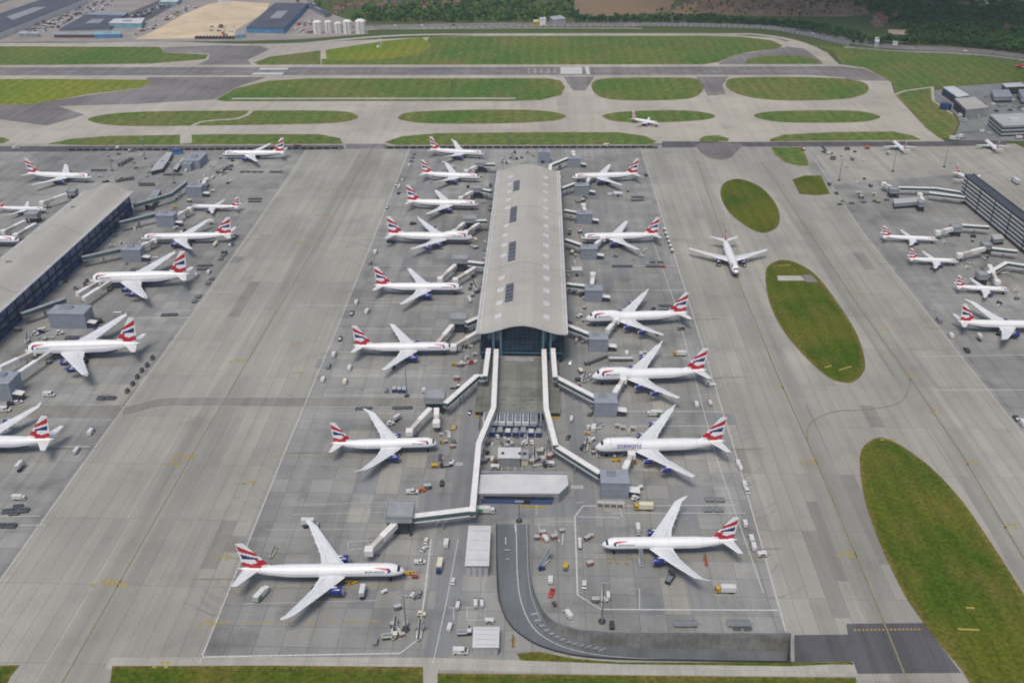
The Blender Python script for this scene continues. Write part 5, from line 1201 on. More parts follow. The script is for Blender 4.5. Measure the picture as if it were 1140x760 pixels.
# ------------------------------------------------------------------ vehicles and ground equipment; origin on the ground, +x forward
def wheels(r, xs, wy, rad=.42, wd=.28):
    for x in xs:
        for s in (-1, 1): b = MB(); b.lathe([(-wd/2, rad), (wd/2, rad)], (x, s*wy, rad), 'y', 10); b.build('wheel', M['rubber'], r)
def mk_car(r, m, k=1.0):
    b = MB(); b.prof([(-2.2,.35),(2.2,.35),(2.25,.75),(1.2,.95),(-2.0,1.0),(-2.25,.8)], -.9, .9); b.build('body', M[m], r)
    b = MB(); b.prof([(-1.95,1.0),(1.15,.96),(.45,1.45),(-1.45,1.47)], -.78, .78); b.build('cabin_window', M['glass'], r)
    b = MB(); b.prof([(-1.42,1.475),(.42,1.455),(.40,1.52),(-1.38,1.54)], -.74, .74); b.build('roof', M[m], r); wheels(r, (-1.35, 1.4), .82, .34)
def mk_van(r, m, k=1.0):
    b = MB(); b.prof([(-2.9,.4),(2.75,.4),(2.8,1.0),(2.1,1.35),(1.45,2.25),(1.2,2.4),(-2.8,2.4),(-2.9,2.2)], -1.0, 1.0); b.build('body', M[m], r)
    b = MB(); b.prof([(2.12,1.40),(2.17,1.43),(1.52,2.28),(1.47,2.25)], -.88, .88); b.build('windscreen', M['glass'], r)
    for s in (-1, 1): b = MB(); b.prof([(.2,1.45),(1.75,1.45),(1.3,2.1),(.2,2.1)], min(s*1.0, s*1.02), max(s*1.0, s*1.02)); b.build('side_window', M['glass'], r)
    wheels(r, (-1.8, 1.8), .92, .38)
def mk_minibus(r, m, k=1.0):
    b = MB(); b.prof([(-3.6,.4),(3.4,.4),(3.55,1.1),(3.2,1.9),(2.8,2.7),(-3.5,2.7),(-3.6,2.4)], -1.1, 1.1); b.build('body', M[m], r)
    b = MB(); b.box(-3.3, 2.5, -1.13, -1.105, 1.5, 2.3); b.box(-3.3, 2.5, 1.105, 1.13, 1.5, 2.3); b.build('side_window', M['glass'], r)
    b = MB(); b.prof([(3.23,1.9),(3.28,1.92),(2.90,2.62),(2.85,2.60)], -1.0, 1.0); b.build('windscreen', M['glass'], r); wheels(r, (-2.2, 2.2), 1.0, .42)
def mk_truck(r, m, k=1.0, box='white_body', lift=0.0):
    b = MB(); b.box(-4.2, 4.0, -.5, .5, .55, .9); b.box(-3.6, -2.2, -1.0, 1.0, .35, .55); b.build('chassis', M['dark_steel'], r)
    b = MB(); b.prof([(2.2,.7),(4.3,.7),(4.35,1.5),(4.0,2.6),(2.2,2.7)], -1.15, 1.15); c = b.build('cab', M[m], r)
    b = MB(); b.prof([(4.37,1.55),(4.41,1.56),(4.09,2.45),(4.05,2.44)], -1.05, 1.05); b.build('windscreen', M['glass'], c)
    for s in (-1, 1): b = MB(); b.box(2.9, 3.9, min(s*1.15, s*1.17), max(s*1.15, s*1.17), 1.6, 2.35); b.build('side_window', M['glass'], c)
    b = MB(); b.bbox(-4.4, 2.0, -1.25, 1.25, .95+lift, 3.5+lift, .06); q = b.build('cargo_box', M[box], r)
    b = MB(); b.box(-4.46, -4.405, -1.1, 1.1, 1.1+lift, 3.3+lift); b.build('rear_door', M['grey_roof'], q)
    if lift:
        for s in (-1, 1): b = MB(); b.rod((-3.6, s*.9, .95), (1.4, s*.9, .95+lift), .12, 4); b.rod((1.4, s*.9, .95), (-3.6, s*.9, .95+lift), .12, 4); b.build('scissor_lift', M['steel'], r)
        b = MB(); b.box(2.0, 3.6, -1.2, 1.2, .95+lift, 1.1+lift); b.build('platform', M['steel'], q)
    wheels(r, (-2.9, -1.9, 3.0), 1.0, .48)
def mk_catering(r, m, k=1.0): mk_truck(r, m, k, 'white_body', 1.9)
def mk_green(r, m, k=1.0):
    mk_truck(r, m, k, 'white_body')
    b = MB(); b.box(-4.0, -1.4, -1.29, -1.255, 1.2, 3.0); b.box(-4.0, -1.4, 1.255, 1.29, 1.2, 3.0); b.build('side_panel', M['green_body'], r)
def mk_cream(r, m, k=1.0): mk_truck(r, m, k, 'cream_body')
def mk_bowser(r, m, k=1.0):
    b = MB(); b.box(-4.6, 4.0, -.5, .5, .55, .9); b.build('chassis', M['dark_steel'], r)
    b = MB(); b.prof([(2.6,.7),(4.6,.7),(4.6,1.6),(4.2,2.6),(2.6,2.6)], -1.15, 1.15); c = b.build('cab', M[m], r)
    b = MB(); b.prof([(4.62,1.6),(4.66,1.61),(4.28,2.5),(4.24,2.49)], -1.05, 1.05); b.build('windscreen', M['glass'], c)
    b = MB(); b.lathe([(-4.6, .5), (-4.4, 1.1), (2.1, 1.1), (2.3, .5)], (0, 0, 2.0), 'x', 14); b.build('tank', M['white_body'], r, smooth=False); wheels(r, (-3.3, -2.2, 3.2), 1.0, .48)
def mk_pickup(r, m, k=1.0):
    b = MB(); b.prof([(-2.6,.45),(2.5,.45),(2.55,.95),(1.5,1.1),(-2.6,1.1)], -.95, .95); b.build('body', M[m], r)
    b = MB(); b.prof([(-.6,1.1),(1.5,1.1),(.9,1.8),(-.4,1.8)], -.85, .85); b.build('cabin_window', M['glass'], r)
    b = MB(); b.box(-.45, .95, -.84, .84, 1.803, 1.87); b.build('roof', M[m], r); b = MB(); b.box(-2.5, -.8, -.85, .85, 1.103, 1.7); b.build('load_box', M['white_body'], r); wheels(r, (-1.7, 1.6), .85, .38)
def mk_tug(r, m, k=1.0):
    b = MB(); b.prof([(-1.5,.3),(1.5,.3),(1.5,.95),(.5,1.1),(-.2,.9),(-1.5,.9)], -.75, .75); b.build('body', M[m], r)
    b = MB(); b.box(-1.2, .2, -.68, .68, 1.75, 1.85); b.box(-1.15, -1.05, -.65, .65, .9, 1.75); b.build('canopy', M[m], r)
    b = MB(); b.prof([(.2,1.05),(.3,1.05),(.12,1.75),(.02,1.75)], -.65, .65); b.build('windscreen', M['glass'], r); b = MB(); b.box(-1.0, -.4, -.5, .5, .9, 1.2); b.build('seat', M['dark_body'], r); wheels(r, (-1.0, 1.0), .7, .36)
def mk_pushback(r, m, k=1.0):
    b = MB(); b.prof([(-3.6,.35),(3.6,.35),(3.7,1.2),(2.2,1.35),(-3.4,1.35),(-3.7,1.1)], -1.3, 1.3); b.build('body', M[m], r)
    b = MB(); b.prof([(1.0,1.35),(2.6,1.35),(2.3,2.4),(1.1,2.4)], -.8, .8); c = b.build('cab', M['glass'], r); b = MB(); b.box(1.0, 2.4, -.85, .85, 2.403, 2.5); b.build('cab_roof', M[m], c); wheels(r, (-2.2, 2.2), 1.15, .55, .4)
def mk_cart(r, m, k=1.0):
    b = MB(); b.box(-1.7, 1.7, -.85, .85, .45, .6); b.rod((1.7, 0, .5), (2.6, 0, .45), .06, 4); b.build('bed', M['dark_steel'], r)
    b = MB(); b.bbox(-1.7, 1.7, -.9, .9, 2.0, 2.2, .06); b.build('roof', M[m], r)
    b = MB(); b.box(-1.62, 1.62, -.80, .80, .6, 1.997); b.build('curtain', M['canvas'], r); wheels(r, (-1.1, 1.1), .7, .25)
def mk_dolly(r, m, k=1.0):
    b = MB(); b.box(-1.8, 1.8, -1.25, 1.25, .42, .58); b.rod((1.8, 0, .5), (2.8, 0, .45), .07, 4); b.build('bed', M[m], r)
    for s in (-1, 1): b = MB(); b.box(-1.8, 1.8, min(s*1.13, s*1.25), max(s*1.13, s*1.25), .585, .78); b.build('side_rail', M['grey_body'], r)
    b = MB(); 
    for i in range(6): b.lathe([(-1.05, .08), (1.05, .08)], (-1.5+i*.6, 0, .67), 'y', 6)
    b.build('roller', M['steel'], r); wheels(r, (-1.2, 1.2), .9, .22)
def mk_container(r, m, k=1.0):
    b = MB(); b.prof([(-1.0, 0), (1.0, 0), (1.5, .45), (1.5, 1.6), (-1.0, 1.6)], -.77, .77); b.build('shell', M[m], r)
    b = MB(); b.box(-.9, .9, -.80, -.775, .15, 1.45); b.build('door', M['canvas'], r); b = MB(); b.bbox(-1.0, 1.5, -.77, .77, 1.603, 1.66, .03); b.build('lid', M['grey_roof'], r)
def mk_belt(r, m, k=1.0):
    b = MB(); b.prof([(-3.0,.4),(3.0,.4),(3.0,.9),(-3.0,1.0)], -1.0, 1.0); b.build('body', M[m], r)
    b = MB(); b.prof([(-4.0,.75),(4.4,2.9),(4.4,3.15),(-4.0,1.0)], -.55, .55); q = b.build('conveyor', M[m], r)
    b = MB(); b.prof([(-3.9,1.035),(4.3,3.135),(4.3,3.18),(-3.9,1.08)], -.42, .42); b.build('belt', M['belt'], q); wheels(r, (-1.9, 1.9), .85, .4)
    b = MB(); b.box(.8, 1.8, .6, 1.0, .95, 1.5); b.build('seat', M['dark_body'], r)
def mk_stairs(r, m, k=1.0):
    b = MB(); b.box(-4.5, 2.0, -1.0, 1.0, .5, .95); b.build('chassis', M[m], r)
    n = 14; pr = [(-4.4, 1.0)]
    for i in range(n): pr += [(-4.4+i*.5, 1.0+(i+1)*.27), (-3.9+i*.5, 1.0+(i+1)*.27)]
    pr += [(3.9, 4.78), (3.9, 4.4), (-4.4+13*.5, 4.1), (-3.6, .97)]
    b = MB(); b.prof(pr, -.75, .75); s_ = b.build('steps', M['steel'], r)
    for s in (-1, 1): b = MB(); b.prof([(-4.4,1.9),(2.6,5.7),(3.9,5.8),(3.9,4.9),(2.6,4.8),(-4.4,1.0)], min(s*.8, s*.86), max(s*.8, s*.86)); b.build('side_rail', M[m], s_)
    b = MB(); b.rod((.5, -.6, .95), (2.2, -.6, 4.4), .12, 6); b.rod((.5, .6, .95), (2.2, .6, 4.4), .12, 6); b.build('lift_arm', M['dark_steel'], r); wheels(r, (-3.2, 1.2), .9, .42)
def mk_loader(r, m, k=1.0):
    b = MB(); b.box(-4.2, 4.2, -1.6, 1.6, .5, .95); b.build('chassis', M['dark_steel'], r)
    b = MB(); b.box(-4.2, 1.6, -1.55, 1.55, 1.9, 2.25); q = b.build('main_deck', M[m], r)
    b = MB(); b.box(1.8, 4.2, -1.55, 1.55, 2.9, 3.2); b.build('front_bridge', M[m], r)
    for s in (-1, 1): b = MB(); b.rod((-3.6, s*1.3, .95), (1.0, s*1.3, 1.9), .14, 5); b.rod((1.0, s*1.3, .95), (-3.6, s*1.3, 1.9), .14, 5); b.rod((2.2, s*1.3, .95), (3.8, s*1.3, 2.9), .14, 5); b.build('scissor_lift', M['steel'], r)
    b = MB(); b.box(2.4, 3.6, 1.6, 2.5, 2.6, 4.4); b.build('operator_cab', M['glass'], r); b = MB(); b.box(-4.0, 1.4, -1.2, 1.2, 2.255, 2.32); b.build('roller_deck', M['steel'], q); wheels(r, (-3.0, 3.0), 1.3, .5)
def mk_gpu(r, m, k=1.0):
    b = MB(); b.bbox(-1.6, 1.6, -.85, .85, .5, 1.8, .12); b.build('housing', M[m], r); b = MB(); b.box(-.8, .8, -.88, -.855, .8, 1.5); b.build('grille', M['dark_steel'], r)
    b = MB(); b.rod((1.6, 0, .55), (2.8, 0, .4), .07, 4); b.build('drawbar', M['steel'], r); wheels(r, (-1.0, 1.0), .75, .3)
def mk_towbar(r, m, k=1.0):
    b = MB(); b.rod((-2.6, 0, .5), (2.6, 0, .5), .14, 6); b.box(2.4, 3.0, -.5, .5, .35, .65); b.build('bar', M[m], r); wheels(r, (-.4,), .5, .3, .2)
MK = dict(car=mk_car, van=mk_van, minibus=mk_minibus, truck=mk_truck, catering=mk_catering, green=mk_green, cream=mk_cream, bowser=mk_bowser, pickup=mk_pickup, tug=mk_tug, pushback=mk_pushback, cart=mk_cart, dolly=mk_dolly, container=mk_container, belt=mk_belt, stairs=mk_stairs, loader=mk_loader, gpu=mk_gpu, towbar=mk_towbar)
KN = dict(car=('parked_car','car'), van=('van','van'), minibus=('minibus','minibus'), truck=('box_truck','truck'), catering=('catering_truck','truck'), green=('box_truck','truck'), cream=('box_truck','truck'), bowser=('fuel_bowser','fuel truck'), pickup=('pickup_truck','pickup truck'), tug=('baggage_tug','tug'), pushback=('pushback_tractor','tractor'), cart=('baggage_cart','baggage cart'), dolly=('cargo_dolly','dolly'), container=('cargo_container','container'), belt=('belt_loader','belt loader'), stairs=('passenger_stairs','boarding stairs'), loader=('container_loader','loader'), gpu=('power_unit','power unit'), towbar=('tow_bar','tow bar'))
VP = {}
def put(kind, px, py, rz, label, m='white_body', group=None, k=1.0):
    key = (kind, m)
    if key in VP: r = copy_tree(VP[key])
    else: r = VP[key] = empty(KN[kind][0]); MK[kind](r, m)
    c = at(px, py); r.location = (c.x, c.y, .19); r.rotation_euler.z = R(rz); k *= .86 if kind in ('van','car','pickup','truck','minibus') else .95; r.scale = (k, k, k)
    return tag(r, label, KN[kind][1], group)
WB, CB, GB, DB, BB, RB, YB, OB, GR = 'white_body', 'cream_body', 'grey_body', 'dark_body', 'blue_body', 'red_body', 'yellow_body', 'orange_body', 'green_body'
V = [
 # round the longest twin jet, lower left
 ('green',292,664,68,'white truck with green side panel standing beneath the tail of the longest twin jet',WB,None,1.1),
 ('catering',404.5,662,90,'white catering truck on the near side of the longest twin jet',WB,None,.95),
 ('catering',346,587,0,'white catering truck under the far wing tip of the longest twin jet',WB,None,1),
 ('belt',304,617,80,'cream belt loader raised behind the tail of the longest twin jet',CB,None,.85),
 ('belt',393,649,200,'yellow belt loader under the belly of the longest twin jet',YB,None,.8),
 ('pushback',454,639,0,'yellow tow tractor at the nose of the longest twin jet',YB,None,.75),
 ('gpu',462,643,0,'red power unit just right of the yellow tow tractor',RB,None,.9),
 ('gpu',428,660,40,'small white power unit near the nose wheel of the longest twin jet',WB,None,.9),
 ('tug',455,664,0,'white tug at the left of the cluster below the jet nose',WB,None,1),('tug',460,663,90,'white tug in the middle of the cluster below the jet nose',WB,None,1),('tug',464,665.5,20,'grey tug at the right of the cluster below the jet nose',GB,None,1.1),('cart',467,662,90,'dark baggage cart behind the cluster of tugs below the jet nose',GB,None,1),
 ('container',442,678,20,'brown container standing alone by the stand light mast','wall_brown',None,1.3),('container',438,697,0,'brown container north of the grey loader by the lower stand corner','wall_brown',None,1.3),
 ('loader',434,710,10,'cream and grey container loader parked in the lower stand corner',CB,None,.8),('gpu',418,716,70,'grey power unit left of the container loader in the corner',GB,None,1.2),('container',447,708,15,'orange brown container right of the container loader in the corner',OB,None,1.0),
 # road and sheds south of the middle terminal
 ('van',497,606,88,'white van driving north on the service road, ahead of the cream truck',WB,None,1.25),('cream',489.5,633,268,'cream box truck driving south on the service road',BB,None,1),
 ('car',474.5,603,85,'white car, northern of two behind the bridge platform by the road',WB,None,1.2),('car',472.5,612,60,'white car, southern of two behind the bridge platform by the road',WB,None,1.2),('pickup',467.5,627,5,'white pickup crossing beside the nose of the longest twin jet',WB,None,1.2),
 ('car',504.5,648,88,'white car waiting at the road edge below the long pale shed',WB,None,1.1),('truck',510,675,85,'blue cabbed truck, leftmost of three in the parking rows',BB,None,.7),('truck',529.5,673,95,'white truck in the parking rows, middle one of three',BB,None,.75),('truck',536.5,673,95,'dark blue truck on the right in the parking rows',DB,None,.7),
 ('van',501,699,80,'white van left of the dark mast loader',WB,None,1.0),('loader',517,706,5,'white container loader with dark mast by the small square shed',WB,None,.75),('van',513,727,0,'white van parked in front of the small square shed',WB,None,1.3),('gpu',545,693,0,'small white unit behind the small square shed',WB,None,1.2),
 ('green',541,571,0,'large white truck with green panel under the end of the left raised walkway',WB,None,1.1),('belt',571,716,90,'yellow machine on the bare ground right of the small square shed',YB,None,.7),
 # compound right of the ramp
 ('stairs',608,626,55,'white boarding stairs truck parked right of the ramp',WB,None,1.1),('tug',603,634,20,'blue tug in front of the white boarding stairs truck',BB,None,1.1),('pushback',614,661,75,'red tow tractor parked right of the ramp',RB,None,.8),('van',632,685,120,'white van beside the curve of the concrete wall',WB,None,1.2),
 ('container',603,595,10,'orange crate, northern of two right of the ramp top',OB,None,1.4),('container',605,600,70,'orange crate, southern of two right of the ramp top',OB,None,1.2),('container',597,600,0,'brown crate left of the orange crates at the ramp top','wall_brown',None,1.2),
 ('bowser',645.5,607,90,'white tank truck standing on the left edge of the lower right stand',WB,None,.8),('car',650.5,652,85,'white car at the left edge of the lower right stand',WB,None,1.35),('truck',677,664,88,'grey flatbed truck beside the light mast of the lower right stand',GB,None,.7),('tug',673,669,0,'white tug at the foot of the light mast',WB,None,1.1),
 ('container',656,629,20,'red crate left of the nose of the lower right jet',RB,None,1.3),('container',662,670,0,'brown crate left of the light mast','wall_brown',None,1.4),('container',653,601,30,'brown crate, left one by the nose of the lower right jet','wall_brown',None,1.2),('container',657,598,0,'yellow brown crate, right one by the nose of the lower right jet',OB,None,1.1),('gpu',681,698,90,'small dark unit alone near the top of the concrete wall',DB,None,1.2),
 # lower right jet
 ('stairs',713,624,92,'steel boarding stairs against the door of the lower right jet',WB,None,1.05),('loader',746,646,60,'dark container loader by the engine of the lower right jet',DB,None,.85),('belt',785.5,626,90,'orange belt loader at the rear hold of the lower right jet',OB,None,.8),('catering',710,594,270,'white catering truck behind the body of the lower right jet',WB,None,.8),
 ('truck',807,659,180,'big white box truck on the near side of the lower right jet',YB,None,1.2),('cream',716,567,180,'cream box truck at the head of the lower right stand',YB,None,1.15),
 ('towbar',679,626,90,'yellow tow bar, leftmost beneath the nose of the lower right jet',YB,None,1),('towbar',687,627,90,'yellow tow bar beneath the nose of the lower right jet, middle of three',YB,None,1),('towbar',697,627,90,'yellow tow bar, rightmost beneath the nose of the lower right jet',YB,None,1),
 ('van',829,584,105,'white van on the right stand edge, north of the pair of vans',WB,None,1.1),('van',836,601,105,'white van, northern of the close pair behind the lower right jet',WB,None,1.2),('van',838.5,609.5,105,'white van, southern of the close pair behind the lower right jet',WB,None,1.2),('gpu',848,619,10,'white light tower cart on the stand boundary line',WB,None,1.4),
 ('van',821,517,105,'white van on the stand line, furthest north of the lower right group',WB,None,1.2),('van',824,522,105,'white van touching the rear of another on the stand line',WB,None,1.0),('van',828,540,105,'white van halfway down the lower right stand line',WB,None,1.1),('car',831,547,105,'white car behind the van halfway down the stand line',WB,None,1.4),
 # the three four-engined jets on the right
 ('van',697.5,395,85,'white van between the two northern four engined jets, nearer the tower',WB,None,1.3),('pickup',717,395,5,'white pickup between the two northern four engined jets',WB,None,1.4),('truck',756.5,396,180,'white box truck between the two northern four engined jets near the tails',YB,None,1.1),
 ('green',728,463,180,'white truck with green stripe by the far wing of the lettered jet',WB,None,1.05),('tug',738,466,40,'white tug beside the far wing of the lettered jet',WB,None,1.4),('loader',735,471,40,'white container loader by the far wing of the lettered jet',WB,None,.6),
 ('van',775,451.5,100,'white van behind the near wing of the middle four engined jet',WB,None,1.2),('truck',790,450,95,'dark truck near the stand line behind the middle four engined jet',DB,None,.75),('pushback',791,429,170,'white tow tractor under the tail of the middle four engined jet',WB,None,.9),
 ('van',661,478,80,'white van by the service road above the lettered jet nose',WB,None,1.4),('container',687,476,0,'beige container, leftmost of three behind the lettered jet nose',CB,None,1.4),('container',693,478,0,'brown container in the middle of three behind the lettered jet nose',CB,None,1.4),('container',704,479,0,'beige container, rightmost of three behind the lettered jet nose',CB,None,1.5),
 ('truck',636,468,85,'white truck driving on the right service road beside the deck',WB,None,.75),('car',632.5,488,70,'dark car on the right service road beside the raised walkway',DB,None,1.2),('car',635,405,80,'white car on the right service road beside the terminal corner',WB,None,1.3),
 ('tug',655,490,90,'white tug left of the lettered jet nose',WB,None,1.3),('container',652,496,40,'grey crate left of the lettered jet nose',GB,None,1.4),('gpu',649,500,60,'dark power unit on the road edge left of the lettered jet',DB,None,1.3),
 ('tug',709,548,80,'white tug right of the lettered jet tower',WB,None,1.4),('tug',707,556,30,'white tug at the foot of the lettered jet tower',WB,None,1.4),('gpu',712,545,40,'white power unit by the hose right of the lettered jet tower',WB,None,1.2),
 ('container',700,481,90,'white crate by the far engine of the lettered jet',WB,None,1.1),('pushback',686,513,0,'yellow tow tractor under the nose of the lettered jet',YB,None,.7),('pushback',704,516,0,'yellow loader at the bridge of the lettered jet',YB,None,.7),('pushback',684,427,0,'dark tow tractor under the nose of the middle four engined jet',DB,None,.7),
 ('pushback',731,372,100,'dark tow tractor by the near wing of the northern four engined jet',DB,None,.8),('car',727,345,60,'dark tug car by the far wing of the northern four engined jet',DB,None,1.3),('gpu',758,367,20,'grey power unit under the tail of the northern four engined jet',GB,None,1.6),
 # right row north
 ('van',680,218,10,'white van below the engine of the northernmost right jet',WB,None,1.2),('car',719,196,100,'dark car behind the tail of the northernmost right jet',DB,None,1.6),('loader',699,213,85,'teal and dark loader at the rear of the northernmost right jet','wall_teal',None,.75),
 ('towbar',716,281,60,'white tow bar on the stand near the lone right twin jet',WB,None,2.0),('tug',714,286,10,'white tug near the lone right twin jet',WB,None,1.2),('tug',685,286,0,'grey tug beside the engine of the lone right twin jet',GB,None,1.3),('gpu',738,298,0,'red and white power unit with the dark dollies right of the empty stand',RB,None,1),
 # left row
 ('van',418,282,75,'white van by the left stand line behind the four engined jet',WB,None,1.3),('van',412,294,75,'grey van by the left stand line, next south of a white van',GB,None,1.2),('van',397,338,75,'white van behind the tail of the third jet from the south',WB,None,1.2),('pickup',392,350,75,'dark pickup by the left stand line near the third jet from the south',DB,None,1.3),('van',409,348,80,'white van alone in front of the third jet tail',WB,None,1.3),('pickup',379,378,75,'dark pickup on the left stand line beside the third jet tail',DB,None,1.3),
 ('van',372,396,75,'white van, top of the string of four along the left stand line',WB,None,1.25),('van',366,409,75,'grey van, second in the string of four along the left stand line',GB,None,1.25),('van',360,424,75,'white van, bottom of the string along the left stand line',WB,None,1.25),('van',389.5,411,75,'white van, upper of two set in from the left stand line',WB,None,1.25),('van',384.5,426,75,'grey white van, lower of two set in from the left stand line',CB,None,1.2),
 ('gpu',430,436,90,'grey power unit at the left of the row of dark containers',GB,None,1.2),
 ('tug',435,473,30,'white tug by the far wing of the second jet from the south',WB,None,1.5),('catering',443,468,60,'white catering truck by the far wing of the second jet from the south',WB,None,.75),
 ('loader',506.5,432,5,'white loader with red crates north of the two armed platform',WB,None,.75),('container',508,423,0,'red brown crate on the north side of the white loader',RB,None,1.6),('container',512,408,0,'brown crate cluster by the nose of the third jet from the south','wall_brown',None,1.5),('tug',515,406,0,'white tug by the nose of the third jet from the south',WB,None,1.3),('tug',506,407,0,'yellow tug by the nose of the third jet from the south',YB,None,1.2),
 ('van',475.5,437,0,'long white van at the platform north of the second jet',WB,None,1.3),('car',523,460,85,'dark car driving on the left service road',DB,None,1.1),('pickup',500,486,100,'white pickup right of the second jet nose',WB,None,1.2),('tug',494,493,80,'yellow tug at the second jet nose',YB,None,1.0),
 ('loader',498,519,10,'white loader group below the second jet nose',WB,None,.7),('tug',492,519,90,'dark tug left of the white loader below the second jet nose',DB,None,1.3),('tug',504,516,90,'white tug right of the loader below the second jet nose',WB,None,1.2),('gpu',484,520,0,'yellow power unit left of the loader below the second jet nose',YB,None,1.2),
 ('pickup',459,549,5,'white pickup by the road north of the longest twin jet',WB,None,1.4),('container',475,544,10,'dark crate beside the white pickup north of the longest twin jet',DB,None,1.6),('gpu',492,540,90,'small dark unit at the road edge above the white pickup',DB,None,1.2),('tug',470,547,10,'brown tug between the white pickup and the dark crate',OB,None,1.2),
 ('pushback',505,170,0,'dark tow tractor right of the northernmost left jet',DB,None,.7),('van',456,185,75,'white van at the lower end of the dark train by the left stand line',WB,None,1.1),('van',444,209,70,'white van in the cluster on the left stand line behind the sixth jet',WB,None,1.3),('pickup',448,201,75,'cream pickup in the cluster on the left stand line behind the sixth jet',CB,None,1.2),('car',441,207,70,'dark car in the cluster on the left stand line behind the sixth jet',DB,None,1.4),('car',444,216,70,'dark car at the lower end of the cluster behind the sixth jet',DB,None,1.3),('car',431,232,75,'dark car on the left stand line near the four engined jet',DB,None,1.4),
 ('belt',489,180,80,'white belt loader behind the northernmost left jet wing',WB,None,.8),('belt',480,203,85,'white belt loader behind the tail of the second jet from the north',WB,None,.9),('car',435,270,0,'dark pushback car under the tail of the left four engined jet',DB,None,1.8),('tug',485,256,0,'white tug by the far wing of the left four engined jet',WB,None,1.4),('car',460,250,20,'dark car at the far wing tip of the left four engined jet',DB,None,1.5),('van',505,187,0,'white van by the far wing of the second jet from the north',WB,None,1.2),
 ('pushback',438,410,80,'dark tow tractor near the tail wheels of the third jet from the south',DB,None,.6),('tug',514,222,80,'dark tug below the sixth jet nose',DB,None,1.4),('tug',521,209,80,'dark tug below the seventh jet nose',DB,None,1.4),
 # left terminal
 ('van',55,441,0,'white van in front of the big double deck jet wing',WB,None,1.4),('van',5,458,5,'white van at the left edge by the crossing road',WB,None,1.5),('car',20,449,30,'white car left of the van on the crossing road edge',WB,None,1.4),('minibus',132,351,5,'white minibus between the two double deck jets',WB,None,1),
 ('minibus',174,289,5,'white minibus by the engine of the long twin jet',WB,None,.9),('van',219,308,60,'white van leading dollies behind the northern double deck jet tail',WB,None,1.2),('van',233,304,60,'white van on the stand line behind the northern double deck jet',WB,None,1.2),('cream',240,274,265,'cream truck under the tail of the long twin jet',CB,None,.9),('pickup',262,265,60,'dark pickup on the stand line behind the long twin jet',DB,None,1.5),('car',257,273,60,'white car behind the long twin jet tail',WB,None,1.5),('gpu',250,283,0,'dark unit under the tail of the long twin jet',DB,None,1.5),
 ('catering',237,250,0,'white catering truck by the far wing of the long twin jet',WB,None,.8),('loader',247,190,30,'white loader in front of the jet on the open apron',WB,None,.8),('tug',236,186,0,'white tug near the nose of the jet on the open apron',WB,None,1.5),('van',208,191,60,'white van in front of the low grey block',WB,None,1.3),('van',132,166,90,'white van on the head road of the left stands',WB,None,1.5),('pickup',147,169,5,'blue grey pickup on the head road of the left stands',GB,None,1.6),
 ('pickup',18,166,0,'white pickup driving on the dark head road at far left',WB,None,1.6),('van',231,202,20,'white van by the northern blue grey tower of the left terminal',WB,None,1.4),
 ('truck',22,556,0,'white box truck below the cut off jet at the left edge',WB,None,.9),('catering',24,522,90,'cream catering truck at the rear door of the cut off jet',CB,None,.9),('van',102,482,62,'white van with dark tail on the stand line above the cut off jet tail',WB,None,1.25),('truck',86,503,62,'white and dark truck on the stand line right of the cut off jet tail',WB,None,.8),
 ('car',109,266,45,'white car at the foot of the left terminal wall by a bridge',WB,None,1.5),('car',124,275,40,'white car under a bridge beside the left terminal',WB,None,1.5),('tug',40,373,0,'white tug at the nose of the big double deck jet',WB,None,1.5),('tug',67,372,20,'white tug behind the big double deck jet nose',WB,None,1.6),('tug',46,371,40,'blue tug at the nose of the big double deck jet',BB,None,1.5),('van',49,369,30,'cream van beside the large bridge tower pair',CB,None,1.3),
 ('gpu',110,360,30,'round dark unit right of the large bridge tower pair',DB,None,1.8),('tug',12,451,30,'dark tug by the bridge tower at the left edge',DB,None,1.4),('pushback',118,203,20,'dark tow tractor near the jet on the far side of the left terminal',DB,None,.9),('tug',112,197,30,'white tug near the jet nose on the far side of the left terminal',WB,None,1.5),
 # plant yard between the walkways
 ('pickup',586,490,90,'white pickup behind the small white plant house',WB,None,1.1),('container',590,516,0,'yellow skip beside the cream annex',YB,None,1.6),('container',604,512,10,'yellow crate, left one in the plant yard',YB,None,1.4),('container',612,510,40,'red crate at the right of the plant yard',RB,None,1.6),('container',600,505,0,'green crate in the plant yard',GR,None,1.6),('gpu',613,518,0,'white unit at the right rear of the plant yard',WB,None,1.3),('gpu',551,522,0,'white box at the left end of the service building roofline',WB,None,1.5),('tug',542,506,80,'dark tug left of the small white plant house',DB,None,1.4),('container',543,512,0,'brown crate left of the small white plant house','wall_brown',None,1.3),
 # far right
 ('van',1045,358,115,'grey white van on the stand line left of the wide body jet',GB,None,1.4),('van',1058,375,118,'white van below the tail of the wide body jet',WB,None,1.3),('car',1076,391,115,'dark car below the wide body jet tail',DB,None,1.6),('van',1137,472,60,'white van at the right edge below the striped pier stands',WB,None,1.4),('pickup',1131,467,110,'dark pickup at the right edge beside a white van',DB,None,1.3),('catering',1089,378,90,'cream catering truck at the rear of the wide body jet',CB,None,.8),('loader',1040,300,0,'dark loader under the wing of the second small jet from the north',DB,None,.8),
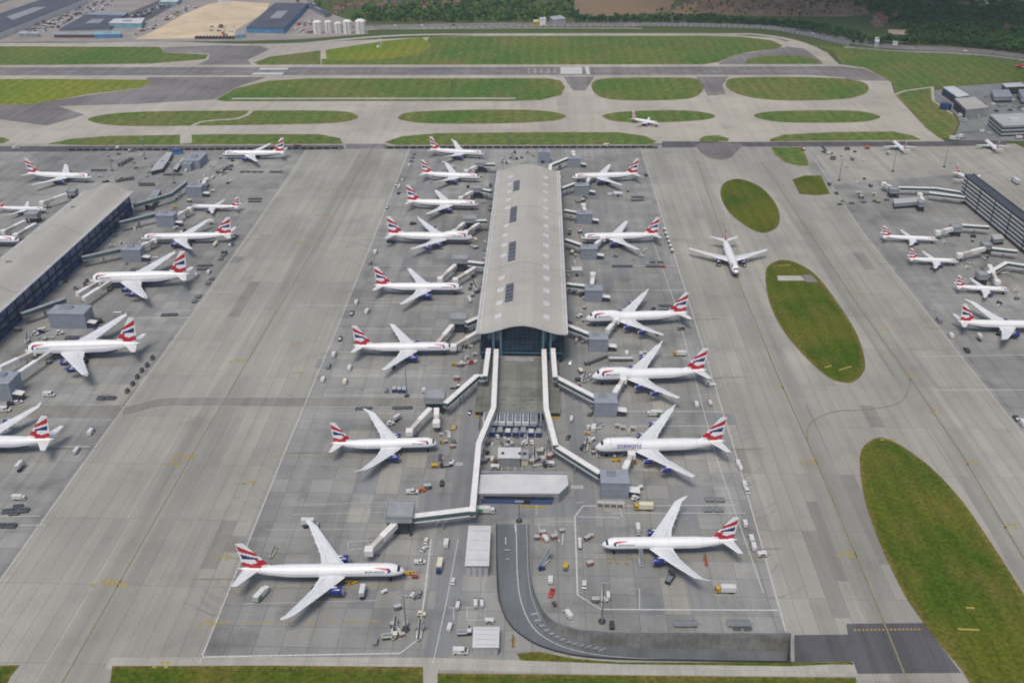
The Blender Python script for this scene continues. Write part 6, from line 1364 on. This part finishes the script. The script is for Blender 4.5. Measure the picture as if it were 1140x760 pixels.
 ('catering',988,172,90,'white catering truck beside the small jet left of the pair by the offices',WB,None,.7),('van',1062,156,0,'white van, left of two by the grass corner',WB,None,2.0),('van',1070,154,30,'white van, right of two by the grass corner',WB,None,2.0),('van',1068,130,120,'white van below the beige roofed hangar door',WB,None,1.7),('minibus',1085,131,150,'white bus right of the beige roofed hangar',WB,None,1.5),('minibus',1072,135,130,'white bus left of the beige roofed hangar front',WB,None,1.3),('van',1094,148,10,'white van in front of the banded office block',WB,None,1.6),('truck',1130,204,60,'pale blue truck beyond the striped pier','wall_teal',None,1.6),('truck',1135,155,5,'dark red and white truck at the foot of the office block',RB,None,1.2),
 ('stairs',917,170,120,'dark boarding stairs on the apron right of the grass corner',DB,None,1.1),('truck',923,172,10,'blue truck in the equipment cluster on the upper right apron',BB,None,.9),('cart',927,178,0,'dark baggage cart right of the equipment cluster on the upper right apron',DB,None,1.6),('pickup',894,167,110,'red and white pickup at the tip of the small grass strip',RB,None,1.8),('gpu',943,167,0,'brown unit on the upper right apron near the head road','wall_brown',None,1.6),('gpu',965,166,0,'orange unit on the upper right apron near the head road',OB,None,1.6),('container',955,217,0,'white crate on the apron left of the long pale bridge',WB,None,1.8),('container',958,221,0,'brown crate, left of two under the long pale bridge','wall_brown',None,1.8),('container',972,218,0,'beige crate, right of two left of the long pale bridge',CB,None,1.8),('car',923,206,110,'dark car on the stand line beside the small square grass island',DB,None,1.6),('car',931,216,60,'dark car below the small square grass island',DB,None,1.5),
 ('van',676,163.5,0,'pale van on the head road above the right stands',CB,None,1.6),('loader',570,176,60,'yellow brown loader by the north tip of the middle terminal',YB,None,.8),('pushback',564,182,80,'dark tow tractor by the north tip of the middle terminal',DB,None,.8),('loader',331,163,0,'brown loader on the dark road right of the open apron jet',OB,None,.9),
 ('tug',1102,150,0,'white tug left of the office block foot',WB,None,1.8)]
for row in V:
    row = list(row)
    if row[0] in ('van','pickup','car','truck','gpu') and row[3] in (75,105,100,115,118,110,60,62,70) and (row[1] < 430 or row[1] > 740 or 'line' in row[4]): row[3] = 90   # parked along the stand lines, which run due north
    put(*row)
def train(kind, p0, p1, n, rz, label, m, group, k=1.0):
    for i in range(n): f = i/max(1, n-1); put(kind, p0[0]+(p1[0]-p0[0])*f, p0[1]+(p1[1]-p0[1])*f, rz, label, m, group, k)
T_ = [
 ('dolly',(790,557),(802,557.5),2,0,'dark dolly, one of the upper two of four by the lower right tail',GB,'dollies by the lower right tail',1.3),('dolly',(788,568.5),(800,568.5),2,0,'dark dolly, one of the lower two of four by the lower right tail',GB,'dollies by the lower right tail',1.3),
 ('dolly',(756,695.5),(769,695.5),2,0,'dark dolly, left pair on top of the concrete wall',GB,'dollies above the wall',1.5),('dolly',(816,695.5),(829,695.5),2,0,'dark dolly, right pair on top of the concrete wall',GB,'dollies above the wall',1.5),('dolly',(820,700),(832,700),2,5,'dark dolly behind the right pair on top of the wall',DB,'dollies above the wall',1.0),
 ('container',(439,436),(450,436.5),3,90,'dark blue container in the row of three north of the second jet',BB,'dark blue containers in a row',1.6),('dolly',(399,455.5),(411,455),4,0,'empty dark dolly in the left string on the crossing road',DB,'dollies on the crossing road',1.0),('dolly',(440,455),(456,454.5),4,0,'empty dark dolly in the right string on the crossing road',DB,'dollies on the crossing road',1.0),
 ('cart',(739.5,257.5),(748,281),6,90,'white topped baggage cart in the train on the right stand line',WB,'baggage cart train on the right stand line',1.3),('dolly',(684,297),(701,297),4,0,'dark dolly in the row at the empty right stand',DB,'dollies at the empty right stand',1.2),('dolly',(726,292.5),(735,292.5),2,0,'dark dolly, upper pair right of the empty stand',DB,'dollies right of the empty stand',1.2),('dolly',(722,297),(733,297),3,0,'dark dolly, lower three right of the empty stand',DB,'dollies right of the empty stand',1.2),
 ('dolly',(736,341),(746,341),3,0,'dark dolly, upper row north of the four engined tail',DB,'dollies north of the four engined tail',1.1),('dolly',(736,346),(746,346),3,0,'dark dolly, lower row north of the four engined tail',DB,'dollies north of the four engined tail',1.1),('dolly',(705,220),(714,220),3,0,'dark dolly, upper row below the northernmost right jet',DB,'dollies below the northernmost right jet',1.2),('dolly',(705,223.5),(714,223.5),3,0,'dark dolly, lower row below the northernmost right jet',DB,'dollies below the northernmost right jet',1.2),
 ('cart',(654,406),(672,399),5,25,'grey covered baggage cart in the slanting train by the right tower',GB,'slanting baggage cart train',1.3),('cart',(681,402),(701,402),4,0,'grey covered baggage cart in the level row before the middle four engined jet',WB,'baggage carts before the middle four engined jet',1.2),
 ('cart',(657,462),(660,455),2,70,'grey baggage cart beside the middle right tower',GB,'carts by the middle right tower',1.3),('container',(668,563),(690,564),4,0,'pale container in the row at the foot of the lettered jet tower',CB,'containers at the foot of the tower',1.6),
 ('dolly',(461,172),(458,180),3,90,'dark dolly in the short train on the left stand line by the grass',DB,'dark train on the left stand line',1.4),
 ('dolly',(183,351.5),(194,351),4,0,'dark dolly in the row between the two double deck jets',DB,'dollies between the double deck jets',1.3),('dolly',(222,296.5),(234,296),4,0,'dark dolly, upper row behind the northern double deck jet',DB,'dollies behind the northern double deck jet',1.2),('dolly',(222,300.5),(230,300),3,0,'dark dolly, lower row behind the northern double deck jet',DB,'dollies behind the northern double deck jet',1.2),('dolly',(217,336),(221,331),2,90,'dark dolly on the stand line below the northern double deck jet',DB,'dollies on the stand line',1.4),('dolly',(232,316),(236,311),2,90,'dark dolly on the stand line beside the northern double deck jet tail',DB,'dollies on the stand line',1.4),('dolly',(246,289),(249,285),2,90,'dark dolly on the stand line below the long twin jet tail',DB,'dollies on the stand line',1.4),
 ('dolly',(113,444),(124,444),2,0,'dark dolly, pair below the big double deck jet tail',DB,'dollies below the big double deck jet',1.5),('cart',(142,437),(148,429),2,90,'dark baggage cart, lower pair on the stand line by the big double deck jet',DB,'carts on the stand line',1.05),('cart',(153,421),(158,414),2,90,'dark baggage cart, middle pair on the stand line by the big double deck jet',DB,'carts on the stand line',1.05),('cart',(164,408),(170,400),2,90,'dark baggage cart, upper pair on the stand line by the big double deck jet',DB,'carts on the stand line',1.05),
 ('dolly',(8,570),(20,565),2,10,'dark dolly, upper two of six at the left edge',DB,'dollies at the left edge',1.4),('dolly',(16,572),(27,569),2,10,'dark dolly, middle two of six at the left edge',DB,'dollies at the left edge',1.4),('dolly',(1,586),(13,586),2,0,'dark dolly, lower two of six at the left edge',DB,'dollies at the left edge',1.4),
 ('dolly',(77,377),(86,377),3,0,'red brown dolly behind the big double deck jet','wall_brown','dollies behind the big double deck jet',1.6),('dolly',(149,301),(159,301),3,0,'dark dolly behind the northern double deck jet body','wall_brown','dollies by the northern double deck jet',1.4),
 ('dolly',(270,192),(290,192),4,0,'dark dolly in the row below the open apron jet, left part',DB,'dollies below the open apron jet',1.3),('dolly',(303,192),(312,192),3,0,'dark dolly in the row below the open apron jet, right part',DB,'dollies below the open apron jet',1.3),('dolly',(279,222),(289,222),3,0,'dark dolly, upper row on the empty stand north of the small jet',DB,'dollies on the empty stand',1.2),('dolly',(279,225),(288,225),3,0,'dark dolly, lower row on the empty stand north of the small jet',DB,'dollies on the empty stand',1.2),('cart',(243,193),(257,186),5,25,'grey baggage cart in the slanting train before the open apron jet',GB,'baggage carts before the open apron jet',1.4),('dolly',(185,195),(200,195),5,0,'dark dolly in the long row below the stores building',DB,'dollies below the stores building',1.4),('cart',(157,207),(170,207),4,0,'dark cart in the row at the north end of the left terminal',DB,'carts at the north end of the left terminal',1.3),('dolly',(104,190),(116,190),4,0,'dark dolly in the row left of the stores building',DB,'dollies left of the stores building',1.3),('cart',(134,185),(146,179),4,30,'brown cart in the slanting row left of the stores building','wall_brown','brown carts',1.4),('cart',(131,203),(147,200),5,10,'dark cart in the row above the left terminal roof',DB,'carts above the left terminal roof',1.2),
 ('dolly',(935,228),(1000,222),6,5,'dark dolly in the long string below the crates on the upper right stand',DB,'carts below the crates',1.3),('car',(1072,148),(1098,145),7,70,'car in the row on the apron by the office block',GB,'cars by the office block',1.3)]
for row in T_: train(*row)
# ------------------------------------------------------------------ light masts
mast0 = None
def mast(px, py, h, label):
    global mast0
    c = at(px, py)
    if mast0 is None:
        mast0 = empty('light_mast')
        b = MB(); b.lathe([(0, .45), (h, .2)], (0,0,0), 'z', 8); b.build('pole', M['steel'], mast0)
        b = MB(); b.box(-2.2, 2.2, -.5, .5, h, h+.5); hd = b.build('lamp_head', M['steel'], mast0)
        b = MB(); b.box(-2.0, 2.0, -.75, -.505, h+.05, h+.45); b.build('lamp', M['grey_roof'], hd)
        b = MB(); b.lathe([(0, 1.6), (.5, 1.6), (.7, 1.2)], (0,0,.01), 'z', 14); b.build('base', M['dark_steel'], mast0); r = mast0
    else: r = copy_tree(mast0)
    r.location = (c.x, c.y, .18); r.scale = (1, 1, h/22); tag(r, label, 'light mast', 'apron light masts')
for x, y, h, l in ((670,692,22,'tall light mast on the lower right stand above the wall'),(452,701,20,'light mast in the lower left stand corner'),(578,580,12,'short light mast at the top of the ramp road'),(453,441,18,'light mast beside the platform north of the second jet'),(125,190,22,'light mast on the apron left of the stores building'),(162,177,20,'light mast beside the stores building'),(194,204,20,'light mast above the northern left tower'),(994,191,20,'light mast in the middle of the upper right apron'),(934,201,20,'light mast beside the small square grass island'),(1051,186,20,'light mast left of the striped pier end'),(566,164,18,'light mast on the head road by the terminal tip'),(640,164,16,'light mast on the head road right of the terminal tip')): mast(x, y, h, l)
# ------------------------------------------------------------------ trees, woods, houses and cars of the far side
def leaf_clump(b, c, rx, rz_, n, sz, rnd, mi=lambda t: 0):
    for _ in range(n):
        while True:
            p = Vector((rnd.uniform(-1, 1), rnd.uniform(-1, 1), rnd.uniform(-1, 1)))
            if .25 < p.length < 1: break
        q = Vector((c[0]+p.x*rx, c[1]+p.y*rx, c[2]+p.z*rz_)); nrm = (p+Vector((rnd.uniform(-.6,.6), rnd.uniform(-.6,.6), rnd.uniform(-.2,.8)))).normalized()
        u = nrm.orthogonal().normalized(); v = nrm.cross(u); s = sz*rnd.uniform(.6, 1.3); a = rnd.uniform(0, 6.3); u, v = u*math.cos(a)+v*math.sin(a), v*math.cos(a)-u*math.sin(a)
        b.add([q-u*s-v*s*.7, q+u*s*.8-v*s, q+u*s+v*s*.8, q-u*s*.7+v*s], [(0,1,2,3)], rnd.choice((0,0,1,1,2)) if mi is None else mi(p.z))
rnd = random.Random(5)
TREES = []
for k in range(6):
    r = empty('tree'); b = MB(); H = (11, 13, 9, 14, 10, 12)[k]
    b.lathe([(0, .45), (H*.35, .3), (H*.7, .12)], (0,0,0), 'z', 7)
    for i in range(4): a = i*1.7+k; b.rod((0,0,H*(.3+.08*i)), (math.cos(a)*H*.22, math.sin(a)*H*.22, H*(.55+.08*i)), .12, 4)
    b.build('trunk', M['bark'], r); b = MB()
    for i in range(7):
        a = rnd.uniform(0, 6.3); d = rnd.uniform(.05, .24)*H; leaf_clump(b, (math.cos(a)*d, math.sin(a)*d, H*rnd.uniform(.42, .82)), H*rnd.uniform(.15, .24), H*rnd.uniform(.13, .2), 26, H*.055, rnd, None)
    m = [('leaf_dark','leaf_dark','leaf_mid'), ('leaf_dark','leaf_mid','leaf_mid'), ('leaf_mid','leaf_mid','leaf_light')][k % 3]
    b.build('crown', [M[x] for x in m], r, smooth=False); TREES.append(r)
used = set()
def tree(k, px, py, sc, label, group):
    if k in used: r = copy_tree(TREES[k])
    else: r = TREES[k]; used.add(k)
    c = at(px, py); r.location = (c.x, c.y, 0); r.rotation_euler.z = rnd.uniform(0, 6.3); r.scale = (sc*rnd.uniform(.9, 1.25), sc*rnd.uniform(.9, 1.25), sc); tag(r, label, 'tree', group)
GT = 'trees along the trunk road'
for i in range(34): x = 392+i*6.1+rnd.uniform(-2, 2); tree(rnd.choice((1,2,4,5)), x, 24.5-(x-392)*.012+rnd.uniform(-1.5, .8), rnd.uniform(.8, 1.3), 'leafy green tree in the belt behind the grey fence by the trunk road', GT)
for i in range(56): x = 642+i*4.7+rnd.uniform(-1.5, 1.5); tree(rnd.choice((0,0,3,1)), x, 25+max(0, x-790)*.055+rnd.uniform(-.8, .8), rnd.uniform(.7, 1.1), 'dark tree in the line behind the white panelled fence', GT)
for i in range(52): x = 950+i*3.9+rnd.uniform(-1.5, 1.5); tree(rnd.choice((0,3,0,1)), x, 49.5+max(0, x-1040)*.09+rnd.uniform(-2.5, .5), rnd.uniform(.8, 1.25), 'dark tree at the front of the wood by the right bend of the trunk road', GT)
tree(2, 466, 26, 1.1, 'pale rounded tree before the green belt at the trunk road', GT); tree(0, 952, 44, 1.2, 'solitary dark tree by the pale pumping house', GT)
def wood(name, label, px, n, ms, hmin, hmax, seed, dens=70):
    rr = random.Random(seed); xs = [p[0] for p in px]; ys = [p[1] for p in px]; b = MB()
    def inside(x, y):
        c = False
        for i in range(len(px)):
            (x0, y0), (x1, y1) = px[i-1], px[i]
            if (y0 > y) != (y1 > y) and x < (x1-x0)*(y-y0)/(y1-y0)+x0: c = not c
        return c
    k = 0
    while k < n:
        x, y = rr.uniform(min(xs), max(xs)), rr.uniform(min(ys), max(ys))
        if not inside(x, y): continue
        k += 1; H = rr.uniform(hmin, hmax); c = at(x, y); g = rr.choice((0,0,1,1,2))
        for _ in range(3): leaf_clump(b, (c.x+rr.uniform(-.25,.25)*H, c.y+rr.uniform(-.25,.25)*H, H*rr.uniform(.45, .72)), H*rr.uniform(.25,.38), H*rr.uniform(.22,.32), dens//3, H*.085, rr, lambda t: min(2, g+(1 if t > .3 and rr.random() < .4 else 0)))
    o = b.build(name, [M[x] for x in ms]); o['kind'] = 'stuff'; o['label'] = label; return o
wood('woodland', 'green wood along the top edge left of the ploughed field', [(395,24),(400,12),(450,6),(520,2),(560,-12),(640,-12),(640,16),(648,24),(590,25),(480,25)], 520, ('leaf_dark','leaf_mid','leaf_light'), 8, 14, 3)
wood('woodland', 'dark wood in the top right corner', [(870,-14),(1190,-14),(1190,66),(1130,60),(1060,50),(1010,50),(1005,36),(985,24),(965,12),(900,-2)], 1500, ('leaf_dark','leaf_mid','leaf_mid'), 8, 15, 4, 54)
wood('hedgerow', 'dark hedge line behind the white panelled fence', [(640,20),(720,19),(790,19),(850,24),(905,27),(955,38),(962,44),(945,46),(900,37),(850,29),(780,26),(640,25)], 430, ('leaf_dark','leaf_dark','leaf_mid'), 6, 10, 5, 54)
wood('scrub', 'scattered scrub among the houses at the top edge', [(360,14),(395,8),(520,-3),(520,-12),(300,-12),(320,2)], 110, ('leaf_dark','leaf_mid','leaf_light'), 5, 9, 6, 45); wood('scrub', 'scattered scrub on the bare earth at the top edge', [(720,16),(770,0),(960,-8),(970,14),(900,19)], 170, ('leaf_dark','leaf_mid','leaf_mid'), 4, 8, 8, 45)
for kx, ky, n in ((1080,12,'a'),(1128,15,'b')): pass
H0 = {}
def house(px, py, rz, roof, label, group, k=1.0):
    if roof in H0: r = copy_tree(H0[roof])
    else:
        r = H0[roof] = empty('house'); b = MB(); b.box(-6, 6, -4, 4, .02, 5.5); w_ = b.build('wall', M['render'], r)
        b = MB()
        for x in (-3.5, 0, 3.5):
            for z in (1.2, 3.6): b.box(x-.6, x+.6, -4.04, -4.005, z, z+1.2)
        b.build('window', M['glass'], w_)
        b = MB(); b.prof([(-4.5, 5.5), (4.5, 5.5), (0, 9.2)], -6.4, 6.4); b.v = [(v[1], v[0], v[2]) for v in b.v]; b.f = [q[::-1] for q in b.f]; q = b.build('roof', M[roof], r)
        b = MB(); b.box(3, 4, -.5, .5, 8.0, 10.2); b.build('chimney', M['tile_brown'], q)
    c = at(px, py); r.location = (c.x, c.y, 0); r.rotation_euler.z = R(rz); r.scale = (k, k, k); tag(r, label, 'house', group)
rnd = random.Random(11)
for i in range(26):
    f = i/26; x = 755+f*205+rnd.uniform(-5, 5); y = rnd.uniform(2, 16)+max(0, f-.8)*6; house(x, y, rnd.choice((0, 10, 90, 80, 45)), rnd.choice(('tile_red','tile_brown','tile_brown')), 'brown roofed house among scrub above the dark hedge', 'houses above the dark hedge', rnd.uniform(.8, 1.2))
for i in range(44):
    x = 372+rnd.uniform(0, 150); y = 12-(x-372)*.055+rnd.uniform(-7, 4); house(x, y, rnd.choice((0, 20, 90, 70)), rnd.choice(('tile_red','tile_brown','tile_brown')), 'brown roofed house at the top edge beyond the green belt', 'houses beyond the green belt', rnd.uniform(.8, 1.2))
for x, y, l in ((1069,10,'pale house in a gap of the dark wood'),(1073,9,'second pale house in a gap of the dark wood'),(1109,3,'white house at the top edge in the dark wood'),(1134,5,'white house near the top right corner'),(982,26,'red roofed house at the edge of the wood'),(978,22,'red roofed barn at the edge of the wood'),(996,22,'grey house among the trees')): house(x, y, 15, 'tile_red' if 'red' in l else 'tile_brown', l, None, 1.3)
CARC = [WB, WB, GB, GB, DB, DB, BB, 'steel', 'steel', 'tower', 'wall_brown']
CAR1 = {}
def tiny_car(px, py, rz, m, label, group):
    if m not in CAR1:
        b = MB(); b.prof([(-2.2,.1),(2.2,.1),(2.2,.85),(1.1,1.0),(.5,1.5),(-1.5,1.5),(-2.1,1.0)], -.9, .9); o = CAR1[m] = b.build('parked_car', M[m])
    else: o = CAR1[m].copy(); COL.objects.link(o)
    c = at(px, py); o.location = (c.x, c.y, .1); o.rotation_euler.z = R(rz); o.scale = (1.35,)*3; tag(o, label, 'car', group)
rnd = random.Random(21)
for i in range(110):
    t = rnd.random(); x = 24+t*86+rnd.uniform(-3, 26); y = 35-t*33+rnd.uniform(-2.5, 3.5)
    tiny_car(x, y, rnd.choice((60, 65, 150)), rnd.choice(CARC), 'vehicle parked in the crowded yard beside the long dark warehouse', 'vehicles in the yard')
for i in range(60): t = i % 20/20; tiny_car(126+t*62+(i//20)*7, 27-t*25+rnd.uniform(-1, 1), 62, rnd.choice(CARC), 'car in the rows of the dark car park left of the sandy lot', 'cars in the car park')
for i in range(36): t = rnd.random(); tiny_car(150+t*62+rnd.uniform(-3, 8), 36-t*30+rnd.uniform(-1, 4), rnd.choice((60, 150)), rnd.choice([YB, CB, WB, GB, GB, DB, 'wall_brown']), 'works machine parked along the left side of the sandy lot', 'machines beside the sandy lot')
for i in range(22): tiny_car(rnd.uniform(226, 262), rnd.uniform(28, 40), rnd.choice((0, 60)), rnd.choice([DB, OB, GB, WB]), 'machine parked on the lower part of the sandy lot', 'machines on the sandy lot')
for i in range(24): tiny_car(rnd.uniform(330, 350), rnd.uniform(22, 38), rnd.choice((0, 60)), rnd.choice([WB, GB, DB, RB]), 'vehicle between the dark roofed works and the silos', 'vehicles by the silos')
for i, x in enumerate((418,440,470,505,540,562,600,636,690,735,770,812,856,905,938,975,1020,1075,1105)):
    y = 29.8-(x-380)*.0095 if x < 640 else 27.6+(x-640)*.006 if x < 800 else 28.6+(x-800)*.062 if x < 880 else 33.5+(x-880)*.19 if x < 945 else 47+(x-945)*.08
    tiny_car(x, y, 0, rnd.choice([WB, WB, DB, GB, GB]), 'vehicle on the trunk road beyond the runway', 'traffic on the trunk road')
for i in range(34): tiny_car(rnd.uniform(1086, 1140), rnd.uniform(108, 125), rnd.choice((20, 110)), rnd.choice(CARC), 'vehicle in the crowded compound behind the office block', 'vehicles in the compound')

# small ground equipment crowded at the heads of the stands
rg = random.Random(77)
ZN = [(640,660,200,232,8,'right of the terminal beside the northern right tower'),(632,648,236,262,8,'beside the terminal at the second empty right stand'),(632,648,276,312,10,'beside the terminal north of the empty right stand'),(634,652,322,360,10,'beside the terminal at the empty right stand'),(636,654,368,386,8,'at the nose of the northern four engined right jet'),(640,658,412,440,9,'at the nose of the middle four engined right jet'),(648,664,474,505,8,'at the nose of the lettered jet'),(660,700,500,514,6,'under the forward body of the lettered jet'),
 (526,546,268,290,9,'left of the terminal at the four engined jet'),(522,538,306,345,12,'left of the terminal at the fourth left jet'),(512,530,378,410,9,'left of the terminal at the third left jet'),(488,506,470,525,9,'beside the left service road at the second left jet'),(534,548,196,258,12,'left of the terminal at the sixth and seventh left jets'),(556,600,168,184,9,'at the northern tip of the middle terminal'),(612,632,178,200,6,'right of the northern tip of the middle terminal'),
 (20,60,364,402,9,'at the nose of the big double deck jet'),(60,100,312,322,5,'at the nose of the northern double deck jet'),(128,160,255,300,10,'between the left terminal and the long twin jet'),(182,214,222,262,10,'between the left terminal and the small jet'),(222,262,176,214,14,'below the jet on the open apron'),(110,190,170,200,14,'north of the left terminal'),
 (1046,1100,262,300,10,'between the small jets and the striped pier'),(1088,1135,300,345,8,'by the third small jet and the striped pier'),(935,985,168,230,12,'on the upper right apron left of the long pale bridge'),(545,615,484,498,12,'in the plant yard behind the small white plant house'),(592,614,502,520,10,'right of the cream annex in the plant yard'),(538,552,494,524,7,'left of the small white plant house'),(430,470,675,715,6,'in the lower left stand corner'),(600,640,590,680,6,'on the paving right of the ramp')]
for x0, x1, y0, y1, n, where in ZN:
    for i in range(n):
        kd = rg.choice(('container','cart','dolly','tug','gpu','tug','container','belt' if y0 > 250 else 'gpu')); m = rg.choice((WB, GB, DB, GB, WB, CB, 'wall_brown', YB if i % 6 == 0 else RB if i % 9 == 4 else GB))
        if kd == 'belt': m = WB
        nm = KN[kd][1]; put(kd, rg.uniform(x0, x1), rg.uniform(y0, y1), rg.choice((0, 90, 80, 20, 45, 110)), nm+' in the cluster '+where, m, 'equipment '+where, rg.uniform(.95, 1.35))
